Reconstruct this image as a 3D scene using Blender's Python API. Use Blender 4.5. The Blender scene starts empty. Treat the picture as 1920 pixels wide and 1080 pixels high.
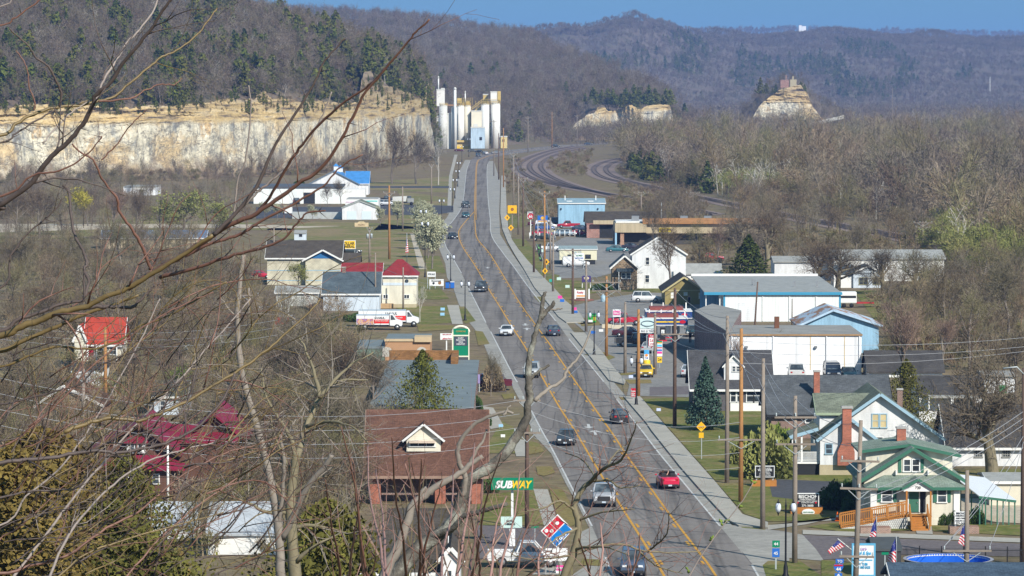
import bpy, bmesh, math, random
import numpy as np
from mathutils import Vector, Matrix, noise

R = math.radians
rng = random.Random(7)
nrg = np.random.default_rng(7)
SC = bpy.context.scene
COL = SC.collection

# ------------------------------------------------------------------ camera
FPX, CAMH, YH = 7300.0, 36.0, 150.0          # focal length in photo pixels, height over the town, horizon row
PITCH = math.atan((540 - YH) / FPX)
cam_d = bpy.data.cameras.new('camera')
cam_d.sensor_width = 36.0
cam_d.lens = 36.0 * FPX / 1920.0
cam_d.clip_start = 0.5
cam_d.clip_end = 40000
cam = bpy.data.objects.new('camera', cam_d)
COL.objects.link(cam)
cam.location = (0, 0, CAMH)
cam.rotation_euler = (R(90) - PITCH, 0, 0)
SC.camera = cam

# ------------------------------------------------------------------ sky, sun, exposure
SUN_EL, SUN_AZ = R(35), R(33)                # azimuth measured from straight behind the camera towards its right
world = bpy.data.worlds.new('World'); SC.world = world
world.use_nodes = True
wn, wl = world.node_tree.nodes, world.node_tree.links
wn.clear()
w_out = wn.new('ShaderNodeOutputWorld'); w_bg = wn.new('ShaderNodeBackground')
w_sky = wn.new('ShaderNodeTexSky'); w_sky.sky_type = 'NISHITA'; w_sky.sun_disc = False
w_sky.sun_elevation = SUN_EL
w_sky.air_density = 1.3; w_sky.dust_density = 0.0; w_sky.ozone_density = 3.0
sun_dir = Vector((math.sin(SUN_AZ) * math.cos(SUN_EL), -math.cos(SUN_AZ) * math.cos(SUN_EL), math.sin(SUN_EL)))
w_sky.sun_rotation = math.atan2(sun_dir.x, sun_dir.y)
w_tc = wn.new('ShaderNodeTexCoord'); w_add = wn.new('ShaderNodeVectorMath'); w_add.operation = 'ADD'
w_add.inputs[1].default_value = (0, 0, 0.5)   # a clear deep sky: the low band takes the bluer air found higher up
w_nrm = wn.new('ShaderNodeVectorMath'); w_nrm.operation = 'NORMALIZE'
w_hsv = wn.new('ShaderNodeHueSaturation'); w_hsv.inputs['Saturation'].default_value = 1.06; w_hsv.inputs['Hue'].default_value = 0.478
wl.new(w_tc.outputs['Generated'], w_add.inputs[0]); wl.new(w_add.outputs[0], w_nrm.inputs[0])
wl.new(w_nrm.outputs[0], w_sky.inputs['Vector']); wl.new(w_sky.outputs[0], w_hsv.inputs['Color'])
wl.new(w_hsv.outputs[0], w_bg.inputs['Color']); wl.new(w_bg.outputs[0], w_out.inputs['Surface'])
w_bg.inputs['Strength'].default_value = 0.11
sun_d = bpy.data.lights.new('sun', 'SUN'); sun_d.energy = 4.5; sun_d.angle = R(0.5); sun_d.color = (1.0, 0.94, 0.84)
sun = bpy.data.objects.new('sun', sun_d); COL.objects.link(sun)
sun.rotation_euler = sun_dir.to_track_quat('Z', 'Y').to_euler()
SC.view_settings.view_transform = 'Standard'; SC.view_settings.look = 'None'
SC.view_settings.exposure = 0.45; SC.view_settings.gamma = 1.0
SC.cycles.max_bounces = 5; SC.cycles.diffuse_bounces = 2; SC.cycles.glossy_bounces = 2
SC.cycles.transmission_bounces = 2; SC.cycles.volume_bounces = 0; SC.cycles.transparent_max_bounces = 4
SC.cycles.caustics_reflective = False; SC.cycles.caustics_refractive = False
SC.cycles.use_denoising = True

# ------------------------------------------------------------------ where a photo pixel lies in the place
FW = Vector((0, math.cos(PITCH), -math.sin(PITCH))); UP = Vector((0, math.sin(PITCH), math.cos(PITCH)))
CAM = Vector((0, 0, CAMH))
def ray(px, py): return FW + Vector(((px - 960) / FPX, 0, 0)) + UP * ((540 - py) / FPX)
def g(px, py, z=0.0):                         # the point of the level z seen at a pixel
    d = ray(px, py); t = (z - CAMH) / d.z
    return CAM + d * t
def at(px, py, Y):                            # the point at depth Y seen at a pixel
    d = ray(px, py); return CAM + d * (Y / d.y)
def depth(py): return g(960, py).y
def scl(Y): return FPX / Y                    # photo pixels per metre at depth Y
def pxof(p):
    v = Vector(p) - CAM; w = v.dot(FW)
    return 960 + FPX * v.x / w, 540 - FPX * v.dot(UP) / w
def lerp_tab(tab, x):
    if x <= tab[0][0]: return tab[0][1]
    for (a, b), (c, d) in zip(tab, tab[1:]):
        if x <= c: return b + (d - b) * (x - a) / (c - a)
    return tab[-1][1]

# ------------------------------------------------------------------ objects
def tag(o, label=None, cat=None, group=None, kind=None):
    if label: o['label'] = label
    if cat: o['category'] = cat
    if group: o['group'] = group
    if kind: o['kind'] = kind
    return o
def thing(name, label, cat, loc=(0, 0, 0), rz=0.0, group=None):
    o = bpy.data.objects.new(name, None); COL.objects.link(o)
    o.empty_display_size = 0.3
    o.location = loc; o.rotation_euler = (0, 0, rz)
    return tag(o, label, cat, group)
def copy_tree(o, parent=None):
    c = o.copy(); COL.objects.link(c)
    if parent: c.parent = parent
    for ch in list(o.children): copy_tree(ch, c)
    return c
def link(name, me, parent=None):
    o = bpy.data.objects.new(name, me); COL.objects.link(o)
    if parent: o.parent = parent
    return o

class MB:
    """collects faces and links them as one mesh"""
    def __init__(s): s.v = []; s.f = []; s.sm = []
    def add(s, vs, fs, smooth=False):
        b = len(s.v); s.v += [tuple(q) for q in vs]
        for f in fs: s.f.append([b + i for i in f]); s.sm.append(smooth)
        return s
    def box(s, x0, x1, y0, y1, z0, z1):
        return s.add([(x0,y0,z0),(x1,y0,z0),(x1,y1,z0),(x0,y1,z0),(x0,y0,z1),(x1,y0,z1),(x1,y1,z1),(x0,y1,z1)],
                     [(0,3,2,1),(4,5,6,7),(0,1,5,4),(1,2,6,5),(2,3,7,6),(3,0,4,7)])
    def poly(s, pts, up=None):                # one flat face
        return s.add(pts, [tuple(range(len(pts)))])
    def prism(s, pts, dv):                    # outline pts pushed by vector dv
        n = len(pts); q = [tuple(Vector(p) + Vector(dv)) for p in pts]
        return s.add(list(pts) + q, [tuple(range(n))[::-1], tuple(range(n, 2*n))] + [(i, (i+1) % n, n + (i+1) % n, n + i) for i in range(n)])
    def tube(s, pts, rad, n=6, cap=True, smooth=True):
        pts = [Vector(p) for p in pts]; m = len(pts)
        if not hasattr(rad, '__len__'): rad = [rad] * m
        vs = []; u = None
        for i, p in enumerate(pts):
            t = (pts[min(i+1, m-1)] - pts[max(i-1, 0)])
            if t.length < 1e-9: t = Vector((0, 0, 1))
            t.normalize()
            if u is None:
                u = t.orthogonal().normalized()
            else:
                u = (u - t * u.dot(t))
                u = u.normalized() if u.length > 1e-6 else t.orthogonal().normalized()
            w = t.cross(u)
            for k in range(n):
                a = 2 * math.pi * k / n
                vs.append(p + (u * math.cos(a) + w * math.sin(a)) * rad[i])
        fs = [(i*n+k, i*n+(k+1) % n, (i+1)*n+(k+1) % n, (i+1)*n+k) for i in range(m-1) for k in range(n)]
        if cap: fs += [tuple(range(n))[::-1], tuple(range((m-1)*n, m*n))]
        return s.add(vs, fs, smooth)
    def bar(s, a, b, w, h=None):              # square bar from a to b
        h = h or w; a = Vector(a); b = Vector(b); t = (b - a).normalized()
        u = t.cross(Vector((0, 0, 1)))
        u = u.normalized() if u.length > 1e-4 else Vector((1, 0, 0))
        v = u.cross(t); r = []
        for p in (a, b):
            for i, j in ((-1,-1),(1,-1),(1,1),(-1,1)): r.append(p + u * (i*w/2) + v * (j*h/2))
        return s.add(r, [(0,1,2,3),(7,6,5,4),(0,4,5,1),(1,5,6,2),(2,6,7,3),(3,7,4,0)])
    def cyl(s, c, r, z0, z1, n=16, r2=None, smooth=True):
        return s.tube([(c[0], c[1], z0), (c[0], c[1], z1)], [r, r if r2 is None else r2], n, True, smooth)
    def lathe(s, c, prof, n=16, smooth=True):
        return s.tube([(c[0], c[1], c[2] + z) for r, z in prof], [r for r, z in prof], n, True, smooth)
    def mesh(s, name):
        me = bpy.data.meshes.new(name); me.from_pydata(s.v, [], s.f)
        me.polygons.foreach_set('use_smooth', s.sm); me.update(); return me
    def build(s, name, mt, parent=None, bevel=0):
        me = s.mesh(name)
        if mt: me.materials.append(mt)
        if bevel:
            bm = bmesh.new(); bm.from_mesh(me)
            bmesh.ops.remove_doubles(bm, verts=bm.verts, dist=1e-5)
            bmesh.ops.bevel(bm, geom=[e for e in bm.edges if e.calc_face_angle(0) > 0.5], offset=bevel, segments=2, affect='EDGES', clamp_overlap=True)
            bm.to_mesh(me); bm.free()
        return link(name, me, parent)

def np_mesh(name, V, F, mt=None, smooth=False):   # fast mesh out of arrays, F is (n,3) or (n,4)
    me = bpy.data.meshes.new(name); n, k = F.shape
    me.vertices.add(len(V)); me.vertices.foreach_set('co', np.asarray(V, np.float32).ravel())
    me.loops.add(n*k); me.loops.foreach_set('vertex_index', F.astype(np.int32).ravel())
    me.polygons.add(n); me.polygons.foreach_set('loop_start', np.arange(0, n*k, k, dtype=np.int32))
    me.polygons.foreach_set('use_smooth', np.full(n, smooth))
    me.update(calc_edges=True)
    if mt: me.materials.append(mt)
    return me

# ------------------------------------------------------------------ materials
M = {}
class NT:
    def __init__(s, name):
        s.m = bpy.data.materials.new(name); s.m.use_nodes = True
        s.t = s.m.node_tree; s.n = s.t.nodes; s.l = s.t.links
        s.b = s.n['Principled BSDF']; s.co = None
    def node(s, ty, **kw):
        q = s.n.new(ty)
        for k, v in kw.items(): setattr(q, k, v)
        return q
    def coord(s, which='Object'):
        if s.co is None: s.co = s.node('ShaderNodeTexCoord')
        return s.co.outputs[which]
    def scaled(s, sc, src=None):
        q = s.node('ShaderNodeMapping'); q.inputs['Scale'].default_value = sc if hasattr(sc, '__len__') else (sc,)*3
        s.l.new(src or s.coord(), q.inputs['Vector']); return q.outputs[0]
    def noise(s, sc, detail=4, rough=0.6, src=None):
        q = s.node('ShaderNodeTexNoise'); q.inputs['Scale'].default_value = 1.0
        q.inputs['Detail'].default_value = detail; q.inputs['Roughness'].default_value = rough
        s.l.new(s.scaled(sc, src), q.inputs['Vector']); return q.outputs['Fac']
    def ramp(s, fac, stops, interp='LINEAR'):
        q = s.node('ShaderNodeValToRGB'); q.color_ramp.interpolation = interp
        e = q.color_ramp.elements
        while len(e) < len(stops): e.new(0.5)
        for k, (p, c) in zip(e, stops): k.position = p; k.color = (c if hasattr(c, '__len__') else (c,)*3)[:3] + (1,) if not hasattr(c, '__len__') or len(c) == 3 else c
        s.l.new(fac, q.inputs[0]); return q.outputs[0]
    def mix(s, fac, a, b, mode='MIX'):
        q = s.node('ShaderNodeMix', data_type='RGBA', blend_type=mode)
        for key, val in ((0, fac), (6, a), (7, b)):
            if hasattr(val, 'is_linked') or hasattr(val, 'links'): s.l.new(val, q.inputs[key])
            else: q.inputs[key].default_value = val if key == 0 else tuple(val)[:3] + (1,)
        return q.outputs[2]
    def math(s, op, a, b=0.0):
        q = s.node('ShaderNodeMath', operation=op)
        for i, v in ((0, a), (1, b)):
            if hasattr(v, 'links'): s.l.new(v, q.inputs[i])
            else: q.inputs[i].default_value = v
        return q.outputs[0]
    def color(s, c):
        if hasattr(c, 'links'): s.l.new(c, s.b.inputs['Base Color'])
        else: s.b.inputs['Base Color'].default_value = tuple(c)[:3] + (1,)
    def bump(s, h, strength=0.3, dist=0.02):
        q = s.node('ShaderNodeBump'); q.inputs['Strength'].default_value = strength; q.inputs['Distance'].default_value = dist
        s.l.new(h, q.inputs['Height']); s.l.new(q.outputs[0], s.b.inputs['Normal'])
    def rough(s, r, metal=0.0, spec=None):
        s.b.inputs['Roughness'].default_value = r; s.b.inputs['Metallic'].default_value = metal
        if spec is not None: s.b.inputs['Specular IOR Level'].default_value = spec

def mul(c, k): return tuple(min(1.0, x * k) for x in c)
def plain(name, c, rough=0.7, var=0.25, sc=1.3, metal=0.0, spec=0.3):
    """a surface of one colour with blotches and a little dirt"""
    if name in M: return M[name]
    t = NT(name); n1 = t.noise(sc, 5); n2 = t.noise(sc * 9, 3)
    a = t.ramp(n1, [(0.3, mul(c, 1 - var)), (0.7, mul(c, 1 + var * 0.5))])
    t.color(t.mix(0.35, a, t.ramp(n2, [(0.3, mul(c, 1 - var)), (0.7, mul(c, 1 + var * 0.6))])))
    t.rough(rough, metal, spec); M[name] = t.m; return t.m
def paint(name, c, rough=0.35):
    """vehicle paint"""
    if name in M: return M[name]
    t = NT(name); t.color(t.ramp(t.noise(2.0), [(0.35, mul(c, 0.85)), (0.65, c)])); t.rough(rough, 0.0, 0.5)
    t.b.inputs['Coat Weight'].default_value = 0.6; t.b.inputs['Coat Roughness'].default_value = 0.1
    M[name] = t.m; return t.m
def siding(name, c, pitch=0.2, vertical=False, depth_=0.4, var=0.19, rough=0.55):
    """lap boards or ribbed sheets: a saw profile along the height or the width, with streaks"""
    if name in M: return M[name]
    t = NT(name); xyz = t.node('ShaderNodeSeparateXYZ'); t.l.new(t.coord(), xyz.inputs[0])
    if vertical:
        k = t.math('ADD', xyz.outputs[0], xyz.outputs[1])
    else: k = xyz.outputs[2]
    w = t.math('FRACT', t.math('DIVIDE', k, pitch))
    n = t.noise((0.8, 0.8, 0.16), 6, 0.7)
    base = t.ramp(n, [(0.3, mul(c, 1 - var * 1.6)), (0.55, c), (0.8, mul(c, 1 + var * 0.4))])
    line = t.ramp(w, [(0.0, 0.72), (0.14, 1.0), (1.0, 0.97)])
    t.color(t.mix(1.0, base, line, 'MULTIPLY')); t.bump(w, depth_, 0.03); t.rough(rough, 0, 0.3)
    M[name] = t.m; return t.m
def shingle(name, c, c2=None, row=0.16, var=0.3):
    """asphalt shingles in courses with uneven tone"""
    if name in M: return M[name]
    t = NT(name); q = t.node('ShaderNodeTexBrick')
    c2 = c2 or mul(c, 1 - var)
    q.inputs['Color1'].default_value = tuple(c) + (1,); q.inputs['Color2'].default_value = tuple(c2) + (1,)
    q.inputs['Mortar'].default_value = mul(c, 0.55) + (1,); q.inputs['Scale'].default_value = 1.0
    q.inputs['Mortar Size'].default_value = 0.012; q.inputs['Brick Width'].default_value = 0.4; q.inputs['Row Height'].default_value = row
    mp = t.node('ShaderNodeCombineXYZ'); xyz = t.node('ShaderNodeSeparateXYZ'); t.l.new(t.coord(), xyz.inputs[0])
    t.l.new(t.math('ADD', xyz.outputs[0], t.math('MULTIPLY', xyz.outputs[2], 0.001)), mp.inputs[0])
    t.l.new(t.math('ADD', xyz.outputs[1], t.math('MULTIPLY', xyz.outputs[2], 1.7)), mp.inputs[1])
    t.l.new(mp.outputs[0], q.inputs['Vector'])
    n = t.noise(0.7, 5); n2 = t.noise(6.0, 3)
    col = t.mix(1.0, q.outputs[0], t.ramp(n, [(0.3, 0.72), (0.7, 1.15)]), 'MULTIPLY')
    col = t.mix(1.0, col, t.ramp(n2, [(0.3, 0.75), (0.7, 1.2)]), 'MULTIPLY')
    t.color(col); t.rough(0.9, 0, 0.15); M[name] = t.m; return t.m
def bricks(name, c, mortar=(0.45, 0.42, 0.38), bw=0.22, rh=0.075, var=0.35):
    if name in M: return M[name]
    t = NT(name); q = t.node('ShaderNodeTexBrick')
    q.inputs['Color1'].default_value = tuple(c) + (1,); q.inputs['Color2'].default_value = mul(c, 1 - var) + (1,)
    q.inputs['Mortar'].default_value = tuple(mortar) + (1,); q.inputs['Scale'].default_value = 1.0
    q.inputs['Mortar Size'].default_value = rh * 0.12; q.inputs['Brick Width'].default_value = bw; q.inputs['Row Height'].default_value = rh
    mp = t.node('ShaderNodeCombineXYZ'); xyz = t.node('ShaderNodeSeparateXYZ'); t.l.new(t.coord(), xyz.inputs[0])
    t.l.new(t.math('ADD', xyz.outputs[0], xyz.outputs[1]), mp.inputs[0]); t.l.new(xyz.outputs[2], mp.inputs[1])
    t.l.new(mp.outputs[0], q.inputs['Vector'])
    t.color(t.mix(1.0, q.outputs[0], t.ramp(t.noise(0.9, 5), [(0.3, 0.7), (0.7, 1.1)]), 'MULTIPLY'))
    t.rough(0.85, 0, 0.2); M[name] = t.m; return t.m
def glass(name='window_glass', c=(0.035, 0.045, 0.055), rough=0.06):
    if name in M: return M[name]
    t = NT(name); t.color(t.ramp(t.noise(1.1, 2), [(0.4, mul(c, 0.6)), (0.65, mul(c, 2.2))])); t.rough(rough, 0, 0.6); M[name] = t.m; return t.m
# ================================================================== ground, roads, hills
def ground_mat(name, stops, sc=0.05, sc2=0.6, rough=0.95, k2=(0.7, 1.25)):
    if name in M: return M[name]
    t = NT(name); n = t.noise(sc, 6, 0.65); n2 = t.noise(sc2, 5, 0.7)
    col = t.mix(1.0, t.ramp(n, stops), t.ramp(n2, [(0.3, k2[0]), (0.7, k2[1])]), 'MULTIPLY')
    t.color(col); t.rough(rough, 0, 0.1); t.bump(n2, 0.4, 0.1); M[name] = t.m; return t.m
m_soil = ground_mat('leaf_litter', [(0.3, (0.13, 0.10, 0.065)), (0.45, (0.20, 0.155, 0.10)), (0.55, (0.18, 0.15, 0.08)), (0.64, (0.21, 0.16, 0.105)), (0.75, (0.24, 0.19, 0.125))], 0.045, 0.5, 0.95, (0.6, 1.3))
m_wood = ground_mat('wood_floor', [(0.3, (0.12, 0.09, 0.07)), (0.5, (0.18, 0.14, 0.105)), (0.62, (0.14, 0.125, 0.075)), (0.75, (0.24, 0.185, 0.135))], 0.03)
m_lawn = ground_mat('lawn_green', [(0.32, (0.24, 0.19, 0.085)), (0.44, (0.20, 0.175, 0.07)), (0.53, (0.125, 0.145, 0.035)), (0.6, (0.18, 0.17, 0.06)), (0.72, (0.25, 0.20, 0.09))], 0.16, 1.6, 0.95, (0.6, 1.3))
m_dry = ground_mat('dry_grass', [(0.3, (0.25, 0.19, 0.085)), (0.5, (0.21, 0.17, 0.065)), (0.72, (0.15, 0.16, 0.045))], 0.10, 2.2)
m_field = ground_mat('field_grass', [(0.3, (0.27, 0.20, 0.12)), (0.46, (0.24, 0.19, 0.10)), (0.55, (0.16, 0.165, 0.055)), (0.62, (0.25, 0.20, 0.11)), (0.72, (0.29, 0.22, 0.135))], 0.05, 0.8)
m_gravel = ground_mat('pale_gravel', [(0.3, (0.40, 0.34, 0.26)), (0.7, (0.52, 0.46, 0.36))], 0.2, 3.0)
m_ballast = ground_mat('track_ballast', [(0.3, (0.19, 0.145, 0.125)), (0.7, (0.27, 0.215, 0.19))], 0.06, 1.0)
m_conc = ground_mat('concrete', [(0.3, (0.28, 0.27, 0.245)), (0.7, (0.37, 0.355, 0.32))], 0.15, 1.0, 0.85, (0.75, 1.12))
m_walk = ground_mat('pavement_concrete', [(0.3, (0.33, 0.315, 0.275)), (0.7, (0.42, 0.40, 0.35))], 0.2, 1.8, 0.85, (0.88, 1.08))
m_asph = ground_mat('asphalt', [(0.3, (0.135, 0.133, 0.137)), (0.7, (0.165, 0.162, 0.165))], 0.08, 2.5, 0.8, (0.85, 1.12))
m_dark = ground_mat('dark_asphalt', [(0.3, (0.065, 0.068, 0.078)), (0.7, (0.095, 0.097, 0.105))], 0.1, 2.0, 0.85)
m_brown_asph = ground_mat('brown_asphalt', [(0.3, (0.135, 0.118, 0.122)), (0.7, (0.17, 0.15, 0.15))], 0.1, 2.0, 0.85)
m_lot = ground_mat('lot_asphalt', [(0.3, (0.20, 0.195, 0.185)), (0.7, (0.28, 0.27, 0.255))], 0.08, 1.2, 0.85)
m_yel = plain('road_yellow', (0.58, 0.30, 0.035), 0.7, 0.25, 0.9)
m_white_line = plain('road_white', (0.55, 0.55, 0.53), 0.7, 0.3, 0.9)

# the flat valley floor, rising under the camera to the wooded bluff it looks from
def floor_z(x, y):
    t = np.clip((y + 10) / 135.0, 0, 1)
    return 33.5 * (1 - t * t * (3 - 2 * t)) * (1 + 0.0 * x)
ys = np.concatenate([np.linspace(-160, 160, 65), np.geomspace(172, 15000, 70)])
us = np.linspace(-1, 1, 61)
X = us[None, :] * (ys[:, None].clip(0) * 0.30 + 160); Y = np.repeat(ys[:, None], 61, 1)
V = np.stack([X, Y, floor_z(X, Y) - 0.02], -1).reshape(-1, 3)
i = np.arange(len(ys) - 1)[:, None] * 61 + np.arange(60)[None, :]
F = np.stack([i, i + 1, i + 62, i + 61], -1).reshape(-1, 4)
tag(link('ground', np_mesh('ground', V, F, m_soil, True)), 'brown and olive valley floor under the whole town', 'ground', kind='structure')

def spline(pts, step=3.0):
    pts = [Vector(p) for p in pts]; out = []
    for i in range(len(pts) - 1):
        a, b = pts[i], pts[i+1]; p0 = pts[i-1] if i else a * 2 - b; p3 = pts[i+2] if i + 2 < len(pts) else b * 2 - a
        n = max(1, int((b - a).length / step))
        for k in range(n):
            t = k / n
            out.append(0.5 * ((2*a) + (b - p0)*t + (2*p0 - 5*a + 4*b - p3)*t*t + (3*a - p0 - 3*b + p3)*t*t*t))
    out.append(pts[-1]); return out
def strip(mb, line, w, z, off=0.0):
    n = len(line); vs = []
    for i, p in enumerate(line):
        t = line[min(i+1, n-1)] - line[max(i-1, 0)]; t.z = 0; t.normalize(); s = Vector((t.y, -t.x, 0))
        vs += [p + s*(off - w/2) + Vector((0, 0, z - p.z)), p + s*(off + w/2) + Vector((0, 0, z - p.z))]
    return mb.add(vs, [(2*i, 2*i+1, 2*i+3, 2*i+2) for i in range(n-1)])
def sheet(name, polys, z, mt, label, cat='ground', kind='structure', z0=None):
    """level patches given by the photo pixels of their corners; with z0 a slab with sides"""
    mb = MB()
    for p in polys:
        w = [g(x, y) for x, y in p]
        w = [Vector((q.x, q.y, z)) for q in w]
        ar = sum(w[i].x * w[(i+1) % len(w)].y - w[(i+1) % len(w)].x * w[i].y for i in range(len(w)))
        if ar < 0: w = w[::-1]
        if z0 is None: mb.poly(w)
        else: mb.prism([(q.x, q.y, z0) for q in w], (0, 0, z - z0))
    return tag(mb.build(name, mt), label, cat, kind=kind)

ROAD_L = [(1205,1190),(1150,1080),(1110,987),(1077,924),(1035,842),(1017,810),(996,770),(970,717),(920,622),(911,605),(879,541),(865,512),(845,477),(836,462),(831,442),(835,430),(850,413),(865,390),(870,365),(875,320),(881,303),(892,293),(910,288),(960,281),(1000,277),(1060,272),(1140,267)]
ROAD_R = [(1490,1190),(1422,1080),(1410,1060),(1350,987),(1239,854),(1205,810),(1156,749),(1132,716),(1067,636),(1042,602),(992,540),(960,496),(945,477),(922,442),(919,410),(915,370),(913,325),(914,308),(922,298),(940,292),(980,286),(1020,281),(1070,275.5),(1140,270)]
def gl(tab, step=4.0): return spline([g(x, y) for x, y in tab], step)
LL, RR = gl(ROAD_L), gl(ROAD_R)
mb = MB(); n = 400
def resample(line, n):
    L = [0.0]
    for a, b in zip(line, line[1:]): L.append(L[-1] + (b - a).length)
    out = []; j = 0
    for k in range(n):
        d = L[-1] * k / (n - 1)
        while j < len(line) - 2 and L[j+1] < d: j += 1
        t = (d - L[j]) / max(1e-6, L[j+1] - L[j]); out.append(line[j].lerp(line[j+1], t))
    return out
def between(A, B, z, mb):                     # a ribbon between two edges, split by depth
    A = resample(A, n); B = resample(B, n)
    return mb.add([Vector((p.x, p.y, z)) for q in zip(A, B) for p in q], [(2*i, 2*i+1, 2*i+3, 2*i+2) for i in range(n-1)])
t = NT('highway_asphalt')                     # worn surface: blotches, long tyre tracks, cross cracks
nz = t.noise(0.08, 5); nf = t.noise(2.2, 4); ns = t.noise((0.9, 0.012, 1), 3); nc = t.noise((0.03, 0.45, 1), 4)
col = t.ramp(nz, [(0.3, (0.166, 0.15, 0.139)), (0.7, (0.215, 0.196, 0.181))])
col = t.mix(1.0, col, t.ramp(nf, [(0.3, 0.88), (0.7, 1.1)]), 'MULTIPLY')
col = t.mix(1.0, col, t.ramp(ns, [(0.34, 0.66), (0.50, 1.02), (0.7, 1.16)]), 'MULTIPLY')
col = t.mix(1.0, col, t.ramp(nc, [(0.33, 0.74), (0.44, 1.02)]), 'MULTIPLY')
vo = t.node('ShaderNodeTexVoronoi'); vo.feature = 'DISTANCE_TO_EDGE'; t.l.new(t.scaled((0.16, 0.05, 1)), vo.inputs['Vector']); vo.inputs['Scale'].default_value = 1.0
col = t.mix(t.ramp(vo.outputs['Distance'], [(0.004, 0.55), (0.012, 0.0)]), col, (0.05, 0.048, 0.05))       # sealed cracks
t.color(col); t.rough(0.9, 0, 0.12); t.bump(nf, 0.2, 0.02)
tag(between(LL, RR, 0.02, mb).build('road', t.m), 'grey three lane highway running from the lower edge to the far silos', 'road', kind='structure')

# concrete beside the road: gutter, driveways and pavements
sheet('pavement_apron', [
    [(1190,1190),(1040,1190),(1070,1080),(1100,1060),(1085,1000),(1105,990),(1085,950),(1060,905),(1033,850),(1000,815),(985,770),(955,715),(925,690),(905,640),(890,617),(880,605),(860,570),(850,540),(838,520),(835,495),(825,470),(815,450),(818,430),(838,408),(850,385),(854,360),(862,320),(872,300),(890,300),(880,320),(875,390),(845,440),(880,512),(920,605),(975,700),(1030,800),(1085,905),(1120,980),(1160,1080),(1205,1190)]],
    0.012, m_conc, 'pale concrete gutter and driveways along the west edge of the highway', 'pavement')
sheet('pavement_gutter', [
    [(1360,1000),(1239,856),(1205,812),(1152,748),(1132,720),(1067,640),(1040,604),(990,542),(958,498),(940,470),(919,440),(915,400),(912,330),(912,302),(926,302),(938,340),(936,400),(938,440),(962,478),(992,520),(1035,572),(1082,630),(1128,690),(1178,748),(1228,812),(1280,876),(1385,1000),(1480,1040),(1480,1190),(1440,1190),(1410,1080)]],
    0.012, m_conc, 'pale concrete gutter along the east edge of the highway', 'pavement')
sheet('pavement', [
    [(1222,810),(1242,835),(1275,877),(1310,917),(1365,977),(1385,988),(1440,992),(1440,982),(1392,967),(1342,907),(1256,810),(1200,745),(1169,745),(1212,795)],
    [(1070,625),(1100,662),(1142,715),(1170,722),(1173,716),(1150,690),(1128,660),(1096,625)],
    [(1002,540),(1025,567),(1047,595),(1062,606),(1098,605),(1085,585),(1060,565),(1038,540),(1010,512),(990,490),(972,468),(960,450),(953,430),(950,400),(948,330),(940,330),(938,400),(942,430),(952,455),(965,478),(982,505)]],
    0.15, m_walk, 'raised pale pavement along the east kerb of the highway', 'pavement', z0=0.0)
sheet('pavement_path', [
    [(1000,917),(1027,918),(1049,990),(1021,990)], [(958,820),(985,826),(988,856),(968,856)],
    [(868,608),(860,572),(838,572),(848,608)], [(895,760),(925,765),(945,800),(920,805)],
    [(838,400),(846,400),(848,330),(858,290),(852,290),(842,330)], [(990,1078),(1060,1078),(1052,1050),(1030,1048)],
    [(1505,1002),(1920,1018),(1920,1010),(1505,994)], [(1712,976),(1745,976),(1749,1002),(1719,1001)],
    [(1440,985),(1575,975),(1580,968),(1510,984),(1440,994)]],
    0.03, m_walk, 'narrow concrete footpath beside the verges', 'pavement')
sheet('lawn', [
    [(1205,748),(1300,745),(1395,748),(1470,780),(1500,860),(1480,898),(1340,900),(1262,812)],
    [(1345,907),(1440,906),(1452,930),(1560,936),(1600,960),(1560,976),(1440,978),(1396,964)],
    [(1365,975),(1432,990),(1436,994),(1392,990)],
    [(1455,892),(1590,890),(1660,870),(1790,880),(1920,880),(1920,892),(1780,900),(1640,905),(1455,900)],
    [(1512,988),(1580,978),(1720,978),(1715,994),(1600,1000)], [(1740,978),(1920,985),(1920,1005),(1750,996)],
    [(1430,1060),(1440,1052),(1500,1052),(1540,1080),(1540,1160),(1460,1160)], [(1540,1050),(1600,1056),(1600,1120),(1540,1120)],
    [(960,448),(985,448),(1010,480),(1030,500),(1010,508),(985,485)], [(1020,520),(1110,530),(1140,545),(1060,560),(1040,545)],
    [(1000,556),(1080,560),(1072,566),(1010,566)], [(950,396),(985,396),(985,425),(955,428)], [(984,505),(1050,516),(1045,522),(1010,520)],
    [(1130,530),(1300,545),(1300,552),(1130,545)], [(1600,545),(1780,540),(1800,600),(1640,600)],
    [(740,575),(838,574),(848,605),(782,610)], [(895,930),(1000,918),(1021,985),(895,985)],
    [(780,520),(812,525),(842,560),(818,562),(785,560)], [(795,480),(824,480),(836,512),(800,512)],
    [(855,575),(872,575),(892,602),(872,607)], [(940,790),(962,800),(985,850),(905,850)]],
    0.022, m_lawn, 'patchy green spring lawn between drives and houses', 'lawn')
sheet('verge', [
    [(984,826),(1010,831),(1021,847),(985,854)], [(1005,875),(1035,875),(1041,887),(1020,893),(1008,890)],
    [(1030,917),(1055,918),(1089,980),(1063,990),(1049,985)], [(1093,1048),(1125,1050),(1130,1062),(1085,1060)],
    [(890,620),(905,622),(918,645),(897,648)], [(782,608),(850,610),(852,618),(785,622)], [(940,740),(963,738),(968,746),(945,749)],
    [(1085,595),(1120,600),(1128,610),(1090,612)], [(1095,665),(1130,660),(1154,670),(1140,676)], [(1160,700),(1195,698),(1180,704),(1164,704)],
    [(1042,560),(1072,556),(1080,568),(1052,572)], [(1075,600),(1105,600),(1112,607),(1086,608)], [(1170,712),(1220,712),(1222,719),(1180,720)], [(1160,745),(1200,745),(1196,750),(1165,750)]],
    0.034, m_dry, 'islands of dry grass between the driveways', 'verge')
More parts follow.
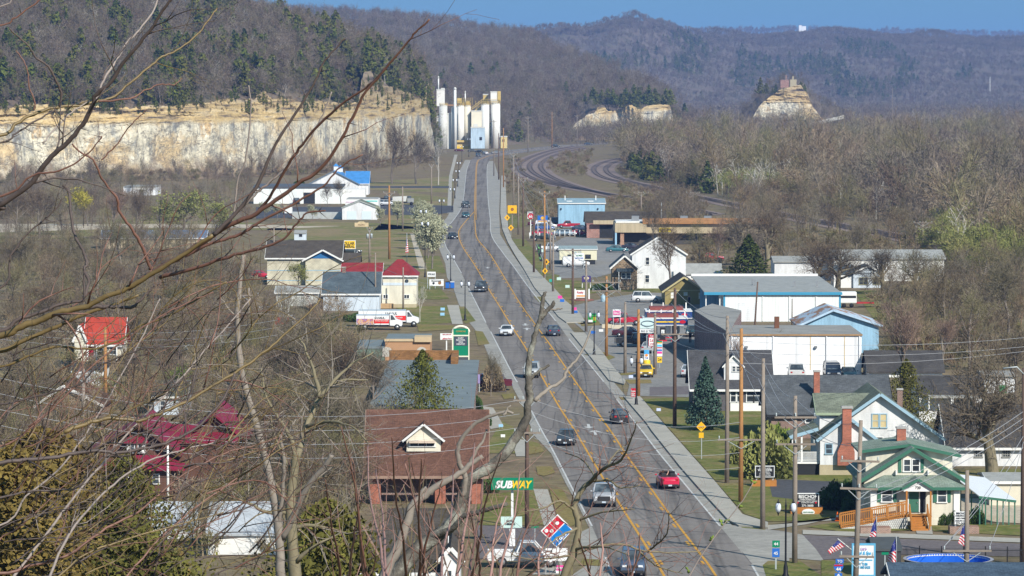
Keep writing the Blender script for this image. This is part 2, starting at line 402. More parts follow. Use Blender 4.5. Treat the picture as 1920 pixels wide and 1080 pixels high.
sheet('field', [[(500,430),(560,415),(700,418),(775,425),(790,470),(815,540),(700,500),(560,470)],
    [(690,342),(850,330),(850,362),(690,356)], [(745,358),(850,372),(846,395),(760,392)], [(730,405),(800,400),(790,428),(700,432)],
    [(200,410),(480,418),(560,432),(200,430)], [(0,430),(220,420),(220,440),(0,455)]],
    0.024, m_field, 'open field of thin tan and green grass below the bluff', 'field')
sheet('dirt_path', [[(769,438),(776,438),(800,505),(786,505)], [(0,420),(480,421),(560,424),(640,424),(560,428),(300,427),(0,436)]],
    0.04, m_gravel, 'bare tan dirt path across the field', 'path')
sheet('side_road', [[(690,349),(842,349),(842,353),(690,352.5)], [(690,382),(850,386),(850,398),(800,404),(690,402)],
                    [(480,388),(700,388),(690,404),(480,410)]],
    0.036, m_dark, 'dark asphalt drive in front of the blue roofed hall', 'road')
sheet('side_street', [[(1375,985),(1470,996),(1500,1003),(1920,1020),(2050,1024),(2050,1046),(1690,1040),(1540,1050),(1470,1044),(1400,1060)]],
    0.014, m_brown_asph, 'brownish side street joining the highway beside the bungalow', 'road')
sheet('junction_concrete', [[(1352,985),(1385,986),(1470,997),(1505,1003),(1530,1030),(1545,1052),(1470,1046),(1425,1056),(1412,1060)]], 0.018, m_conc, 'pale concrete corner where the side street meets the highway', 'pavement')
sheet('parking_lot', [
    [(1048,580),(1130,560),(1230,545),(1360,560),(1360,720),(1300,745),(1175,742),(1180,722),(1150,690),(1096,622)],
    [(1010,470),(1060,444),(1140,448),(1200,470),(1190,500),(1120,520),(1045,522)]],
    0.016, m_lot, 'worn grey parking lot of the filling station and the shops', 'parking lot')
sheet('drive', [[(1440,898),(1600,905),(1640,930),(1560,944),(1448,932)]], 0.026, m_dark, 'dark drive behind the signs of the bungalow', 'road')
sheet('drive_brown', [[(895,985),(1060,992),(1050,1050),(900,1048)], [(900,700),(945,702),(950,735),(905,735)], [(1218,726),(1300,724),(1330,738),(1218,742)]],
    0.026, m_brown_asph, 'brown asphalt forecourt beside the pole signs', 'road')
sheet('gravel_yard', [[(1800,935),(1920,935),(1920,982),(1800,976)]], 0.028, m_gravel, 'pale gravel yard under the carport', 'ground')

# painted markings
YL = [(1297,1190),(1245,1080),(1210,1022),(1152,930),(1135,904),(1079,810),(1042,752),(987,655),(960,613),(937,575),(915,540),(890,497),(867,462),(860,440),(865,425),(890,396)]
YR = [(1400,1190),(1342,1080),(1302,1025),(1252,960),(1210,902),(1177,857),(1146,810),(1082,720),(1035,652),(1012,620),(977,572),(955,536),(919,477),(895,447),(891,421),(890,396),(891,345),(894,305),(904,297),(930,289),(980,282.5),(1060,274),(1140,268.5)]
mb = MB(); yl, yr = gl(YL, 3), gl(YR, 3)
strip(mb, yl, 0.20, 0.03); strip(mb, yr, 0.20, 0.03)
def dashes(line, off, w, on, gap, mbx):
    L = 0.0; seg = []; 
    for a, b in zip(line, line[1:]):
        m_ = max(1, int((b - a).length / 0.5))
        for k in range(m_):
            p = a.lerp(b, k / m_); L += (b - a).length / m_
            if L % (on + gap) < on: seg.append(p)
            else:
                if len(seg) > 2: strip(mbx, seg, w, 0.03, off)
                seg = []
dashes([p for p in yl if p.y < 1000], 0.33, 0.22, 3.0, 9.2, mb); dashes([p for p in yr if p.y < 1000], -0.33, 0.22, 3.0, 9.2, mb)
far = [p for p in yr if p.y > 1000]; strip(mb, far, 0.2, 0.03, 0.35)
tag(mb.build('road_marking', m_yel), 'yellow lines round the centre turning lane of the highway', 'road marking', kind='structure')
mb = MB()
for tab in ([(1205,1190),(1150,1080),(1135,1045)], [(1110,987),(1077,924),(1035,842),(1017,810),(996,770)], [(970,717),(960,700),(920,622)], [(911,605),(879,541)],
            [(865,512),(845,477),(836,462),(831,442),(835,430),(850,413),(865,390),(870,365),(875,320),(881,303)],
            [(1430,1095),(1410,1060)], [(1350,987),(1239,854),(1205,810),(1156,749)], [(1132,716),(1067,636)], [(1042,602),(992,540),(960,496),(945,477),(922,442),(919,410),(915,370),(913,325),(914,308)]):
    strip(mb, gl(tab, 4), 0.16, 0.03, 0.0)
for px, py in ((1104,800),(1116,811),(985,609),(988,617),(914,502)):   # turn arrows in the centre lane
    p = g(px, py); a = [(0,-1.9),(0.12,-1.9),(0.12,0.2),(0.5,0.2),(0,1.6),(-0.5,0.2),(-0.12,0.2),(-0.12,-1.9)]
    sgn = 1 if py in (811, 617, 502) else -1
    mb.poly([(p.x + x*1.3*sgn, p.y + y*1.5*sgn, 0.031) for x, y in a])
tag(mb.build('road_marking', m_white_line), 'white edge lines and turn arrows on the highway', 'road marking', kind='structure')
# tar lines across and dark tracks in the driveway aprons
# ------------------------------------------------------------------ railway
RAIL = [[(1075,275),(1040,281),(1008,290),(985,300),(974,309),(976,320),(995,333),(1030,344),(1080,354),(1150,366),(1240,382),(1340,402)],
        [(1090,276),(1050,283),(1020,292),(1000,302),(993,312),(1000,324),(1025,337),(1065,349),(1130,363),(1230,383),(1330,404)],
        [(1100,278),(1060,285),(1034,294),(1018,304),(1014,314),(1025,327),(1055,342),(1100,356),(1170,372),(1260,392)],
        [(1180,296),(1150,300),(1128,306),(1114,315),(1118,326),(1140,336),(1180,345),(1240,357),(1340,378),(1500,412),(1700,450),(1800,470)],
        [(1200,298),(1165,301),(1145,308),(1136,317),(1144,328),(1170,338),(1220,350),(1340,376),(1500,408),(1700,445)]]
m_rail = plain('rail_steel', (0.11, 0.085, 0.08), 0.5, 0.3)
mbb = MB()
for k, tab in enumerate(RAIL):
    strip(mbb, gl(tab, 6), 7.0 if k != 3 else 8.0, 0.05 + 0.012 * k)
tag(mbb.build('railway_bed', m_ballast), 'curved brown ballast bed of the railway', 'railway bed', kind='structure')
labs = ['outermost curved track, next to the highway', 'middle track of the three curving past the highway', 'innermost of the three tracks curving past the highway', 'outer track of the second curve, beside the woods', 'inner track of the second curve, beside the woods']
for tab, lab in zip(RAIL, labs):
    r = tag(thing('railway_track', 'dark steel ' + lab, 'railway track', g(*tab[5]), group='railway tracks curving through the valley'))
    r.location = (0, 0, 0)
    ln = gl(tab, 5)
    for off in (-0.75, 0.75):
        mb = MB()
        pts = []
        for i, p in enumerate(ln):
            tt = (ln[min(i+1, len(ln)-1)] - ln[max(i-1, 0)]).normalized(); s = Vector((tt.y, -tt.x, 0))
            pts.append(p + s * off + Vector((0, 0, 0.22)))
        mb.tube(pts, 0.09, 4, smooth=False); mb.build('rail', m_rail, r)
    mb = MB(); strip(mb, ln, 2.5, 0.14); mb.build('sleepers', plain('tarred_timber', (0.15, 0.115, 0.10), 0.9), r)

# ------------------------------------------------------------------ hills, each a fan of columns between a foot and a ridge line
class Hill:
    def __init__(s, pxs, foot, ridge, dfoot, dridge, shape=0.8, amp=2.0, seed=0, ztop=None):
        """foot(px) height z, ridge(px) photo row, depths at foot and ridge as functions of px"""
        s.pxs, s.foot, s.ridge, s.df, s.dr, s.shape, s.amp, s.seed = pxs, foot, ridge, dfoot, dridge, shape, amp, seed
    def point(s, px, t):
        d0, d1 = s.df(px), s.dr(px); z0 = s.foot(px); z1 = at(px, s.ridge(px), d1).z
        if t <= 1: d = d0 + (d1 - d0) * t; z = z0 + (z1 - z0) * t ** s.shape
        else: d = d1 + (d1 - d0) * (t - 1); z = z1 - (z1 + 5) * (t - 1) ** 1.6
        x = (px - 960) / FPX * d
        if 0 < t: z += s.amp * min(1, t * 3) * noise.noise(Vector((x * 0.013, d * 0.013, s.seed)))
        return Vector((x, d, z))
    def mesh(s, name, mt, label, nt=26):
        V = []; k = nt
        for px in s.pxs:
            for j in range(k): V.append(s.point(px, 1.7 * j / (k - 1)))
            V[-1].z = -3
        n = len(s.pxs); i = np.arange(n-1)[:, None] * k + np.arange(k-1)[None, :]
        F = np.stack([i, i + k, i + k + 1, i + 1], -1).reshape(-1, 4)
        return tag(link(name, np_mesh(name, np.array([tuple(v) for v in V]), F, mt, True)), label, 'hill', kind='structure')

CB = [(-160,350),(-60,347),(100,343),(250,339),(400,334),(520,328),(640,320),(720,313),(780,305),(824,298)]   # foot of the bluff
CT = [(-160,208),(0,207),(100,202),(150,198),(200,204),(330,202),(420,190),(470,186),(478,180),(494,177),(502,187),(560,190),(640,196),(672,190),(676,140),(690,134),(703,140),(718,158),(745,172),(790,190),(794,180),(797,158),(801,160),(803,196),(808,235),(816,270),(824,292)]
CR = [(-160,-120),(0,-85),(200,-55),(400,-28),(515,0),(570,18),(640,42),(700,68),(740,85),(770,98),(792,130),(803,190),(812,250),(824,292)]
c_d = lambda px: depth(lerp_tab(CB, px))
c_z = lambda px: at(px, lerp_tab(CT, px), c_d(px) + 3).z
hill_w = lambda px: lerp_tab([(-160,330),(400,300),(640,230),(740,150),(800,60),(824,20)], px)
CRs = lambda px: min(lerp_tab(CR, px) + lerp_tab([(-160,42),(500,40),(640,30),(760,22),(800,4),(824,0)], px), lerp_tab(CT, px) - 2)
cols = list(range(-160, 826, 6))
HB = Hill(cols, lambda px: c_z(px) - 0.6, CRs, lambda px: c_d(px) + 5, lambda px: c_d(px) + 5 + hill_w(px), 0.85, 2.2, 1.0)
HB.mesh('hill', m_wood, 'wooded hill above the pale bluff')
R2 = [(470,10),(500,12),(530,10),(640,14),(700,18),(780,25),(850,30),(900,42),(960,52),(1000,60),(1060,88),(1110,110),(1160,128),(1220,152),(1262,186),(1300,205)]
D2 = [(470,3700),(900,3600),(1000,3300),(1100,3000),(1262,2650),(1300,2600)]
foot2 = [(470,2350),(800,2080),(950,2150),(1080,2330),(1300,2480)]
H2 = Hill(list(range(470, 1304, 8)), lambda px: lerp_tab([(470,0),(1070,0),(1088,8),(1102,14),(1125,17),(1150,15),(1180,17),(1210,16),(1238,19),(1252,18),(1262,4),(1300,0)], px), lambda px: lerp_tab(R2, px) + 17, lambda px: lerp_tab(foot2, px) + 6, lambda px: lerp_tab(D2, px), 0.9, 6.0, 5.0)
H2.mesh('hill', m_wood, 'long wooded hill behind the silos')
R3 = [(850,70),(880,62),(950,52),(1000,47),(1060,40),(1100,41),(1140,29),(1180,25),(1200,26),(1240,36),(1290,46),(1330,54),(1400,60),(1440,62),(1480,56),(1540,50),(1600,50),(1650,58),(1690,62),(1720,57),(1750,57),(1790,64),(1840,62),(1880,62),(1920,66),(2060,64)]
D3 = [(850,5200),(1180,5400),(1330,5800),(1540,6000),(2060,6000)]
H3 = Hill(list(range(850, 2062, 8)), lambda px: 0.0, lambda px: lerp_tab(R3, px) + 12, lambda px: lerp_tab([(850,4300),(1180,4300),(2060,4600)], px), lambda px: lerp_tab(D3, px), 0.95, 10.0, 9.0)
H3.mesh('hill', m_wood, 'rounded blue hills beyond the river woods')
R4 = [(1240,62),(1330,54),(1400,54),(1500,53),(1600,57),(1650,57),(1700,56),(1780,60),(1850,60),(1920,63),(2060,64)]
H4 = Hill(list(range(1240, 2062, 12)), lambda px: 0.0, lambda px: lerp_tab(R4, px) + 9, lambda px: 9000, lambda px: 11500, 0.95, 6.0, 13.0)
H4.mesh('hill', m_wood, 'farthest blue ridge on the horizon')
RR_ = [(1385,212),(1410,192),(1425,172),(1450,160),(1470,150),(1490,148),(1508,156),(1520,175),(1535,190),(1560,206),(1600,222)]
HR = Hill(list(range(1385, 1602, 5)), lambda px: lerp_tab([(1385,4),(1410,11),(1432,14),(1445,16),(1510,16),(1524,11),(1570,3),(1600,0)], px), lambda px: lerp_tab(RR_, px), lambda px: 2575, lambda px: 2680, 0.8, 1.5, 17.0)
HR.mesh('hill', m_wood, 'small knoll above the pale ruin bluff')

# ------------------------------------------------------------------ pale sandstone bluffs
def sandstone(name, z_line, top):
    t = NT(name); xyz = t.node('ShaderNodeSeparateXYZ'); t.l.new(t.coord(), xyz.inputs[0]); z = xyz.outputs[2]
    big = t.noise((0.05, 0.05, 0.06), 8, 0.68); med = t.noise((0.11, 0.11, 0.07), 7, 0.7); streak = t.noise((0.4, 0.4, 0.045), 6, 0.7); layers = t.noise((0.04, 0.04, 0.55), 7, 0.68)
    fine = t.noise(0.8, 5, 0.75)
    low = t.ramp(med, [(0.36, (0.22, 0.22, 0.21)), (0.43, (0.40, 0.39, 0.34)), (0.49, (0.68, 0.62, 0.47)), (0.57, (0.78, 0.72, 0.57)), (0.66, (0.58, 0.40, 0.20))])
    low = t.mix(t.ramp(big, [(0.50, 0.0), (0.60, 0.75)]), low, (0.62, 0.44, 0.21))
    low = t.mix(1.0, low, t.ramp(streak, [(0.32, 0.72), (0.5, 1.0), (0.7, 1.08)]), 'MULTIPLY')
    up = t.ramp(layers, [(0.37, (0.10, 0.08, 0.06)), (0.42, (0.34, 0.26, 0.16)), (0.49, (0.58, 0.42, 0.19)), (0.56, (0.64, 0.50, 0.28)), (0.63, (0.42, 0.34, 0.23)), (0.70, (0.20, 0.165, 0.12))])
    ku = t.node('ShaderNodeMapRange'); ku.inputs[1].default_value = z_line + 5.0; ku.inputs[2].default_value = z_line + 16.0; t.l.new(t.math('ADD', z, t.math('MULTIPLY', t.math('SUBTRACT', med, 0.5), 14.0)), ku.inputs[0]); up = t.mix(ku.outputs[0], up, t.ramp(layers, [(0.42, (0.12, 0.095, 0.075)), (0.52, (0.30, 0.235, 0.165)), (0.6, (0.40, 0.32, 0.22))]))
    zz = t.math('ADD', z, t.math('MULTIPLY', t.math('SUBTRACT', big, 0.5), 7.0))
    cr = t.math('ABSOLUTE', t.math('SUBTRACT', t.noise((0.10, 0.10, 0.30), 5, 0.6), 0.5)); cr2 = t.math('ABSOLUTE', t.math('SUBTRACT', t.noise((0.13, 0.13, 0.05), 4, 0.6), 0.47))
    low = t.mix(t.ramp(cr, [(0.006, 0.75), (0.02, 0.0)]), low, (0.20, 0.18, 0.15)); low = t.mix(t.ramp(cr2, [(0.005, 0.7), (0.016, 0.0)]), low, (0.20, 0.18, 0.15))
    k = t.node('ShaderNodeMapRange'); k.inputs[1].default_value = z_line - 1.2; k.inputs[2].default_value = z_line + 0.6
    t.l.new(zz, k.inputs[0])
    col = t.mix(k.outputs[0], low, up)
    kb = t.node('ShaderNodeMapRange'); kb.inputs[1].default_value = 1.5; kb.inputs[2].default_value = 8.5
    t.l.new(t.math('ADD', z, t.math('MULTIPLY', t.math('SUBTRACT', med, 0.5), 26.0)), kb.inputs[0])
    col = t.mix(kb.outputs[0], (0.25, 0.19, 0.13), col)       # scree and brush soil at the foot
    col = t.mix(1.0, col, t.ramp(fine, [(0.3, 0.68), (0.7, 1.15)]), 'MULTIPLY')
    t.color(col); t.rough(0.95, 0, 0.1); t.bump(fine, 0.7, 0.7); return t.m
def fbm(x, y, z, n=4):
    a, f, r = 1.0, 1.0, 0.0
    for _ in range(n): r += a * noise.noise(Vector((x * f, y * f, z * f))); a *= 0.55; f *= 2.1
    return r
def bluff(name, pxs, dfun, zfun, mt, label, line, foot_z=0.0, over=None, nv=60, seed=3.0, talus=7.0, rag=1.6):
    V = []; nu = len(pxs)
    for px in pxs:
        d0 = dfun(px); x0 = (px - 960) / FPX * d0; s = x0 * 0.9 + d0 * 0.45; zt = zfun(px) + 0.6 + rag * fbm(s * 0.09, 1.7, seed)
        tal = talus * (0.7 + 1.5 * max(0, noise.noise(Vector((s * 0.03, 9.1, seed))) + .3)); th = 8.5 + 8 * noise.noise(Vector((s * 0.035, 4.4, seed)))
        for j in range(nv):
            v = j / (nv - 1); z = foot_z + (zt - foot_z) * v
            h = z - foot_z
            off = -tal * max(0, 1 - h / th) ** 1.5                                     # talus fans
            off -= 3.4 * fbm(s * 0.022, z * 0.03, seed, 2)                              # buttresses and alcoves
            off -= 2.4 * fbm(s * 0.07, z * 0.08, seed + 4, 5) + 1.0 * max(0, noise.noise(Vector((s * 0.045, z * 0.16, seed + 9))))
            ln = line + 2.5 * noise.noise(Vector((s * 0.02, 5.5, seed)))
            if z > ln:                                                                  # ledges, each layer stepping back or out
                lay = math.floor((z - ln) / 0.95 + 0.5 * noise.noise(Vector((s * 0.05, 2.2, seed))))
                off -= 2.6 * noise.noise(Vector((s * 0.05, lay * 7.7, seed + 2))) + 0.8 * noise.noise(Vector((s * 0.22, lay * 3.1, seed + 6))) + 0.3
                off += (z - ln) * 0.16
            if over and over[0] < px < over[1] and ln - 14 < z < ln + 0.4:
                off += 9.0 * math.sin(math.pi * (px - over[0]) / (over[1] - over[0])) ** 0.35 * min(1, (ln + 0.4 - z) / 0.6) * max(0, 1 - (ln - z) / 11)
            V.append((x0 + off * 0.25, d0 + off, z))
    i = np.arange(nu-1)[:, None] * nv + np.arange(nv-1)[None, :]
    F = np.stack([i, i + nv, i + nv + 1, i + 1], -1).reshape(-1, 4)
    CLIFF_V.append((line, V)); return tag(link(name, np_mesh(name, np.array(V), F, mt)), label, 'cliff', kind='structure')
CLIFF_V = []
bluff('cliff', np.arange(-160, 824, 2.0), c_d, c_z, sandstone('bluff_sandstone', 20.5, 30), 'long pale sandstone bluff with layered yellow ledges', 20.5, over=(560, 690))
bluff('cliff', np.arange(1056, 1266, 2.0), lambda px: lerp_tab(foot2, px) + 2, lambda px: lerp_tab([(1056,2),(1070,7),(1088,12),(1102,15),(1125,19),(1150,17),(1180,19),(1210,19),(1238,23),(1252,22),(1258,17),(1266,8)], px), sandstone('far_sandstone', 17.0, 22), 'low pale bluff among bare trees beyond the railway curve', 15.0, seed=36.5, talus=12, rag=2.6)
bluff('cliff', np.arange(1412, 1572, 2.0), lambda px: 2572, lambda px: lerp_tab([(1412,12),(1424,19),(1440,24),(1470,30),(1500,32),(1512,27),(1524,18),(1540,11),(1572,4)], px), sandstone('ruin_sandstone', 21.0, 30), 'stepped yellow bluff carrying the stone ruin', 21.0, seed=53.0, talus=5)
# ================================================================== trees
def tree_mat(name, cols, rough=0.9, spread=0.35):
    """bark or foliage: tone varies between trees and along each of them"""
    if name in M: return M[name]
    t = NT(name); oi = t.node('ShaderNodeObjectInfo'); n = len(cols)
    base = t.ramp(oi.outputs['Random'], [(i / max(1, n - 1), c) for i, c in enumerate(cols)])
    nz = t.noise(0.9, 4)
    t.color(t.mix(1.0, base, t.ramp(nz, [(0.3, 1 - spread), (0.7, 1 + spread)]), 'MULTIPLY')); t.rough(rough, 0, 0.15)
    M[name] = t.m; return t.m
m_twig = tree_mat('grey_twigs', [(0.10, 0.08, 0.055), (0.15, 0.12, 0.085), (0.125, 0.09, 0.06), (0.13, 0.115, 0.065), (0.17, 0.14, 0.105)])
m_twig_far = tree_mat('far_twigs', [(0.10, 0.075, 0.055), (0.20, 0.16, 0.12), (0.145, 0.10, 0.07), (0.14, 0.125, 0.07), (0.225, 0.19, 0.15), (0.165, 0.13, 0.095), (0.125, 0.105, 0.06)])
m_twig_tan = tree_mat('tan_twigs', [(0.215, 0.155, 0.09), (0.25, 0.195, 0.125), (0.155, 0.145, 0.06), (0.195, 0.13, 0.08), (0.28, 0.23, 0.17), (0.185, 0.17, 0.07), (0.135, 0.10, 0.06)])
m_bark = tree_mat('grey_bark', [(0.15, 0.125, 0.10), (0.21, 0.18, 0.145), (0.175, 0.15, 0.13)])
m_pale = tree_mat('pale_bark', [(0.50, 0.47, 0.41), (0.42, 0.39, 0.34), (0.56, 0.53, 0.47)])
m_cedar = tree_mat('cedar_needles', [(0.055, 0.072, 0.014), (0.095, 0.115, 0.018), (0.10, 0.095, 0.022), (0.12, 0.13, 0.02), (0.07, 0.092, 0.018)], 0.9, 0.5)
m_brown_cedar = tree_mat('rust_cedar_needles', [(0.14, 0.10, 0.03), (0.17, 0.125, 0.035)], 0.9, 0.5)
m_olive_cedar = tree_mat('olive_cedar_needles', [(0.10, 0.105, 0.024), (0.13, 0.12, 0.03)], 0.9, 0.5)
m_spruce = tree_mat('blue_spruce_needles', [(0.055, 0.10, 0.075), (0.06, 0.105, 0.08)], 0.9, 0.4)
m_bud = tree_mat('spring_buds', [(0.23, 0.24, 0.07), (0.20, 0.21, 0.065), (0.26, 0.24, 0.09)])
m_green = tree_mat('fresh_leaves', [(0.17, 0.22, 0.045), (0.14, 0.20, 0.04)])
m_yellow = tree_mat('yellow_catkins', [(0.36, 0.31, 0.05), (0.33, 0.29, 0.06)])
m_bloss = tree_mat('white_blossom', [(0.36, 0.37, 0.23), (0.42, 0.42, 0.28)], 0.9, 0.25)

def perp(v):
    a = np.cross(v, [0.0, 0.0, 1.0]); L = np.linalg.norm(a)
    return a / L if L > 1e-5 else np.array([1.0, 0, 0])
class Skel:
    """segments (p0, p1, r0, r1, level) of a branching plant"""
    def __init__(s, seed): s.r = np.random.default_rng(seed); s.seg = []; s.tips = []
    def grow(s, p, d, L, r, level, maxl, kids, up=0.15, wob=0.25, spread=0.9, shrink=0.62, nseg=3):
        rg = s.r; d = d / np.linalg.norm(d); pts = [p]; rad = [r]
        for i in range(nseg):
            d = d + rg.normal(0, wob, 3) * (0.5 if level == 0 else 1) + np.array([0, 0, up])
            d /= np.linalg.norm(d); q = pts[-1] + d * L / nseg; pts.append(q); rad.append(r * (1 - 0.75 * (i + 1) / nseg) if level else r * (1 - 0.6 * (i + 1) / nseg))
            s.seg.append((pts[-2], q, rad[-2], rad[-1], level))
        if level >= maxl: s.tips.append(pts[-1]); return
        k = kids[level]
        for j in range(k):
            t = (0.35 if level == 0 else 0.2) + (0.65 if level == 0 else 0.8) * (j + rg.random()) / k
            i = min(nseg - 1, int(t * nseg)); f = t * nseg - i
            b = pts[i] + (pts[i+1] - pts[i]) * f; dd = pts[i+1] - pts[i]; dd = dd / np.linalg.norm(dd)
            a = rg.random() * 6.283; u = perp(dd); w = np.cross(dd, u)
            nd = dd * math.cos(spread) + (u * math.cos(a) + w * math.sin(a)) * math.sin(spread) * rg.uniform(0.7, 1.2)
            s.grow(b, nd, L * shrink * rg.uniform(0.75, 1.2) * (1.15 - 0.45 * t if level == 0 else 1), max(rad[i] * 0.55, r * 0.2), level + 1, maxl, kids, up, wob, spread, shrink, max(2, nseg - 1) if level < 1 else 2)
def ribbons(A, B, ra, rb, seed=0):
    """one flat quad per segment, turned at random"""
    rg = np.random.default_rng(seed); d = B - A; q = rg.normal(size=d.shape); w = np.cross(d, q); w /= np.linalg.norm(w, axis=1, keepdims=True) + 1e-9
    V = np.stack([A - w * ra[:, None], A + w * ra[:, None], B + w * rb[:, None], B - w * rb[:, None]], 1).reshape(-1, 3)
    return V, np.arange(len(V)).reshape(-1, 4)
def tubes(A, B, ra, rb, n=5):
    d = B - A; L = np.linalg.norm(d, axis=1, keepdims=True); t = d / (L + 1e-9)
    u = np.cross(t, np.array([0.3, 0.9, 0.1])); u /= np.linalg.norm(u, axis=1, keepdims=True) + 1e-9; w = np.cross(t, u)
    ang = np.arange(n) * 2 * np.pi / n; ring = u[:, None] * np.cos(ang)[None, :, None] + w[:, None] * np.sin(ang)[None, :, None]
    V = np.concatenate([A[:, None] + ring * ra[:, None, None], B[:, None] + ring * rb[:, None, None]], 1).reshape(-1, 3)
    k = np.arange(n); f = np.stack([k, (k + 1) % n, n + (k + 1) % n, n + k], -1)
    return V, (np.arange(len(A))[:, None, None] * 2 * n + f[None]).reshape(-1, 4)
def join(parts):
    Vs, Fs, b = [], [], 0
    for V, F in parts: Vs.append(V); Fs.append(F + b); b += len(V)
    return np.concatenate(Vs), np.concatenate(Fs)
def arrays(seg):
    return (np.array([q[0] for q in seg]), np.array([q[1] for q in seg]), np.array([q[2] for q in seg]), np.array([q[3] for q in seg]))
def leaf_quads(P, size, seed, flat=0.0):
    rg = np.random.default_rng(seed); n = len(P); u = rg.normal(size=(n, 3)); u[:, 2] *= (1 - flat); u /= np.linalg.norm(u, axis=1, keepdims=True)
    w = np.cross(u, rg.normal(size=(n, 3))); w /= np.linalg.norm(w, axis=1, keepdims=True) + 1e-9
    s = (np.asarray(size) * rg.uniform(0.6, 1.3, n))[:, None]
    V = np.stack([P - u * s - w * s * 0.5, P + u * s * 0.3 - w * s * 0.8, P + u * s + w * s * 0.4, P - u * s * 0.4 + w * s * 0.8], 1).reshape(-1, 3)
    return V, np.arange(len(V)).reshape(-1, 4)
def bare_parts(seed, h, kids, maxl, rt=None, spread=0.8, up=0.12, wob=0.18, trunk=0.5, wmin=0.012, wscale=1.0, shrink=0.62, tube_levels=1, lean=0.05):
    s = Skel(seed); rt = rt or h * 0.018; rg = s.r
    s.grow(np.zeros(3), np.array([rg.normal(0, lean), rg.normal(0, lean), 1.0]), h * trunk, rt, 0, maxl, kids, up, wob, spread, shrink, 4)
    a = [q for q in s.seg if q[4] <= tube_levels]; b = [q for q in s.seg if q[4] > tube_levels]
    A, B, ra, rb = arrays(b); ra = np.maximum(ra * wscale, wmin); rb = np.maximum(rb * wscale, wmin * 0.6)
    return tubes(*arrays(a)), ribbons(A, B, ra, rb, seed), s
def conifer_arrays(seed, h, r, n, size, skirt=0.04, power=1.0, ragged=0.25, flat=0.3):
    rg = np.random.default_rng(seed); z = rg.random(n) ** 1.25; a = rg.random(n) * 6.283
    lump = 1 + ragged * np.sin(a * 3 + z * 17 + seed) * rg.uniform(0.3, 1, n) + rg.normal(0, ragged * 0.4, n)
    rad = r * (1 - z) ** power * lump * rg.random(n) ** 0.32
    rad *= np.clip(z * 9 + 0.35, 0, 1)
    P = np.stack([np.cos(a) * rad, np.sin(a) * rad, skirt * h + z * h * (1 - skirt)], -1)
    return leaf_quads(P, size, seed, flat)

# ---- sources for the far woods (kept outside the scene, instanced only in stuff)
def far_bare(seed, h, mt, wide=0.05, kids=(9, 5, 4), spread=0.75):
    tb, rb, s = bare_parts(seed, h, kids, 3, h * 0.014, spread, 0.10, 0.2, 0.55, wide, 1.0, 0.6, 0, 0.08)
    V, F = join([tb, rb]); return bpy.data.objects.new('bare_tree', np_mesh('bare_tree', V, F, mt))
def far_cedar(seed, h, mt, n=320):
    V, F = conifer_arrays(seed, h, h * rng.uniform(0.24, 0.40), n, h * 0.055, 0.02, rng.uniform(.5, .8), 0.55)
    return bpy.data.objects.new('cedar', np_mesh('cedar', V, F, mt))
def pool(name, objs):
    c = bpy.data.collections.new(name)
    for k, o in enumerate(objs): o.name = '%s_%02d' % (name, k); c.objects.link(o)
    return c
P_bare = pool('wood_bare', [far_bare(100 + k, (11, 13, 12, 10)[k % 4], m_twig_far, 0.042, (9, 5, 4), (.65, .8, .7, .95)[k % 4]) for k in range(8)])
P_tan = pool('wood_tan', [far_bare(120 + k, (10, 14, 12, 9, 15, 11, 13)[k], m_twig_tan, 0.034, (9, 6, 5), (.6, .85, .7, 1.0, .55, .9, .75)[k]) for k in range(7)])
P_pale = pool('wood_pale', [far_bare(140 + k, 13.0, m_pale, 0.035, (6, 3, 2), 0.6) for k in range(4)])
P_cedar = pool('wood_cedar', [far_cedar(160 + k, (9, 7, 10, 8, 6, 9, 11, 7)[k], m_cedar) for k in range(8)])
P_dist = pool('wood_distant', [far_bare(180 + k, 14.0, m_twig_far, 0.13, (7, 4, 3), 0.8) for k in range(4)])
P_bud = pool('wood_budding', [far_bare(190 + k, 11.0, m_bud, 0.06) for k in range(3)])
def far_shrub(seed, mt, wide=0.03):
    parts = []
    for q in range(4):
        tb, rb, s = bare_parts(seed + q, 3.0, (6, 4, 3), 3, 0.03, 0.7, 0.05, 0.25, 0.5, wide, 1, 0.65, 0, 0.5)
        for V, F in (tb, rb): parts.append((V + np.array([rng.uniform(-1, 1), rng.uniform(-1, 1), 0]), F))
    V, F = join(parts); return bpy.data.objects.new('shrub', np_mesh('shrub', V, F, mt))
P_thin = pool('wood_thin', [far_bare(220 + k, 12.0, (m_twig_far, m_twig, m_twig_tan)[k % 3], 0.022, (9, 6, 6)) for k in range(6)])
P_shrub = pool('wood_shrub', [far_shrub(200 + 5*k, m_twig_tan) for k in range(4)])

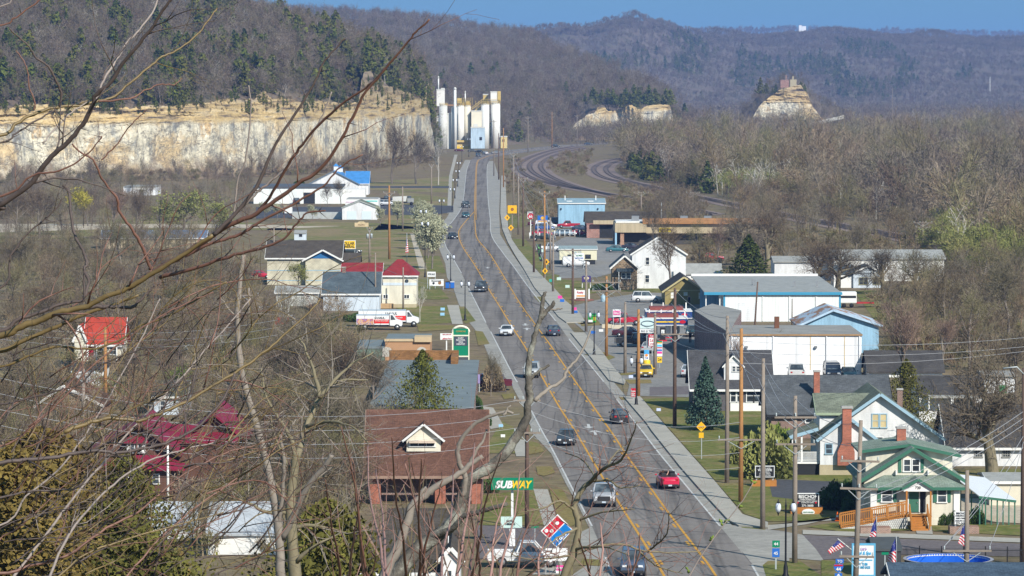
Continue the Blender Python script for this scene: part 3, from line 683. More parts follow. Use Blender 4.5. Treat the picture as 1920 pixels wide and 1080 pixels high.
def scatter(name, pts, scl_, coll, label, cat='woods'):
    """one stuff object: instances of a pool of trees on points"""
    if not len(pts): return
    me = bpy.data.meshes.new(name); n = len(pts); me.vertices.add(n)
    me.vertices.foreach_set('co', np.asarray(pts, np.float32).ravel())
    for nm, ty, arr in (('rotz', 'FLOAT', nrg.random(n) * 6.283), ('scl', 'FLOAT', np.asarray(scl_)), ('pick', 'INT', nrg.integers(0, 50, n))):
        me.attributes.new(nm, ty, 'POINT').data.foreach_set('value', arr.astype(np.float32 if ty == 'FLOAT' else np.int32))
    o = tag(link(name, me), label, cat, kind='stuff')
    ng = bpy.data.node_groups.new(name, 'GeometryNodeTree')
    ng.interface.new_socket('Geometry', in_out='INPUT', socket_type='NodeSocketGeometry'); ng.interface.new_socket('Geometry', in_out='OUTPUT', socket_type='NodeSocketGeometry')
    N, Lk = ng.nodes, ng.links
    gi, go = N.new('NodeGroupInput'), N.new('NodeGroupOutput'); ip = N.new('GeometryNodeInstanceOnPoints')
    ci = N.new('GeometryNodeCollectionInfo'); ci.inputs['Collection'].default_value = coll; ci.inputs['Separate Children'].default_value = True; ci.inputs['Reset Children'].default_value = True
    def attr(nm, ty):
        a = N.new('GeometryNodeInputNamedAttribute'); a.data_type = ty; a.inputs['Name'].default_value = nm; return a.outputs['Attribute']
    cx = N.new('ShaderNodeCombineXYZ'); Lk.new(attr('rotz', 'FLOAT'), cx.inputs[2])
    Lk.new(gi.outputs[0], ip.inputs['Points']); Lk.new(ci.outputs[0], ip.inputs['Instance']); ip.inputs['Pick Instance'].default_value = True
    Lk.new(attr('pick', 'INT'), ip.inputs['Instance Index']); Lk.new(cx.outputs[0], ip.inputs['Rotation']); Lk.new(attr('scl', 'FLOAT'), ip.inputs['Scale'])
    Lk.new(ip.outputs[0], go.inputs[0]); o.modifiers.new('scatter', 'NODES').node_group = ng
    return o
def on_hill(H, n, accept=None, t0=0.0, t1=1.12):
    out = []; px0, px1 = H.pxs[0], H.pxs[-1]; wmax = max((H.dr(p) - H.df(p)) * H.df(p) for p in H.pxs[::10])
    while len(out) < n:
        px = rng.uniform(px0, px1); 
        if rng.random() > (H.dr(px) - H.df(px)) * H.df(px) / wmax: continue
        t = rng.uniform(t0, t1)
        if accept and rng.random() > accept(px, t): continue
        p = H.point(px, t); p.z -= 0.3; out.append(tuple(p))
    return out
def jit(n, a, b): return nrg.uniform(a, b, n)
def cl(px, py, f=0.02, s=0.0): return noise.noise(Vector((px * f, py * f, s)))   # clumping
# bluff hill
p = on_hill(HB, 3600, lambda px, t: 0.75 if t < 0.12 else 1.0); scatter('woods', p, jit(len(p), 0.65, 1.1), P_bare, 'bare grey wood covering the hill above the bluff')
def ced(px, t):
    k = 0.22 + 1.7 * cl(px, t * 300, 0.014, 4.0)
    if t < 0.36: k += 0.75 * max(0, 1 - abs(t - 0.14) / 0.20)
    if px > 600: k += 0.55
    if t > 0.9: k -= 0.15
    return max(0, min(1, k))
p = on_hill(HB, 980, ced, 0.004, 1.02); scatter('evergreens', p, jit(len(p), 0.6, 1.3), P_cedar, 'dark cedars clustered over the bluff and its ridge')
p = on_hill(HB, 150, None, 0.03); scatter('pale_wood', p, jit(len(p), 0.6, 0.95), P_pale, 'pale trunks scattered through the hill wood')
# hill behind the silos
p = on_hill(H2, 2600, None, 0.0, 0.35) + on_hill(H2, 4200, None, 0.3, 1.1); scatter('woods', p, jit(len(p), 0.8, 1.25), P_bare, 'brown leafless wood on the hill behind the silos')
def ced2(px, t):
    k = 0.8 * cl(px, t * 400, 0.02, 8.0)
    if 900 < px < 1000 and t < 0.05: k += 0.6
    if px < 930 and t < 0.08: k += 0.6
    if px > 1160 and t < 0.3: k += 0.8
    return max(0, min(1, k))
p = on_hill(H2, 260, ced2, 0.0, 0.6); scatter('evergreens', p, jit(len(p), 0.8, 1.3), P_cedar, 'green cedars on the hill behind the silos')
# blue hills
p = on_hill(H3, 9000, None, 0.0, 1.0) + on_hill(H3, 4500, None, 0.86, 1.01); scatter('woods', p, jit(len(p), 0.65, 0.95), P_dist, 'distant bare forest over the rounded blue hills')
p = on_hill(H3, 1300, lambda px, t: max(0, min(1, 3.2 * cl(px, t * 300, 0.011, 21.0) - 0.25 + (0.5 if 1380 < px < 1700 and 0.2 < t < 0.8 else 0))), 0.1, 0.9); scatter('evergreens', p, jit(len(p), 0.9, 1.3), P_cedar, 'blue green pines in bands across the far hills')
p = on_hill(H4, 1500, None, 0.7, 1.05); scatter('woods', p, jit(len(p), 1.6, 2.4), P_dist, 'forest along the farthest ridge')
p = on_hill(HR, 300, None); scatter('woods', p, jit(len(p), 0.45, 0.8), P_bare, 'bare trees on the knoll above the ruin')
# river woods on the flat to the east
EDGE = [(256,1150),(262,1160),(270,1200),(280,1195),(290,1190),(300,1180),(310,1190),(320,1200),(335,1240),(350,1290),(365,1350),(380,1440),(395,1540),(410,1640),(425,1720),(440,1790),(460,1840),(500,1800),(560,1830),(620,1850)]
def flat_wood(d0, d1, step, left=None, pxmax=2010):
    out = []; y = d0
    while y < d1:
        x0 = ((left(y) if left else lerp_tab(EDGE, 150 + CAMH * FPX / y)) - 960) / FPX * y; x1 = (pxmax - 960) / FPX * y; x = x0
        while x < x1:
            out.append((x + rng.uniform(-.5, .5) * step, y + rng.uniform(-.5, .5) * step, -0.2)); x += step * rng.uniform(0.7, 1.3)
        y += step
    return out
def far_left(y): return lerp_tab([(2250,1150),(2400,1290),(2600,1600),(2900,1330),(3300,1200),(3800,1050),(4600,900)], y)
A1 = flat_wood(720, 1500, 6.0); A2 = flat_wood(1500, 2250, 7.0); A3 = flat_wood(2250, 3300, 9.0, far_left); A4 = flat_wood(3300, 4700, 14.0, far_left)
bl, tn, bd = [], [], []
for q in A1 + A2:
    k = noise.noise(Vector((q[0] * 0.012, q[1] * 0.006, 2.0)))
    k2 = noise.noise(Vector((q[0] * 0.02, q[1] * 0.009, 7.0)))
    if rng.random() < .45 * max(0, noise.noise(Vector((q[0] * 0.03, q[1] * 0.012, 12.0))) + .25): continue
    (bd if k2 > 0.26 and q[1] < 1650 else tn if k > -0.22 else bl).append(q)
scatter('woods', bl, nrg.lognormal(0.02, .28, len(bl)).clip(.5, 1.8), P_bare, 'grey leafless trees of the river woods')
scatter('woods', tn, nrg.lognormal(0.02, .28, len(tn)).clip(.5, 1.8), P_tan, 'tan leafless trees of the river woods')
scatter('woods', bd, jit(len(bd), 0.6, 1.0), P_bud, 'green budding trees among the river woods')
q = A3; scatter('woods', q, jit(len(q), 0.8, 1.2), P_bare, 'thin grey wood on the plain before the blue hills')
scatter('woods', A4, jit(len(A4), 0.8, 1.15), P_dist, 'purple haze of bare forest at the foot of the hills')
q = rng.sample(A1 + A2 + A3, 420); scatter('pale_wood', q, jit(len(q), 0.9, 1.25), P_pale, 'white sycamores rising through the river woods')
q = rng.sample(A2, 60) + rng.sample(A3, 90); scatter('evergreens', q, jit(len(q), 0.7, 1.2), P_cedar, 'single dark cedars in the river woods')
q = [(lambda y: ((lerp_tab(EDGE, 150 + CAMH*FPX/y) + rng.uniform(-14, 22) - 960)/FPX*y, y, 0))(rng.uniform(800, 2200)) for k in range(420)]
scatter('brush', q, jit(len(q), 0.8, 2.0), P_shrub, 'brushy edge of the river woods beside the tracks', 'brush')
# brush at the foot of the bluff and between the tracks
q = []
for k in range(520):
    px = rng.uniform(-60, 822); b = c_d(px) - rng.uniform(-2, 26); q.append(((px - 960) / FPX * b, b, 0.1 if b < c_d(px) - 7 else 1.8))
scatter('brush', q, jit(len(q), 0.4, 1.2), P_shrub, 'brown brush along the foot of the bluff', 'brush')
q = []
for k in range(150):
    px = rng.uniform(-60, 820); b = c_d(px) - rng.uniform(-1, 32) * (0.4 + 1.2 * abs(cl(px, 3, .02))); q.append(((px - 960) / FPX * b, b, 0.0))
scatter('woods', q, nrg.lognormal(-.6, .35, len(q)).clip(.3, 1.2), P_thin, 'bare trees standing against the foot of the bluff')
def in_poly(x, y, P):
    c = False
    for (x0, y0), (x1, y1) in zip(P, P[1:] + P[:1]):
        if (y0 > y) != (y1 > y) and x < (x1 - x0) * (y - y0) / (y1 - y0) + x0: c = not c
    return c
def in_px(P, n, zz=0.0):
    """n points spread over the ground inside a photo outline"""
    xs = [a for a, b in P]; dd = [depth(b) for a, b in P]; out = []
    while len(out) < n:
        d = rng.uniform(min(dd), max(dd)); px = rng.uniform(min(xs), max(xs)); py = pxof((0, d, 0))[1]
        if in_poly(px, py, P) : out.append(((px - 960) / FPX * d, d, zz))
    return out
q = in_px([(940,300),(975,300),(1000,350),(1046,380),(1046,440),(1000,440),(950,390)],90) + in_px([(1140,370),(1400,430),(1380,440),(1140,400)],90) + in_px([(1050,290),(1110,282),(1108,300),(1095,330),(1070,335),(1030,322),(1025,308)], 130) + in_px([(1150,345),(1240,365),(1330,395),(1300,405),(1180,385)], 130) + in_px([(1150,318),(1240,330),(1180,340)], 50) + in_px([(1000,345),(1060,360),(1046,420),(985,400)], 60)
scatter('brush', q, jit(len(q), 0.5, 1.2), P_shrub, 'low tan brush between the railway curves', 'brush')
q = [(at(px, 540, 2300).x, 2300 + rng.uniform(-20, 30), 0) for px in (1098,1106,1118,1131,1139,1148,1160,1166,1171,1184,1196,1203,1215,1228,1236,1247)]; scatter('woods', q, jit(len(q), 1.2, 1.75), P_thin, 'tall bare trees standing out against the low far bluff')
q = flat_wood(2180, 2345, 7.0, lambda y: 1040, 1300) + flat_wood(2460, 2565, 6.5, lambda y: 1360, 1475) + flat_wood(2400, 2520, 8, lambda y: 1475, 1600)
scatter('woods', q, jit(len(q), 0.7, 1.2), P_bare, 'bare trees standing before the two far bluffs')
q = [(x, y + rng.uniform(3, 26), 21) for x, y in ((at(rng.uniform(1095, 1255), 540, 2390).x, 2370) for k in range(46))] + [(at(px, 540, 2590).x, 2590 + rng.uniform(0, 20), 27) for px in (1428, 1436, 1449, 1456, 1500, 1510)]
scatter('evergreens', q, jit(len(q), 0.6, 1.1), P_cedar, 'cedars crowning the two far bluffs')
q = in_px([(0,455),(200,470),(480,500),(480,620),(0,640)],190) + in_px([(0,640),(480,620),(480,790),(0,830)],150) + in_px([(480,610),(640,620),(670,900),(480,960)],110) + in_px([(0,830),(180,830),(200,1010),(0,1050)],60) + in_px([(340,800),(660,880),(640,1060),(340,1060)],60) + in_px([(0,370),(220,370),(260,425),(0,440)],60)
q += in_px([(0,350),(270,345),(270,440),(0,445)],120) + in_px([(270,345),(470,345),(470,392),(270,392)],45)
w_ = [(v[0], v[1] + .4, v[2] - .2) for v in CLIFF_V[0][1] if v[2] > CLIFF_V[0][0] + 3]; w_ = rng.sample(w_, 520)
scatter('brush', w_[:400], jit(400, .25, .75), P_shrub, 'dry brush rooted on the ledges at the rim of the bluff', 'brush'); scatter('evergreens', w_[400:], jit(120, .22, .6), P_cedar, 'small cedars rooted on the ledges of the bluff rim')
q2 = in_px([(1225,388),(1480,440),(1480,470),(1300,465),(1235,425)],50) + in_px([(1340,376),(1720,452),(1740,480),(1480,468)],50); scatter('woods', q2, jit(len(q2), .5, 1.1), P_thin, 'bare trees crowding the tracks behind the shop row')
q2 = in_px([(180,468),(400,468),(400,492),(180,490)],45); scatter('thicket', q2, jit(len(q2), .5, .8), P_thin, 'bare thicket in front of the blue roofed shed')
q2 = in_px([(1172,318),(1230,330),(1240,345),(1190,336)], 16) + in_px([(1280,345),(1330,352),(1340,368),(1290,360)], 12) + in_px([(1480,335),(1560,345),(1560,365),(1480,355)], 8)
scatter('evergreens', q2, jit(len(q2), .6, 1.2), P_cedar, 'dark cedars in clumps along the inner edge of the river woods')
q2 = in_px([(1750,440),(1920,420),(1920,520),(1790,520)], 75) + in_px([(1300,305),(1420,330),(1430,350),(1310,330)],30); scatter('woods', q2, jit(len(q2), .55, 1.05), P_bud, 'budding green trees in a band behind the eastern sheds')
q += in_px([(180,345),(470,345),(480,430),(180,430)],45)
q = [v for v in q if not any(a < pxof(v)[0] < b and c < pxof(v)[1] < d for a, b, c, d in ((105,255,655,790),(170,450,845,1010),(190,390,450,500)))]
scatter('thicket', q, jit(len(q), 0.42, 0.75), P_thin, 'grey brown thicket of thin bare trees between the western houses')
q = in_px([(1480,430),(1920,450),(1920,540),(1790,540),(1760,470)],110) + in_px([(1640,560),(1920,540),(1920,700),(1660,690)],90)
scatter('thicket', q, jit(len(q), 0.45, 0.8), P_thin, 'brown thicket of thin bare trees north of the eastern houses')
# ================================================================== buildings
m_white = siding('white_siding', (0.74, 0.75, 0.76), 0.16); m_cream = siding('cream_siding', (0.72, 0.68, 0.56), 0.18)
m_bung = siding('bungalow_boards', (0.70, 0.66, 0.55), 0.13); m_paleblue = siding('pale_blue_siding', (0.60, 0.68, 0.76), 0.16)
m_trim = plain('white_trim', (0.74, 0.74, 0.72), 0.5, 0.08); m_bluetrim = plain('blue_trim', (0.30, 0.45, 0.55), 0.5, 0.1)
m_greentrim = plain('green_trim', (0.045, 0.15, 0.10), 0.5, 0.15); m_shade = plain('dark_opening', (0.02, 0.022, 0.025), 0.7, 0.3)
m_greensh = shingle('green_shingles', (0.19, 0.245, 0.20), (0.28, 0.33, 0.27)); m_greysh = shingle('grey_shingles', (0.115, 0.125, 0.135))
m_sage = shingle('sage_shingles', (0.21, 0.235, 0.18)); m_darksh = shingle('dark_shingles', (0.085, 0.08, 0.078)); m_brownsh = shingle('brown_shingles', (0.165, 0.085, 0.06))
m_umber = shingle('umber_shingles', (0.10, 0.085, 0.07)); m_slate = shingle('slate_shingles', (0.10, 0.13, 0.15))
m_brick = bricks('red_brick', (0.46, 0.13, 0.075), (0.33, 0.22, 0.17)); m_brick2 = bricks('dark_brick', (0.20, 0.085, 0.06)); m_stone = bricks('brown_stone', (0.30, 0.20, 0.12), (0.36, 0.3, 0.22), 0.5, 0.3, 0.5)
m_block = bricks('cream_block', (0.62, 0.58, 0.44), (0.45, 0.42, 0.33), 0.45, 0.22, 0.12); m_wood = plain('orange_deck_wood', (0.42, 0.17, 0.035), 0.6, 0.25, 2.0)
m_metal = siding('white_ribbed_metal', (0.78, 0.81, 0.80), 0.5, True, 0.5, 0.1); m_whitewall = siding('white_wall_panels', (0.80, 0.81, 0.83), 3.6, True, 0.15, 0.1)
m_bluemetal = siding('blue_ribbed_metal', (0.30, 0.50, 0.66), 0.4, True, 0.6); m_metroof = siding('grey_metal_roof', (0.36, 0.36, 0.335), 0.6, True, 0.4)
m_found = plain('tan_foundation', (0.42, 0.36, 0.24), 0.9, 0.2); m_gl = glass()
m_redroof = siding('red_metal_roof', (0.26, 0.03, 0.03), 0.4, True, 0.5); m_orangered = siding('orange_red_roof', (0.42, 0.055, 0.03), 0.4, True, 0.5)
m_crim = siding('crimson_metal_roof', (0.22, 0.016, 0.04), 0.4, True, 0.5); m_blueroof = siding('bright_blue_roof', (0.06, 0.24, 0.55), 0.5, True, 0.4)
m_flat = plain('weathered_flat_roof', (0.29, 0.285, 0.265), 0.9, 0.35, 0.35); m_slateflat = plain('grey_green_flat_roof', (0.17, 0.205, 0.215), 0.9, 0.25, 0.4)
m_tan = plain('tan_stucco', (0.52, 0.40, 0.25), 0.85, 0.12); m_tan2 = siding('tan_fascia', (0.46, 0.38, 0.25), 0.9, True, 0.1)
m_orange = siding('orange_shingle_band', (0.42, 0.20, 0.07), 0.35, False, 0.3); m_olive = siding('olive_siding', (0.32, 0.26, 0.10), 0.35, True, 0.3)

class Bld:
    """a building whose front stands where its foot is seen; local x across, y away, z up"""
    def __init__(s, name, label, cat, x0, x1, yb, group=None, d=None, rz=0):
        s.d = d or depth(yb); s.x0 = at(x0, 540, s.d).x; s.x1 = at(x1, 540, s.d).x
        s.c = (s.x0 + s.x1) / 2; s.w = s.x1 - s.x0; s.h = s.w / 2
        s.r = thing(name, label, cat, (s.c, s.d, 0), rz, group)
    def X(s, px, y=0): return at(px, 540, s.d + y).x - s.c
    def Z(s, py, y=0): return at(960, py, s.d + y).z
    def box(s, name, x0, x1, y0, y1, z0, z1, mt, parent=None, bevel=0): return MB().box(x0, x1, y0, y1, z0, z1).build(name, mt, parent or s.r, bevel)
    def wall(s, dep, h, mt, x0=None, x1=None, y0=0, z0=0, name='wall'): return s.box(name, -s.h if x0 is None else x0, s.h if x1 is None else x1, y0, y0 + dep, z0, h, mt)
    def gable_y(s, x0, x1, y0, y1, ze, zr, wm, rm, tm=None, over=0.4, th=0.18, z0=0, xm=None, wall=True, names=('wall', 'roof')):
        """ridge running away from the camera: gable end seen"""
        xm = (x0 + x1) / 2 if xm is None else xm
        if wall: MB().prism([(x0,y0,z0),(x1,y0,z0),(x1,y0,ze),(xm,y0,zr),(x0,y0,ze)][::-1], (0, y1-y0, 0)).build(names[0], wm, s.r)
        kl = (zr-ze)/(xm-x0); kr = (zr-ze)/(x1-xm); a = (x0-over, ze-kl*over); b = (x1+over, ze-kr*over)
        e = 0.02; top = [(a[0], a[1]+th+e), (xm, zr+th*1.15+e), (b[0], b[1]+th+e), (b[0], b[1]+e), (xm, zr+e), (a[0], a[1]+e)]
        rf = MB().prism([(x, y0-over, z) for x, z in top], (0, y1-y0+2*over, 0)).build(names[1], rm, s.r)
        if tm:
            m = MB(); yy = y0-over-0.03
            m.bar((a[0], yy, a[1]+th/2), (xm-0.02, yy, zr+th/2+e), 0.05, th*1.5); m.bar((xm+0.02, yy-0.004, zr+th/2+e), (b[0], yy-0.004, b[1]+th/2), 0.05, th*1.5)
            m.build('bargeboard', tm, rf)
        return rf
    def gable_x(s, x0, x1, y0, y1, ze, zr, wm, rm, tm=None, over=0.4, th=0.18, z0=0, ym=None, wall=True, zeb=None, names=('wall', 'roof')):
        """ridge running across: slope facing the camera"""
        ym = (y0+y1)/2 if ym is None else ym; zeb = ze if zeb is None else zeb
        if wall: MB().prism([(x0,y0,z0),(x0,y1,z0),(x0,y1,zeb),(x0,ym,zr),(x0,y0,ze)], (x1-x0, 0, 0)).build(names[0], wm, s.r)
        ka = (zr-ze)/(ym-y0); kb = (zr-zeb)/(y1-ym); a = (y0-over, ze-ka*over); b = (y1+over, zeb-kb*over); e = 0.02
        top = [(a[0],a[1]+th+e),(ym,zr+th*1.1+e),(b[0],b[1]+th+e),(b[0],b[1]+e),(ym,zr+e),(a[0],a[1]+e)]
        rf = MB().prism([(x0-over, y, z) for y, z in top][::-1], (x1-x0+2*over, 0, 0)).build(names[1], rm, s.r)
        if tm:
            m = MB(); m.bar((x0-over, a[0]-0.03, a[1]+th/2), (x1+over, a[0]-0.03, a[1]+th/2), 0.06, th*1.3)
            for xx in (x0-over-0.03, x1+over+0.03): m.bar((xx, a[0], a[1]+th/2), (xx, ym, zr+th/2), 0.05, th*1.2)
            m.build('fascia', tm, rf)
        return rf
    def hip(s, x0, x1, y0, y1, ze, zr, rm, tm=None, over=0.5, run=None, name='roof'):
        x0 -= over; x1 += over; y0 -= over; y1 += over; ym = (y0+y1)/2; run = (y1-y0)/2 if run is None else run; run = min(run, (x1-x0)/2 - 0.05)
        v = [(x0,y0,ze),(x1,y0,ze),(x1,y1,ze),(x0,y1,ze),(x0+run,ym,zr),(x1-run,ym,zr),(x0,y0,ze-.15),(x1,y0,ze-.15),(x1,y1,ze-.15),(x0,y1,ze-.15)]
        rf = MB().add(v, [(0,1,5,4),(1,2,5),(2,3,4,5),(3,0,4),(0,6,7,1),(1,7,8,2),(2,8,9,3),(3,9,6,0),(9,8,7,6)]).build(name, rm, s.r)
        if tm: MB().box(x0, x1, y0-0.07, y0-0.01, ze-0.2, ze+0.04).build('fascia', tm, rf)
        return rf
    def window(s, p, fm=None, y=0.0, cols=1, rows=2, parent=None, pm=None, fw=0.09):
        """p = photo corners (x0, y0, x1, y1) on the plane at local depth y"""
        x0, x1, z1, z0 = s.X(p[0], y), s.X(p[2], y), s.Z(p[1], y), s.Z(p[3], y); m = MB(); a, b = y-0.07, y+0.03
        m.box(x0-fw, x0, a, b, z0, z1); m.box(x1, x1+fw, a, b, z0, z1); m.box(x0-fw, x1+fw, a-0.003, b, z1, z1+fw); m.box(x0-fw-0.04, x1+fw+0.04, a-0.05, b, z0-fw, z0)
        for k in range(1, cols): xx = x0+(x1-x0)*k/cols; m.box(xx-0.03, xx+0.03, a+0.01, b, z0, z1)
        for k in range(1, rows): zz = z0+(z1-z0)*k/rows; m.box(x0, x1, a+0.015, b, zz-0.025, zz+0.025)
        f = m.build('window', fm or m_trim, parent or s.r)
        MB().box(x0, x1, y-0.025, y+0.02, z0, z1).build('pane', pm or m_gl, f); return f
    def panel(s, name, p, mt, y=0.0, t=0.05, parent=None):
        return s.box(name, s.X(p[0], y), s.X(p[2], y), y-t, y+0.02, s.Z(p[3], y), s.Z(p[1], y), mt, parent)
    def door(s, p, mt, y=0.0, parent=None, glassy=False):
        d = s.panel('door', p, mt, y, 0.06, parent); x0, x1, z0, z1 = s.X(p[0], y), s.X(p[2], y), s.Z(p[3], y), s.Z(p[1], y)
        fr = MB().box(x0-.08, x0, y-.09, y, z0, z1); fr.box(x1, x1+.08, y-.09, y, z0, z1); fr.box(x0-.08, x1+.08, y-.093, y, z1, z1+.09); fr.build('door_frame', m_trim, d)
        MB().box(x1-.16, x1-.1, y-.13, y-.06, (z0+z1)/2-.1, (z0+z1)/2).build('handle', M['steel'] if 'steel' in M else m_shade, d); return d
    def chimney(s, x, y, z0, z1, w, mt, parent=None):
        c = MB().box(x-w/2, x+w/2, y-w/2, y+w/2, z0, z1).build('chimney', mt, parent or s.r)
        MB().box(x-w/2-.06, x+w/2+.06, y-w/2-.06, y+w/2+.06, z1+.001, z1+.14).build('chimney_cap', M.get('cap') or plain('cap', (0.4, 0.39, 0.37), 0.9), c); return c
plain('steel', (0.4, 0.4, 0.4), 0.4, 0.1, metal=0.8)
FONT = {}
def text(s, h, mt, parent, loc, wmax=None, name='lettering', shear=0.0, depth_=0.01, bold=0.0):
    """raised lettering standing upright and facing the road, centred on loc"""
    cu = bpy.data.curves.new('lettering', 'FONT'); cu.body = s; cu.size = h * 1.38; cu.align_x = 'CENTER'; cu.extrude = depth_; cu.shear = shear; cu.offset = bold * h; cu.resolution_u = 3
    tmp = bpy.data.objects.new('lettering', cu); me = bpy.data.meshes.new_from_object(tmp); bpy.data.objects.remove(tmp); bpy.data.curves.remove(cu)
    co = np.empty(len(me.vertices)*3, np.float32); me.vertices.foreach_get('co', co); co = co.reshape(-1, 3)
    w = np.ptp(co[:, 0]) if len(co) else 1; k = min(1.0, wmax / w) if wmax and w > 0 else 1.0
    out = np.stack([co[:, 0]*k + loc[0], loc[1] - co[:, 2], co[:, 1] - h/2 + loc[2]], -1); me.vertices.foreach_set('co', out.astype(np.float32).ravel()); me.update()
    me.materials.append(mt); return link(name, me, parent)

# ---- green roofed bungalow with the ramp
b = Bld('bungalow', 'cream bungalow with a green shingle roof and an orange wooden ramp', 'house', 1634, 1802, 985)
Y1 = 2.0; fz = 1.05
b.wall(2.2, 3.1, m_bung, name='porch_wall'); b.box('foundation', -b.h-.05, b.h+.05, -.06, 12.6, 0, .5, m_bung)
xl, xr, xm = b.X(1612, Y1), b.X(1813, Y1), b.X(1711.5, Y1); ze, zr = 3.25, b.Z(841, Y1) - .1
b.gable_y(xl+.45, xr-.45, Y1, 13.2, ze+.3, zr, m_bung, m_greensh, m_greentrim, 0.5)
for sx, zz in ((-1, 5.7), (1, 5.35)):         # shed dormers on both sides
    xe = xm + sx*3.55; pts = [(xm, zr), (xe, zz), (xe, 3.4), (xm, 3.4)]
    MB().prism([(x, 4.2, z) for x, z in (pts if sx > 0 else pts[::-1])], (0, 6.2, 0)).build('dormer_wall', m_bung, b.r)
    q = [(xm, zr+.32), (xm+sx*4.2, zz-.0), (xm+sx*4.2, zz-.18), (xm, zr+.14)]
    dr = MB().prism([(x, 3.7, z) for x, z in (q if sx > 0 else q[::-1])], (0, 7.2, 0)).build('dormer_roof', m_greensh, b.r)
    MB().bar((xm, 3.66, zr+.2), (xm+sx*4.22, 3.66, zz-.1), .06, .24).build('bargeboard', m_greentrim, dr)
b.hip(-b.h, b.h, 0, 4.4, 3.1, 3.95, m_greensh, m_greentrim, 0.45, 1.9, 'porch_roof')
gx = b.X(1721); b.gable_y(gx-1.15, gx+1.15, -.95, 1.2, 3.05, 3.72, m_trim, m_greensh, m_greentrim, .15, .14, z0=2.85, names=('gablet', 'entrance_roof'))
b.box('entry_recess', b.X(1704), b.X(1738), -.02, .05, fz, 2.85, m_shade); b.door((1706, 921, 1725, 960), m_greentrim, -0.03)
for p in ((1656,915,1674,940), (1761,917,1776,941)):
    w = b.window(p, m_trim, 0.0, 1, 2)
    for q in ((p[0]-9, p[1]-1, p[0]-2.5, p[3]+1), (p[2]+2.5, p[1]-1, p[2]+9, p[3]+1)): b.panel('shutter', q, m_greentrim, -0.02, 0.05)
for p in ((1697,862,1708,883), (1713,862,1725,883)): b.window(p, m_trim, Y1)
for q in ((1686,861,1692,886), (1728,861,1734,886)): b.panel('shutter', q, m_greentrim, Y1-.02)
for x in (-b.h+.25, b.h-.25): b.box('corner_pilaster', x-.25, x+.25, -.12, -.003, 0, 3.05, m_trim)
for px in (1700, 1745): b.box('porch_post', b.X(px)-.07, b.X(px)+.07, -1.0, -.86, 0, 2.9, m_wood)
for k, x in enumerate((-2.3, -1.0, 1.0, 2.3)): b.box('roof_bracket', xm+x*1.3-.05, xm+x*1.3+.05, Y1-.45, Y1-.003, zr-abs(x)*.9-1.1, zr-abs(x)*.9-.75, m_trim)
b.chimney(b.X(1690, 8), 7.5, 5, 7.2, .75, m_brick); text('720', .22, m_shade, b.r, (gx, -1.0, 3.18))
x0, x1 = b.X(1578, -1.8), b.X(1702, -1.8); ra = thing('ramp', 'orange wooden wheelchair ramp sloping up to the bungalow door', 'ramp', (b.c, b.d-1.8, 0))
m = MB().prism([(x0,-.7,.05),(x1,-.7,fz-.1),(x1,-.7,fz),(x0,-.7,.16)], (0, 1.4, 0)); m.box(x1, b.X(1748,-1.8), -.7, .9, fz-.1, fz); m.build('deck', m_wood, ra)
for yy in (-.72, .68):
    m = MB(); n = 34
    for zz in (1.0, .18): m.bar((x0, yy, .1+zz), (x1, yy, fz+zz), .07, .10)
    for k in range(n+1): t = k/n; xx = x0+(x1-x0)*t; m.bar((xx, yy, .12+t*(fz-.1)), (xx, yy, 1.1+t*(fz-.1)), .045 if k % 8 else .12)
    m.build('railing', m_wood, ra)
MB().prism([(x0,-.68,.02),(x1,-.68,.02),(x1,-.68,fz-.12),(x0,-.68,.04)], (0,.04,0)).build('lattice_skirt', bricks('white_lattice', (0.72,.72,.7), (.12,.11,.1), .16, .16, .05), ra)
sp = thing('steps', 'orange wooden front steps with railings below the bungalow door', 'steps', (b.X(1725,-2.5)+b.c, b.d-2.5, 0))
for k in range(6): MB().box(-.65, .65, -1.5+k*.3, -1.2+k*.3, 0, .17*(k+1)).build('step', m_wood, sp)
for xx in (-.72, .72):
    m = MB()
    m.bar((xx,-1.5,.95),(xx,.3,1.95),.07,.1); m.bar((xx,-1.5,.3),(xx,.3,1.25),.05,.08)
    for k in range(8): t=k/7; m.bar((xx,-1.5+1.8*t,.1+t),(xx,-1.5+1.8*t,.95+t),.05 if k%7 else .12)
    m.build('railing', m_wood, sp)
# ---- white house with the red chimney
b = Bld('white_house', 'white house with sage roof, blue trim and a red brick chimney on its front', 'house', 1538, 1643, 891)
b.wall(5, .95, m_found, name='foundation'); zw = b.Z(823); zp = b.Z(788)
b.gable_y(-b.h+.05, b.h-.05, 0, 5, zw, zp+.2, m_white, m_sage, m_bluetrim, .35, z0=.95)
Ym = 3.2; xa, xb, xm = b.X(1540, Ym), b.X(1762, Ym), b.X(1652, Ym); zt = b.Z(741, Ym)
b.gable_y(xa, xb, Ym, Ym+12, b.Z(818, Ym), zt, m_white, m_sage, m_bluetrim, .55)
xd0, xd1 = b.X(1538, Ym+1), b.X(1640, Ym+1)
b.gable_x(xd0, xd1, Ym+1.2, Ym+8, b.Z(775, Ym+1), b.Z(742, Ym+4.6)+.05, m_white, m_sage, plain('sage_trim', (.33,.4,.27), .6), .35, z0=3.2, names=('dormer_wall', 'dormer_roof'))
b.window((1637,777,1648,801), m_bluetrim, Ym, 1, 2, pm=plain('drawn_blind', (.55,.45,.25), .7)); b.window((1652,777,1663,801), m_bluetrim, Ym, 1, 2, pm=M['drawn_blind'])
b.window((1550,833,1561,850), m_bluetrim, 0, 1, 2); b.window((1640,820,1656,826), m_trim, .0)
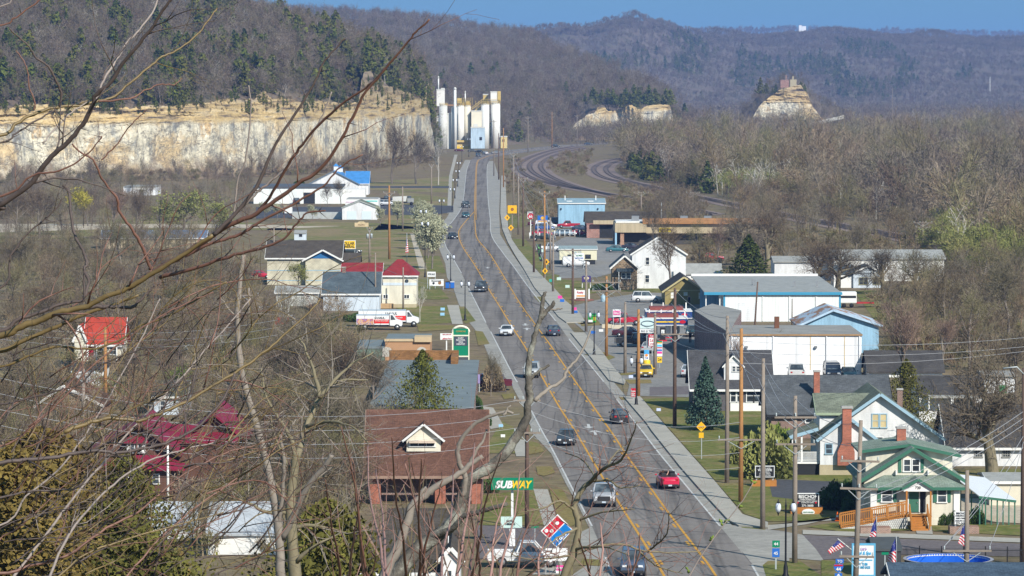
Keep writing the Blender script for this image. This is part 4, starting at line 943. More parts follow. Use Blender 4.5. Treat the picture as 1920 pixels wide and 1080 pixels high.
cx0, cx1 = b.X(1580), b.X(1597); c = MB(); c.box(cx0, cx1, -.6, -.003, 3.2, b.Z(765)); c.prism([(b.X(1571),-.6,.95),(b.X(1603),-.6,.95),(b.X(1603),-.6,2.2),(cx1,-.6,3.2),(cx0,-.6,3.2),(b.X(1571),-.6,2.2)][::-1],(0,.597,0))
c = c.build('chimney', m_brick, b.r); MB().box(cx0-.1, cx1+.1, -.7, .1, b.Z(765)+.002, b.Z(761)).build('chimney_cap', M['cap'], c)
b.chimney(b.X(1688,Ym+5), Ym+5, zt-3, b.Z(731,Ym+5), .5, m_brick2); b.chimney(b.X(1684,-1), 6.5, zt-4.5, zt-2.4, .5, m_brick)
px0 = b.X(1483)                                # side porch
pr = MB().prism([(px0,.3,b.Z(822)),(px0,.3,b.Z(819)+.05),(-b.h-.05,.3,b.Z(802)+.05),(-b.h-.05,.3,b.Z(806))][::-1],(0,5,0)).build('porch_roof', m_sage, b.r); MB().bar((px0-.05,.24,b.Z(821)),(-b.h-.1,.24,b.Z(805)),.06,.3).build('bargeboard', m_bluetrim, pr)
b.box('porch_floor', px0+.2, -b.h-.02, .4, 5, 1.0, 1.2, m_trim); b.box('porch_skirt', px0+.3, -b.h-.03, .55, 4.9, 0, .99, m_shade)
m = MB()
for zz in (1.35, 2.1): m.box(px0+.2, -b.h-.02, .42, .5, zz-.05, zz)
for k in range(24): xx = px0+.2+k*(-b.h-px0-.25)/23; m.box(xx, xx+.05, .44, .48, 1.35, 2.06)
m.build('railing', m_trim, b.r)
for xx in (px0+.25, -b.h-1.6): b.box('porch_post', xx-.08, xx+.08, .4, .56, 1.2, b.Z(816), m_trim)
m = MB(); q0 = b.X(1456)
for k in range(5): m.box(q0+k*.28, q0+k*.28+.3, .6, 1.9, 0, .22*(k+1))
m.build('steps', m_found, b.r); m = MB()
for yy in (.6, 1.9):
    m.bar((q0,yy,.95),(px0+.1,yy,2.1),.07,.08)
    for k in range(9): t=k/8; m.bar((q0+(px0-q0)*t,yy,.1+t),(q0+(px0-q0)*t,yy,.95+t*1.1),.05)
m.build('stair_railing', m_trim, b.r)
# ---- grey roofed houses behind it
b = Bld('grey_house', 'long house with a wide grey shingle roof and a brick chimney, above the white house', 'house', 1447, 1668, 822)
b.gable_x(-b.h, b.h, 0, 12, 2.5, b.Z(704,6)-.15, m_brick2, m_greysh, m_shade, .5); b.chimney(b.X(1532,2.5), 2.5, 3.0, b.Z(697,2.5), .6, m_brick)
b.window((1512,782,1523,792), m_trim)
b = Bld('grey_house', 'dark roofed house with a white dormer and white framed sun room windows', 'house', 1300, 1446, 771)
b.gable_x(-b.h, b.h, 0, 10, 2.5, b.Z(657,5)-.15, plain('dark_siding', (.10,.095,.1), .7), shingle('charcoal_shingles', (.088,.088,.094)), m_trim, .4)
dx0, dx1 = b.X(1358,1), b.X(1393,1); b.gable_y(dx0, dx1, .9, 4, b.Z(686,1), b.Z(668,1), m_white, M['charcoal_shingles'], m_trim, .2, .1, z0=3.0, names=('dormer_wall','dormer_roof'))
for p in ((1374,687,1379,696),(1382,687,1387,696)): b.window(p, m_trim, .9, fw=.05)
for p in ((1371,731,1380,753),(1383,731,1389,753),(1401,731,1413,753),(1414.5,731,1427,753)): b.window(p, m_trim, 0, 1, 2)
b.box('sill_wall', b.X(1370), b.X(1433), -.05, -.002, 0, b.Z(755), m_trim)
# ---- long low house and garage at the eastern edge
b = Bld('white_cottage', 'long white cottage with a dark grey roof, behind the big trunk', 'house', 1782, 1960, 874)
b.gable_x(-b.h, b.h, 0, 11, b.Z(838), b.Z(757,5.5)-.2, m_white, m_darksh, m_trim, .4)
for p in ((1831,844,1843,856),(1883,844,1895,856)): b.window(p, plain('grey_frame', (.3,.3,.28), .6), 0, 3, 3)
b = Bld('porch_house', 'low grey roofed house with a white awning, behind the white cottage', 'house', 1725, 1846, 790)
b.gable_x(-b.h, b.h, 0, 9, b.Z(735)-.3, b.Z(707,4.5), m_white, m_darksh, None, .3); b.box('awning', b.X(1738), b.X(1832), -1.8, -.01, b.Z(744), b.Z(740), m_metroof)
for px in (1740,1782,1785,1830): b.box('porch_post', b.X(px)-.06, b.X(px)+.06, -1.75, -1.63, 0, b.Z(744)-.002, m_trim)
b.window((1795,748,1812,757), m_trim)
b = Bld('garden_shed', 'white shed with a bright green door among bare branches', 'shed', 1847, 1905, 737)
b.wall(6, b.Z(706), m_white); b.box('roof', -b.h-.2, b.h+.2, -.3, 6.3, b.Z(706)+.002, b.Z(704)+.1, m_flat); b.panel('door', (1874,722,1888,738), plain('bright_green', (.02,.28,.10), .5))
b = Bld('white_outbuilding', 'white low outbuilding with a dark roof, beside the white wall and the shed', 'shed', 1630, 1768, 708)
b.gable_x(-b.h, b.h, 0, 8, b.Z(697), b.Z(660,4), m_trim, m_darksh, None, .3)
# ---- carport and pale garage
c = thing('carport', 'carport with a sloping white metal roof on thin green posts', 'carport', g(1856, 985)); cd = c.location.y; lx = lambda px: at(px,540,cd).x - c.location.x
za, zb = at(960,889,cd+9).z, at(960,931,cd).z
MB().prism([(lx(1806),9,za),(lx(1838),0,zb),(lx(1908),0,zb-.35),(lx(1875),9,za-.35)],(0,0,.08)).build('roof', plain('white_metal', (.72,.75,.78), .4, .06), c)
m = MB(); m.bar((lx(1838),-.02,zb-.05),(lx(1908),-.02,zb-.4),.06,.2); m.build('fascia', m_greentrim, c)
for k in range(7): x = lx(1840)+(lx(1906)-lx(1840))*k/6; MB().box(x-.05,x+.05,.1,.2,0,zb-.06-.35*k/6).build('post', m_greentrim, c)
for k in range(4): x = lx(1806)+k*.9; MB().box(x-.05,x+.05,8.6,8.7,0,za-.1*k-.1).build('post', m_greentrim, c)
b = Bld('garage', 'pale garage with a grey roof behind the carport', 'garage', 1858, 1990, 948); b.gable_x(-b.h, b.h, 0, 7, b.Z(906), b.Z(890,3.5), plain('pale_render', (.62,.58,.47), .8, .1), m_metroof, m_trim, .2)
# ---- white and blue warehouse, olive house, white warehouse, blue shed
b = Bld('warehouse', 'large white ribbed warehouse with bright blue trim and a long grey roof', 'warehouse', 1357, 1576, 603)
b.wall(43, 4.2, m_metal); bt = plain('bright_blue_trim', (.05,.28,.45), .5, .08)
MB().prism([(b.X(1321),-.3,4.22),(b.h+.15,-.3,4.22),(b.h+.15,43,4.5),(b.X(1321),43,4.5)],(0,0,.16)).build('roof', m_metroof, b.r)
b.box('fascia', b.X(1320), b.h+.25, -.4, -.31, 4.0, 4.42, bt); b.box('corner_trim', -b.h-.04, -b.h+.22, -.05, .1, 0, 4.0, bt); b.box('corner_trim', b.h-.2, b.h+.06, -.05, .1, 0, 4.0, bt)
b.box('ridge_cap', b.X(1321), b.h, 43.001, 43.5, 4.3, 5.0, m_trim); b.panel('roller_door', (1384,568,1422,603), siding('roller_slats', (.76,.78,.8), .3)); b.panel('door', (1367,577,1377,602), m_trim); b.panel('roller_door', (1543,577,1569,600), M['roller_slats'])
for px in (1430,1480,1530): b.box('downspout', b.X(px)-.06, b.X(px)+.06, -.12, -.003, .1, 4.0, m_trim)
for px in (1350,1324): b.box('canopy_post', b.X(px)-.08, b.X(px)+.08, .3, .46, 0, 4.2, m_trim)
b.box('bay_wall', b.X(1321), -b.h-.05, 14, 14.2, 0, 4.2, m_bluemetal)
for px,yy in ((1411,18),(1416,17),(1490,14),(1532,15)): b.box('roof_vent', b.X(px,yy)-.12, b.X(px,yy)+.12, yy, yy+.25, 4.3, 5.3, M['steel'])
b = Bld('olive_house', 'small olive yellow house with a dark gabled roof, left of the blue trimmed warehouse', 'house', 1247, 1318, 571)
b.gable_y(-b.h, b.h, 0, 15, b.Z(545), b.Z(521), m_olive, m_darksh, plain('olive_trim', (.5,.43,.22), .6), .5)
for p in ((1258,548,1267,559),(1282,548,1289,554),(1310,549,1315,560)): b.window(p, M['olive_trim'], 0, 1, 2, pm=m_trim)
b.panel('gable_board', (1246,543.5,1319,545.5), M['olive_trim'])
b = Bld('white_warehouse', 'windowless white panel warehouse with a weathered grey flat roof', 'warehouse', 1368, 1616, 703)
b.wall(17.5, 4.85, m_whitewall); b.box('roof', -b.h-.1, b.h+.1, -.12, 17.6, 4.852, 5.0, m_flat); b.box('fascia', -b.h-.1, b.h+.1, -.2, -.125, 4.8, 5.0, plain('rust_edge', (.36,.22,.11), .9, .5, .5))
for px in (1372,1450,1550,1612): b.box('downspout', b.X(px)-.07, b.X(px)+.07, -.14, -.003, .1, 4.8, m_whitewall)
for px in (1400,1530): b.box('wall_lamp', b.X(px)-.15, b.X(px)+.15, -.35, -.003, 3.3, 3.55, M['steel'])
for px in (1392,1520,1584): b.box('rust_streak', b.X(px)-.06, b.X(px)+.06, -.02, -.002, .6, 4.75, plain('rust_stain', (.60,.48,.30), .9, .3))
b.box('roof_pipe', b.X(1457,11)-.3, b.X(1457,11)+.3, 11, 11.6, 4.9, b.Z(594,11), plain('rust', (.16,.07,.04), .9, .4))
bb = thing('brick_building', 'dark purple brick building wedged against the white warehouse', 'building'); q_ = [tuple(g(x,y)) for x,y in ((1366,703),(1302,655),(1335,640),(1390,655))][::-1]; MB().prism(q_, (0,0,5.1)).build('wall', bricks('purple_brick', (.22,.12,.13)), bb); MB().prism([(x,y,5.102) for x,y,z in q_], (0,0,.12)).build('roof', m_flat, bb)
b = Bld('blue_shed', 'pale blue metal shed with a rusty patched roof, behind the white warehouse', 'shed', 1502, 1648, 662)
b.gable_y(-b.h, b.h, 0, 14, b.Z(610), b.Z(583), m_bluemetal, None, plain('pale_blue_trim', (.42,.56,.7), .6), .5, xm=b.X(1562))
t = NT('rusty_blue_roof'); n = t.noise((.9,.25,.9),5); t.color(t.mix(t.ramp(n,[(.48,0.0),(.56,1.0)]),(.42,.52,.62),(.33,.17,.09))); t.rough(.7); [o for o in b.r.children if o.name.startswith('roof')][0].data.materials.append(t.m)
# ---- two storey white house, stone cottage, office trailer
b = Bld('white_farmhouse', 'tall windowed white gable house striped by the shadow of a tree', 'house', 1185, 1286, 541)
b.gable_y(-b.h, b.h, 0, 11, b.Z(477), b.Z(445), m_white, m_darksh, m_trim, .3)
b.panel('side_wing', (1263,505,1286,541), m_white, -.5); b.window((1211,483,1217,496), m_trim); b.window((1210,516,1217,529), m_trim)
b = Bld('annex', 'low grey roofed annex behind the tree shadowed white house', 'house', 1285, 1352, 524); b.gable_x(-b.h, b.h, 0, 8, b.Z(514), b.Z(496,4), m_trim, m_metroof, None, .3)
b = Bld('stone_cottage', 'brown stone cottage with a white edged gable and a small porch', 'house', 1148, 1188, 543)
b.gable_y(-b.h, b.h+.6, 0, 8, b.Z(501), b.Z(481), m_stone, m_slate, m_trim, .4); b.box('porch_roof', b.X(1156), b.h, -1.2, -.01, b.Z(509), b.Z(503), m_slate)
b.box('porch_wall', b.X(1160), b.h, -1.0, -.02, 0, b.Z(526), m_stone); b.window((1166,512,1172,522), m_trim, -.02); b.window((1175,512,1182,522), m_trim, -.02); b.box('porch_post', b.X(1160)-.06, b.X(1160)+.06, -1.15, -1.03, 0, b.Z(509)-.01, m_trim)
b = Bld('office_trailer', 'cream office trailer raised on blocks with a grey roof', 'trailer', 1049, 1119, 496)
b.box('body', -b.h, b.h, 0, 14, .9, b.Z(468), plain('cream_panel', (.66,.63,.46), .6, .1)); b.gable_x(-b.h, b.h, 0, 14, b.Z(468), b.Z(468)+.35, None, plain('teal_grey_roof', (.30,.38,.38), .6), m_trim, .15, .1, wall=False)
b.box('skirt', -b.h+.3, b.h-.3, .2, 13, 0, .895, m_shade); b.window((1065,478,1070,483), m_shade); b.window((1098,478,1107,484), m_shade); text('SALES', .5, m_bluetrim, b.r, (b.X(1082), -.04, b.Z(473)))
# ---- blue metal hall and the shop row
b = Bld('blue_hall', 'plain light blue ribbed metal hall with a blue grey roof', 'hall', 1047, 1134, 426)
b.gable_x(-b.h, b.h, 0, 20, b.Z(382), b.Z(382)+.85, m_bluemetal, siding('bluegrey_roof', (.28,.40,.46), .6, True), m_trim, .2)
for px in (1052,1121): b.panel('wall_lamp', (px-1, 390, px+1, 393), m_shade, 0, .3)
for px in (1068,1108): b.box('skylight', b.X(px)-.7, b.X(px)+.7, 3, 5, b.Z(382)+.45, b.Z(382)+.6, m_trim)
for px in (1060,1118): b.box('roof_pipe', b.X(px)-.1, b.X(px)+.1, 6, 6.2, b.Z(382)+.4, b.Z(382)+1.8, m_trim)
b = Bld('shop_row', 'long tan fronted row of shops with an orange shingle band', 'shops', 1153, 1440, 459)
zt_, zb_ = b.Z(419), b.Z(436); b.wall(16, zb_, plain('shop_front', (.07,.065,.06), .6, .3), y0=2.5); b.box('fascia', -b.h, b.X(1212), -.2, 16, zb_+.01, zt_, m_tan2); b.box('fascia', b.X(1212)+.01, b.h, .6, 16, zb_-.2, zt_-.1, m_tan2)
MB().prism([(b.X(1205),-.3,zt_-.08),(b.h,-.3,zt_-.08),(b.h,4,zt_+.9),(b.X(1205),4,zt_+.9)],(0,0,.15)).build('shingle_band', m_orange, b.r)
b.box('flat_roof', -b.h+.3, b.h-.3, 4.1, 15.9, zt_+.01, zt_+.3, m_trim); b.box('brick_pier', b.X(1163), b.X(1170), .2, 1.0, 0, zb_, bricks('orange_brick', (.45,.2,.09)))
b.box('side_wall', -b.h+.01, -b.h+.4, -.1, 2.5, 0, zb_, m_bluemetal); sg = b.panel('shop_sign', (1236,427,1257,435), plain('sign_yellow', (.72,.55,.03), .5, .1), .58, .15); text('DISCOUNT LIQUOR', .45, m_shade, sg, ((b.X(1236)+b.X(1257))/2, .40, b.Z(431)), 2.8)
for px in (1193,1285,1330,1390): b.box('roof_unit', b.X(px)-.8, b.X(px)+.8, 7, 8.5, zt_+.3, zt_+1.4, M['steel'])
b = Bld('brick_shop', 'red brick shop corner with a dark brown roof, left of the tan shop row', 'shops', 1100, 1153, 446)
b.wall(10, b.Z(421), bricks('salmon_brick', (.40,.15,.11))); b.gable_x(-b.h, b.h+12, 8, 26, b.Z(421,8), b.Z(398,17), m_umber, m_umber, None, .3); b.box('shop_opening', b.X(1124), b.h-.2, -.02, .1, 0, b.Z(422), m_shade); b.box('canopy', b.X(1112), b.h, -1.4, -.02, b.Z(420), b.Z(413), m_tan2)
# ---- long white sheds behind trees
b = Bld('white_shed_row', 'long white sheds with grey roofs, half hidden by trees', 'shed', 1455, 1770, 527)
b.gable_x(-b.h, b.X(1560), 4, 14, b.Z(492,4), b.Z(482,9), m_white, m_metroof, None, .3); b.gable_x(b.X(1562), b.h, 0, 12, b.Z(486), b.Z(470,6), m_trim, m_metroof, None, .3, names=('wall','roof'))
b.panel('open_bay', (1722,510,1752,526), m_shade); b.panel('door', (1733,500,1750,509), m_trim)
b = Bld('gabled_cottage', 'small pale gabled cottage in front of the long white sheds', 'house', 1600, 1656, 540); b.gable_y(-b.h, b.h, 0, 8, b.Z(512), b.Z(500), m_paleblue, m_slate, m_trim, .3); b.gable_x(b.X(1564), -b.h, .5, 7, b.Z(513), b.Z(499,3.5), m_trim, m_slate, None, .3)
for p in ((1611,521,1626,533),(1637,521,1650,533)): b.window(p, plain('olive_frame', (.3,.28,.15), .7), 0, 2)
# ---- pool shop roof at the lower edge, pool, its fence
b = Bld('pool_shop', 'blue grey shingle roof of the shop at the lower edge, before the round pool', 'shop', 1690, 1975, 1160)
b.gable_x(-b.h, b.h, 0, 8, 2.0, b.Z(1060,4), siding('shop_wall', (.3,.34,.38), .2), shingle('navy_shingles', (.075,.115,.165)), m_trim, .5)
pc = g(1778, 1080); pl = thing('swimming_pool', 'round above ground pool with a bright blue liner and grey rim', 'pool', (pc.x, pc.y, 0)); pr_ = 82/scl(pc.y)
MB().tube([(0,0,0),(0,0,1.25)], pr_+.02, 48, False).build('side_wall', plain('pool_side', (.16,.17,.19), .6), pl)
m = MB(); n_ = 48
for k in range(n_): a0=2*math.pi*k/n_; a1=2*math.pi*(k+1)/n_; m.add([(math.cos(a)*r_,math.sin(a)*r_,1.27) for a in (a0,a1) for r_ in (pr_-.12,pr_+.12)],[(0,1,3,2)])
m.build('rim', plain('pool_rim', (.34,.34,.38), .5), pl)
m = MB()
for k in range(n_): a0=2*math.pi*k/n_; a1=2*math.pi*(k+1)/n_; m.add([(math.cos(a)*(pr_-.13),math.sin(a)*(pr_-.13),z) for a in (a0,a1) for z in (.3,1.26)],[(0,1,3,2)]); m.add([(0,0,.32),(math.cos(a0)*(pr_-.13),math.sin(a0)*(pr_-.13),.32),(math.cos(a1)*(pr_-.13),math.sin(a1)*(pr_-.13),.32)],[(0,1,2)])
m.build('liner', plain('pool_blue', (.02,.13,.55), .35, .15), pl)
m = MB()
for k in range(96): a0=2*math.pi*k/96; a1=2*math.pi*(k+1)/96; m.add([(math.cos(a0)*(pr_-.16),math.sin(a0)*(pr_-.16),1.12),(math.cos(a1)*(pr_-.16),math.sin(a1)*(pr_-.16),1.12),(math.cos((a0+a1)/2)*(pr_-.16),math.sin((a0+a1)/2)*(pr_-.16),1.24)],[(0,1,2)])
m.build('liner_border', m_trim, pl)
f = thing('iron_fence', 'black iron picket fence behind the round pool', 'fence', g(1642,1066)); fl = f.location; e1 = g(1930,1068) - fl; m = MB(); bl_ = plain('black_iron', (.02,.02,.022), .5, .1)
for k in range(140): t=k/139; m.box(e1.x*t-.012,e1.x*t+.012,e1.y*t-.012,e1.y*t+.012,0,1.55)
for z in (.2,1.4): m.bar((0,0,z),(e1.x,e1.y,z),.04,.04)
m.build('pickets', bl_, f)
for k in range(8): t=k/7; MB().box(e1.x*t-.04,e1.x*t+.04,e1.y*t+.02,e1.y*t+.1,0,1.7).build('post', bl_, f)
b = Bld('dark_outbuilding', 'dark grey gabled side of the pool shop beside the flags', 'building', 1640, 1692, 1085); b.gable_x(-b.h, b.h, 0, 5, 2.0, b.Z(1012,2.5), plain('dark_side', (.05,.055,.06), .8), plain('dark_side_roof', (.07,.08,.085), .8), None, .1)

# ================================================================== west side
b = Bld('brown_house', 'large house with a brown shingle roof and a cream gabled dormer', 'house', 692, 905, 945)
b.gable_x(-b.h, b.h, 0, 13, b.Z(888), b.Z(768,6.5)-.2, m_brick, m_brownsh, plain('umber_trim', (.30,.2,.15), .7), .5, wall=False); b.wall(10, b.Z(888)+.9, m_brick2, y0=2.6); b.box('gable_fill', -b.h, b.h, 5.5, 7.5, b.Z(888)+.9, b.Z(780,6.5)-.9, m_brick2); [b.box('porch_pier', q-.45, q+.45, .05, .9, 0, b.Z(888)-.05, m_brick) for q in (-b.h+.5, 1.2, b.h-.5)]; b.box('porch_rail', -b.h+1, b.h-1, .3, .4, .75, .9, m_brick2); x0,x1 = b.X(762,2), b.X(826,2)
b.gable_y(x0, x1, 1.8, 6, b.Z(822,2), b.Z(797,2), m_cream, m_brownsh, m_trim, .35, .12, z0=b.Z(846,2), names=('dormer_wall','dormer_roof')); b.window((769,830,814,836), m_trim, 1.8, 3, 1); b.panel('dormer_awning', (767,826,816,830), plain('awning_stripe', (.62,.5,.4), .7), 1.8, .5)
b.window((800,898,812,918), m_trim, 2.59); b.window((820,898,832,918), m_trim, 2.59)
b = Bld('flat_roofed_shop', 'flat grey roofed shop with a brown timber parapet, behind the brown roof', 'shop', 690, 888, 806)
zt_ = b.Z(765); d2 = (CAMH-zt_)*FPX/(676-150) - b.d
b.wall(d2+1, zt_-.02, m_brick2); b.box('roof', -b.h, b.h, -.1, d2, zt_-.01, zt_+.05, m_slateflat); bp = bricks('brown_parapet', (.34,.17,.065), (.2,.1,.04), .5, .12)
b.box('parapet', -b.h, b.X(860,d2), d2+.01, d2+.4, zt_-.3, b.Z(657,d2), bp); b.box('parapet', b.X(847,d2), b.X(860,d2), d2-7, d2, zt_+.06, zt_+.9, bp)
b.box('letter_board', b.X(870), b.X(881), -.25, -.12, .4, zt_-.2, m_shade); 
for k, ch in enumerate('SALON'): text(ch, .42, m_trim, b.r, (b.X(875.5), -.27, zt_-.6-k*.5))
b = Bld('stucco_shop', 'tan stucco shop with arched windows and a grey flat roof', 'shop', 722, 806, 676)
zt_ = b.Z(632); b.wall(13, zt_-.5, plain('tan_brick', (.42,.24,.13), .8, .12)); b.box('parapet', -b.h-.1, b.X(777), -.15, .3, zt_-.55, b.Z(635.5), m_tan); b.box('parapet', b.X(777)+.01, b.h+.2, -.4, 3, b.Z(641), b.Z(631), m_tan)
b.box('roof', -b.h, b.h, .31, 13, zt_-.48, zt_-.4, m_slateflat); b.box('lower_roof', b.X(668), -b.h-.02, 0, 13, zt_-1.5, zt_-1.2, m_slateflat); b.box('lower_wall', b.X(668), -b.h-.03, .1, 12.9, 0, zt_-1.51, plain('green_wall', (.14,.2,.16), .8))
for px in (721,786):
    x = b.X(px)+.3; MB().prism([(x+math.cos(a)*.6,-.02,1.3+math.sin(a)*.45) for a in np.linspace(0,math.pi,10)]+[(x-.6,-.02,.5),(x+.6,-.02,.5)],(0,.04,0)).build('arched_window', plain('pale_fan_light', (.5,.47,.42), .5), b.r)
b = Bld('pale_blue_house', 'low pale blue house with a dark slate roof and brick chimney', 'house', 606, 711, 583)
b.gable_x(-b.h, b.h, 0, 10, b.Z(551), b.Z(510,5)-.15, m_paleblue, m_slate, m_trim, .3); b.chimney(b.X(645,5), 5, 5, b.Z(502,5), .6, m_brick2); b.window((627,555,634,562), m_trim)
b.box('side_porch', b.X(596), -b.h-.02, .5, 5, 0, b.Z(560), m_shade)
b = Bld('grey_cottage', 'small grey cottage beside the pale blue house, behind twigs', 'house', 518, 595, 574)
b.gable_x(-b.h, b.h, 0, 8, b.Z(550), b.Z(538,4), plain('pale_grey_wall', (.5,.52,.5), .8), m_metroof, m_trim, .3); b.window((574,552,581,557), m_trim)
b = Bld('red_hipped_house', 'tall cream house under a dark red hipped metal roof', 'house', 716, 781, 577)
b.box('foundation', -b.h, b.h, -.05, 9.9, 0, b.Z(570), m_found); b.wall(10, b.Z(518), m_cream, z0=b.Z(570)); b.hip(-b.h, b.h, 0, 10, b.Z(517), b.Z(486,5), m_redroof, m_trim, .3, 2.6)
b.gable_x(b.X(640), -b.h-.1, 1, 9, b.Z(517), b.Z(495,5), m_cream, m_redroof, m_trim, .2); b.box('band', -b.h-.02, b.h+.02, -.04, -.001, b.Z(535), b.Z(530), m_paleblue)
for p in ((719,553,727,559),(758,553,767,559)): b.window(p, m_trim, 0, 2, 1)
MB().prism([(b.X(762.5)+math.cos(a)*.3,-.05,b.Z(527)+math.sin(a)*.3) for a in np.linspace(0,2*math.pi,14)[:-1]],(0,.06,0)).build('round_window', m_gl, b.r)
b.box('steps', b.X(712), b.X(738), -1.6, -.06, 0, .7, plain('tan_timber', (.45,.3,.16), .8))
b = Bld('block_house', 'cream block building with an umber roof and a blue gable end', 'building', 501, 638, 534)
xg0, xg1 = b.X(573,-1.5), b.X(638,-1.5)
b.gable_x(-b.h, b.h, 0, 13, b.Z(484), b.Z(451,6.5)-.15, m_block, m_umber, m_trim, .4); b.gable_y(xg0, xg1, -1.5, 6, b.Z(487,-1.5), b.Z(470,-1.5), m_block, m_umber, m_trim, .6)
zE = b.Z(484.5,-1.5); MB().prism([(xg0+.2,-1.54,zE),(xg1-.2,-1.54,zE),((xg0+xg1)/2,-1.54,b.Z(471,-1.5)-.15)][::-1],(0,.035,0)).build('gable_panel', plain('deep_blue', (.03,.15,.36), .6), b.r)
for py in (507,526): b.box('stripe', -b.h-.01, xg0-.01, -.03, -.001, b.Z(py)-.06, b.Z(py)+.06, m_bluetrim); b.box('stripe', xg0, xg1, -1.53, -1.501, b.Z(py,-1.5)-.06, b.Z(py,-1.5)+.06, m_bluetrim)
b.gable_x(b.X(640), b.X(674), 1, 7, b.Z(494), b.Z(476,4), m_block, m_umber, None, .2)
b = Bld('tool_shed', 'tiny pale blue shed standing alone in the field', 'shed', 552, 574, 451); b.wall(3, b.Z(438), m_paleblue); MB().prism([(-b.h-.1,-.2,b.Z(438)),(b.h+.1,-.2,b.Z(438)),(b.h+.1,3,b.Z(432,3)),(-b.h-.1,3,b.Z(432,3))],(0,0,.1)).build('roof', m_metroof, b.r); b.panel('window', (561,439,567,444), m_shade)
b = Bld('twin_garage', 'white gabled garage with two closed doors', 'garage', 642, 707, 412)
b.gable_y(-b.h, b.h, 0, 12, b.Z(390), b.Z(377.5), m_white, m_sage, plain('grey_edge', (.35,.38,.36), .6), .2)
for p in ((651,396,668.5,411.5),(678.5,396,696,411.5)): b.panel('garage_door', p, plain('pale_blue_door', (.60,.69,.76), .5, .05))
b = Bld('parapet_shop', 'white shop with an aqua striped parapet, behind the twin garage', 'shop', 648, 710, 402); b.wall(14, b.Z(374), m_trim); b.box('stripe', b.X(672), b.X(708), -.04, -.001, b.Z(378), b.Z(376), plain('aqua', (.1,.6,.55), .5)); b.box('stripe', -b.h, b.X(672), -.04, -.001, b.Z(380), b.Z(378), plain('pink', (.7,.5,.6), .5)); b.box('roof', -b.h+.3, b.h-.3, .3, 13.7, b.Z(374)+.002, b.Z(374)+.2, m_metroof)
b = Bld('long_workshop', 'long white workshop with a dark roof and one open bay', 'workshop', 476, 643, 382)
b.wall(14, b.Z(352), m_metal); MB().prism([(-b.h-.2,-.4,b.Z(352)),(b.h+.2,-.4,b.Z(352)),(b.h+.2,14,b.Z(352)+.5),(-b.h-.2,14,b.Z(352)+.5)],(0,0,.3)).build('roof', plain('charcoal_metal', (.10,.105,.115), .5), b.r)
b.panel('open_bay', (570,361,591,381.8), m_shade); b.panel('bay_header', (569,355,592,361), m_trim, -.01); b.box('annex', b.h-.01, b.X(685), 1, 8, 0, b.Z(355), m_trim)
b = Bld('blue_roofed_hall', 'white gabled hall with a vivid blue roof and cupolas, below the bluff', 'hall', 580, 672, 366)
b.gable_y(-b.h, b.h, 0, 22, b.Z(345), b.Z(321.5), m_white, m_blueroof, plain('dark_edge', (.15,.2,.25), .6), .4); b.gable_x(b.h-4, b.X(690), 4, 18, b.Z(345), b.Z(322,11), m_white, m_blueroof, m_trim, .4)
for px, yy, hh in ((630.5,8,2.0),(639,14,1.3)):
    x = b.X(px,yy) ; z0 = b.Z(321.5)-.5; c = b.box('cupola', x-.7, x+.7, yy, yy+1.4, z0, z0+hh, m_trim); MB().add([(x-.9,yy-.2,z0+hh),(x+.9,yy-.2,z0+hh),(x+.9,yy+1.6,z0+hh),(x-.9,yy+1.6,z0+hh),(x,yy+.7,z0+hh+.9)],[(0,1,4),(1,2,4),(2,3,4),(3,0,4),(3,2,1,0)]).build('cupola_roof', m_blueroof, c)
tag(MB().prism([tuple(g(x,y)) for x,y in ((548,410),(641,411),(641,410),(548,409))][::-1],(0,0,1.7)).build('board_fence', plain('pale_fence', (.5,.52,.5), .8)), 'pale board fence running to the twin garage', 'fence')
b = Bld('white_kiosk', 'small square white kiosk in the workshop yard', 'kiosk', 534, 548, 400); b.wall(2.5, b.Z(387), m_trim); b.box('roof', -b.h-.15, b.h+.15, -.15, 2.65, b.Z(387)+.002, b.Z(387)+.2, m_found)
b = Bld('long_shed', 'long low shed with a blue roof and tan wall, behind twigs', 'shed', 190, 385, 466); b.gable_x(-b.h, b.h, 0, 9, b.Z(447), b.Z(433,4.5), plain('tan_wall', (.48,.40,.27), .8), siding('dusty_blue_roof', (.13,.19,.29), .5, True), m_trim, .3)
b = Bld('white_store', 'long white store with a flat roof at the foot of the bluff, behind trees', 'store', 232, 292, 366); b.wall(20, b.Z(352), m_whitewall); b.box('roof', -b.h, b.h, 0, 20, b.Z(352)+.002, b.Z(352)+.4, m_metroof)
b.panel('door', (262,356,270,366), m_shade)
# houses seen through the branches on the west side
b = Bld('red_roofed_house', 'cream house with a bright red roof and a red door, above a white garage', 'house', 139, 232, 690)
b.wall(2, 1.0, m_stone, name='terrace', y0=-3.4); fz = b.Z(677)
b.gable_y(-b.h, b.X(160), 0, 8, b.Z(636), b.Z(612), m_cream, m_orangered, m_trim, .2, z0=0); b.gable_x(b.X(160), b.h-.4, .5, 8, b.Z(645), b.Z(598,4), m_cream, m_orangered, m_trim, .4)
b.door((166,649,176,676), plain('red_door', (.4,.02,.04), .5), .48); b.window((182,652,190,666), m_trim, .5); b.window((206,650,217,664), m_trim, .5)
for px in (163,180,194,218): b.box('porch_post', b.X(px)-.08, b.X(px)+.08, .1, .26, fz, b.Z(646), m_trim)
b = Bld('white_garage', 'white single garage with a dark flat roof below the red roofed house', 'garage', 134, 194, 724); b.wall(6, b.Z(692), m_trim); b.box('roof', -b.h-.2, b.h+.2, -.4, 6, b.Z(692)+.002, b.Z(688)+.1, m_darksh); b.panel('garage_door', (140,697,187,723), m_whitewall)
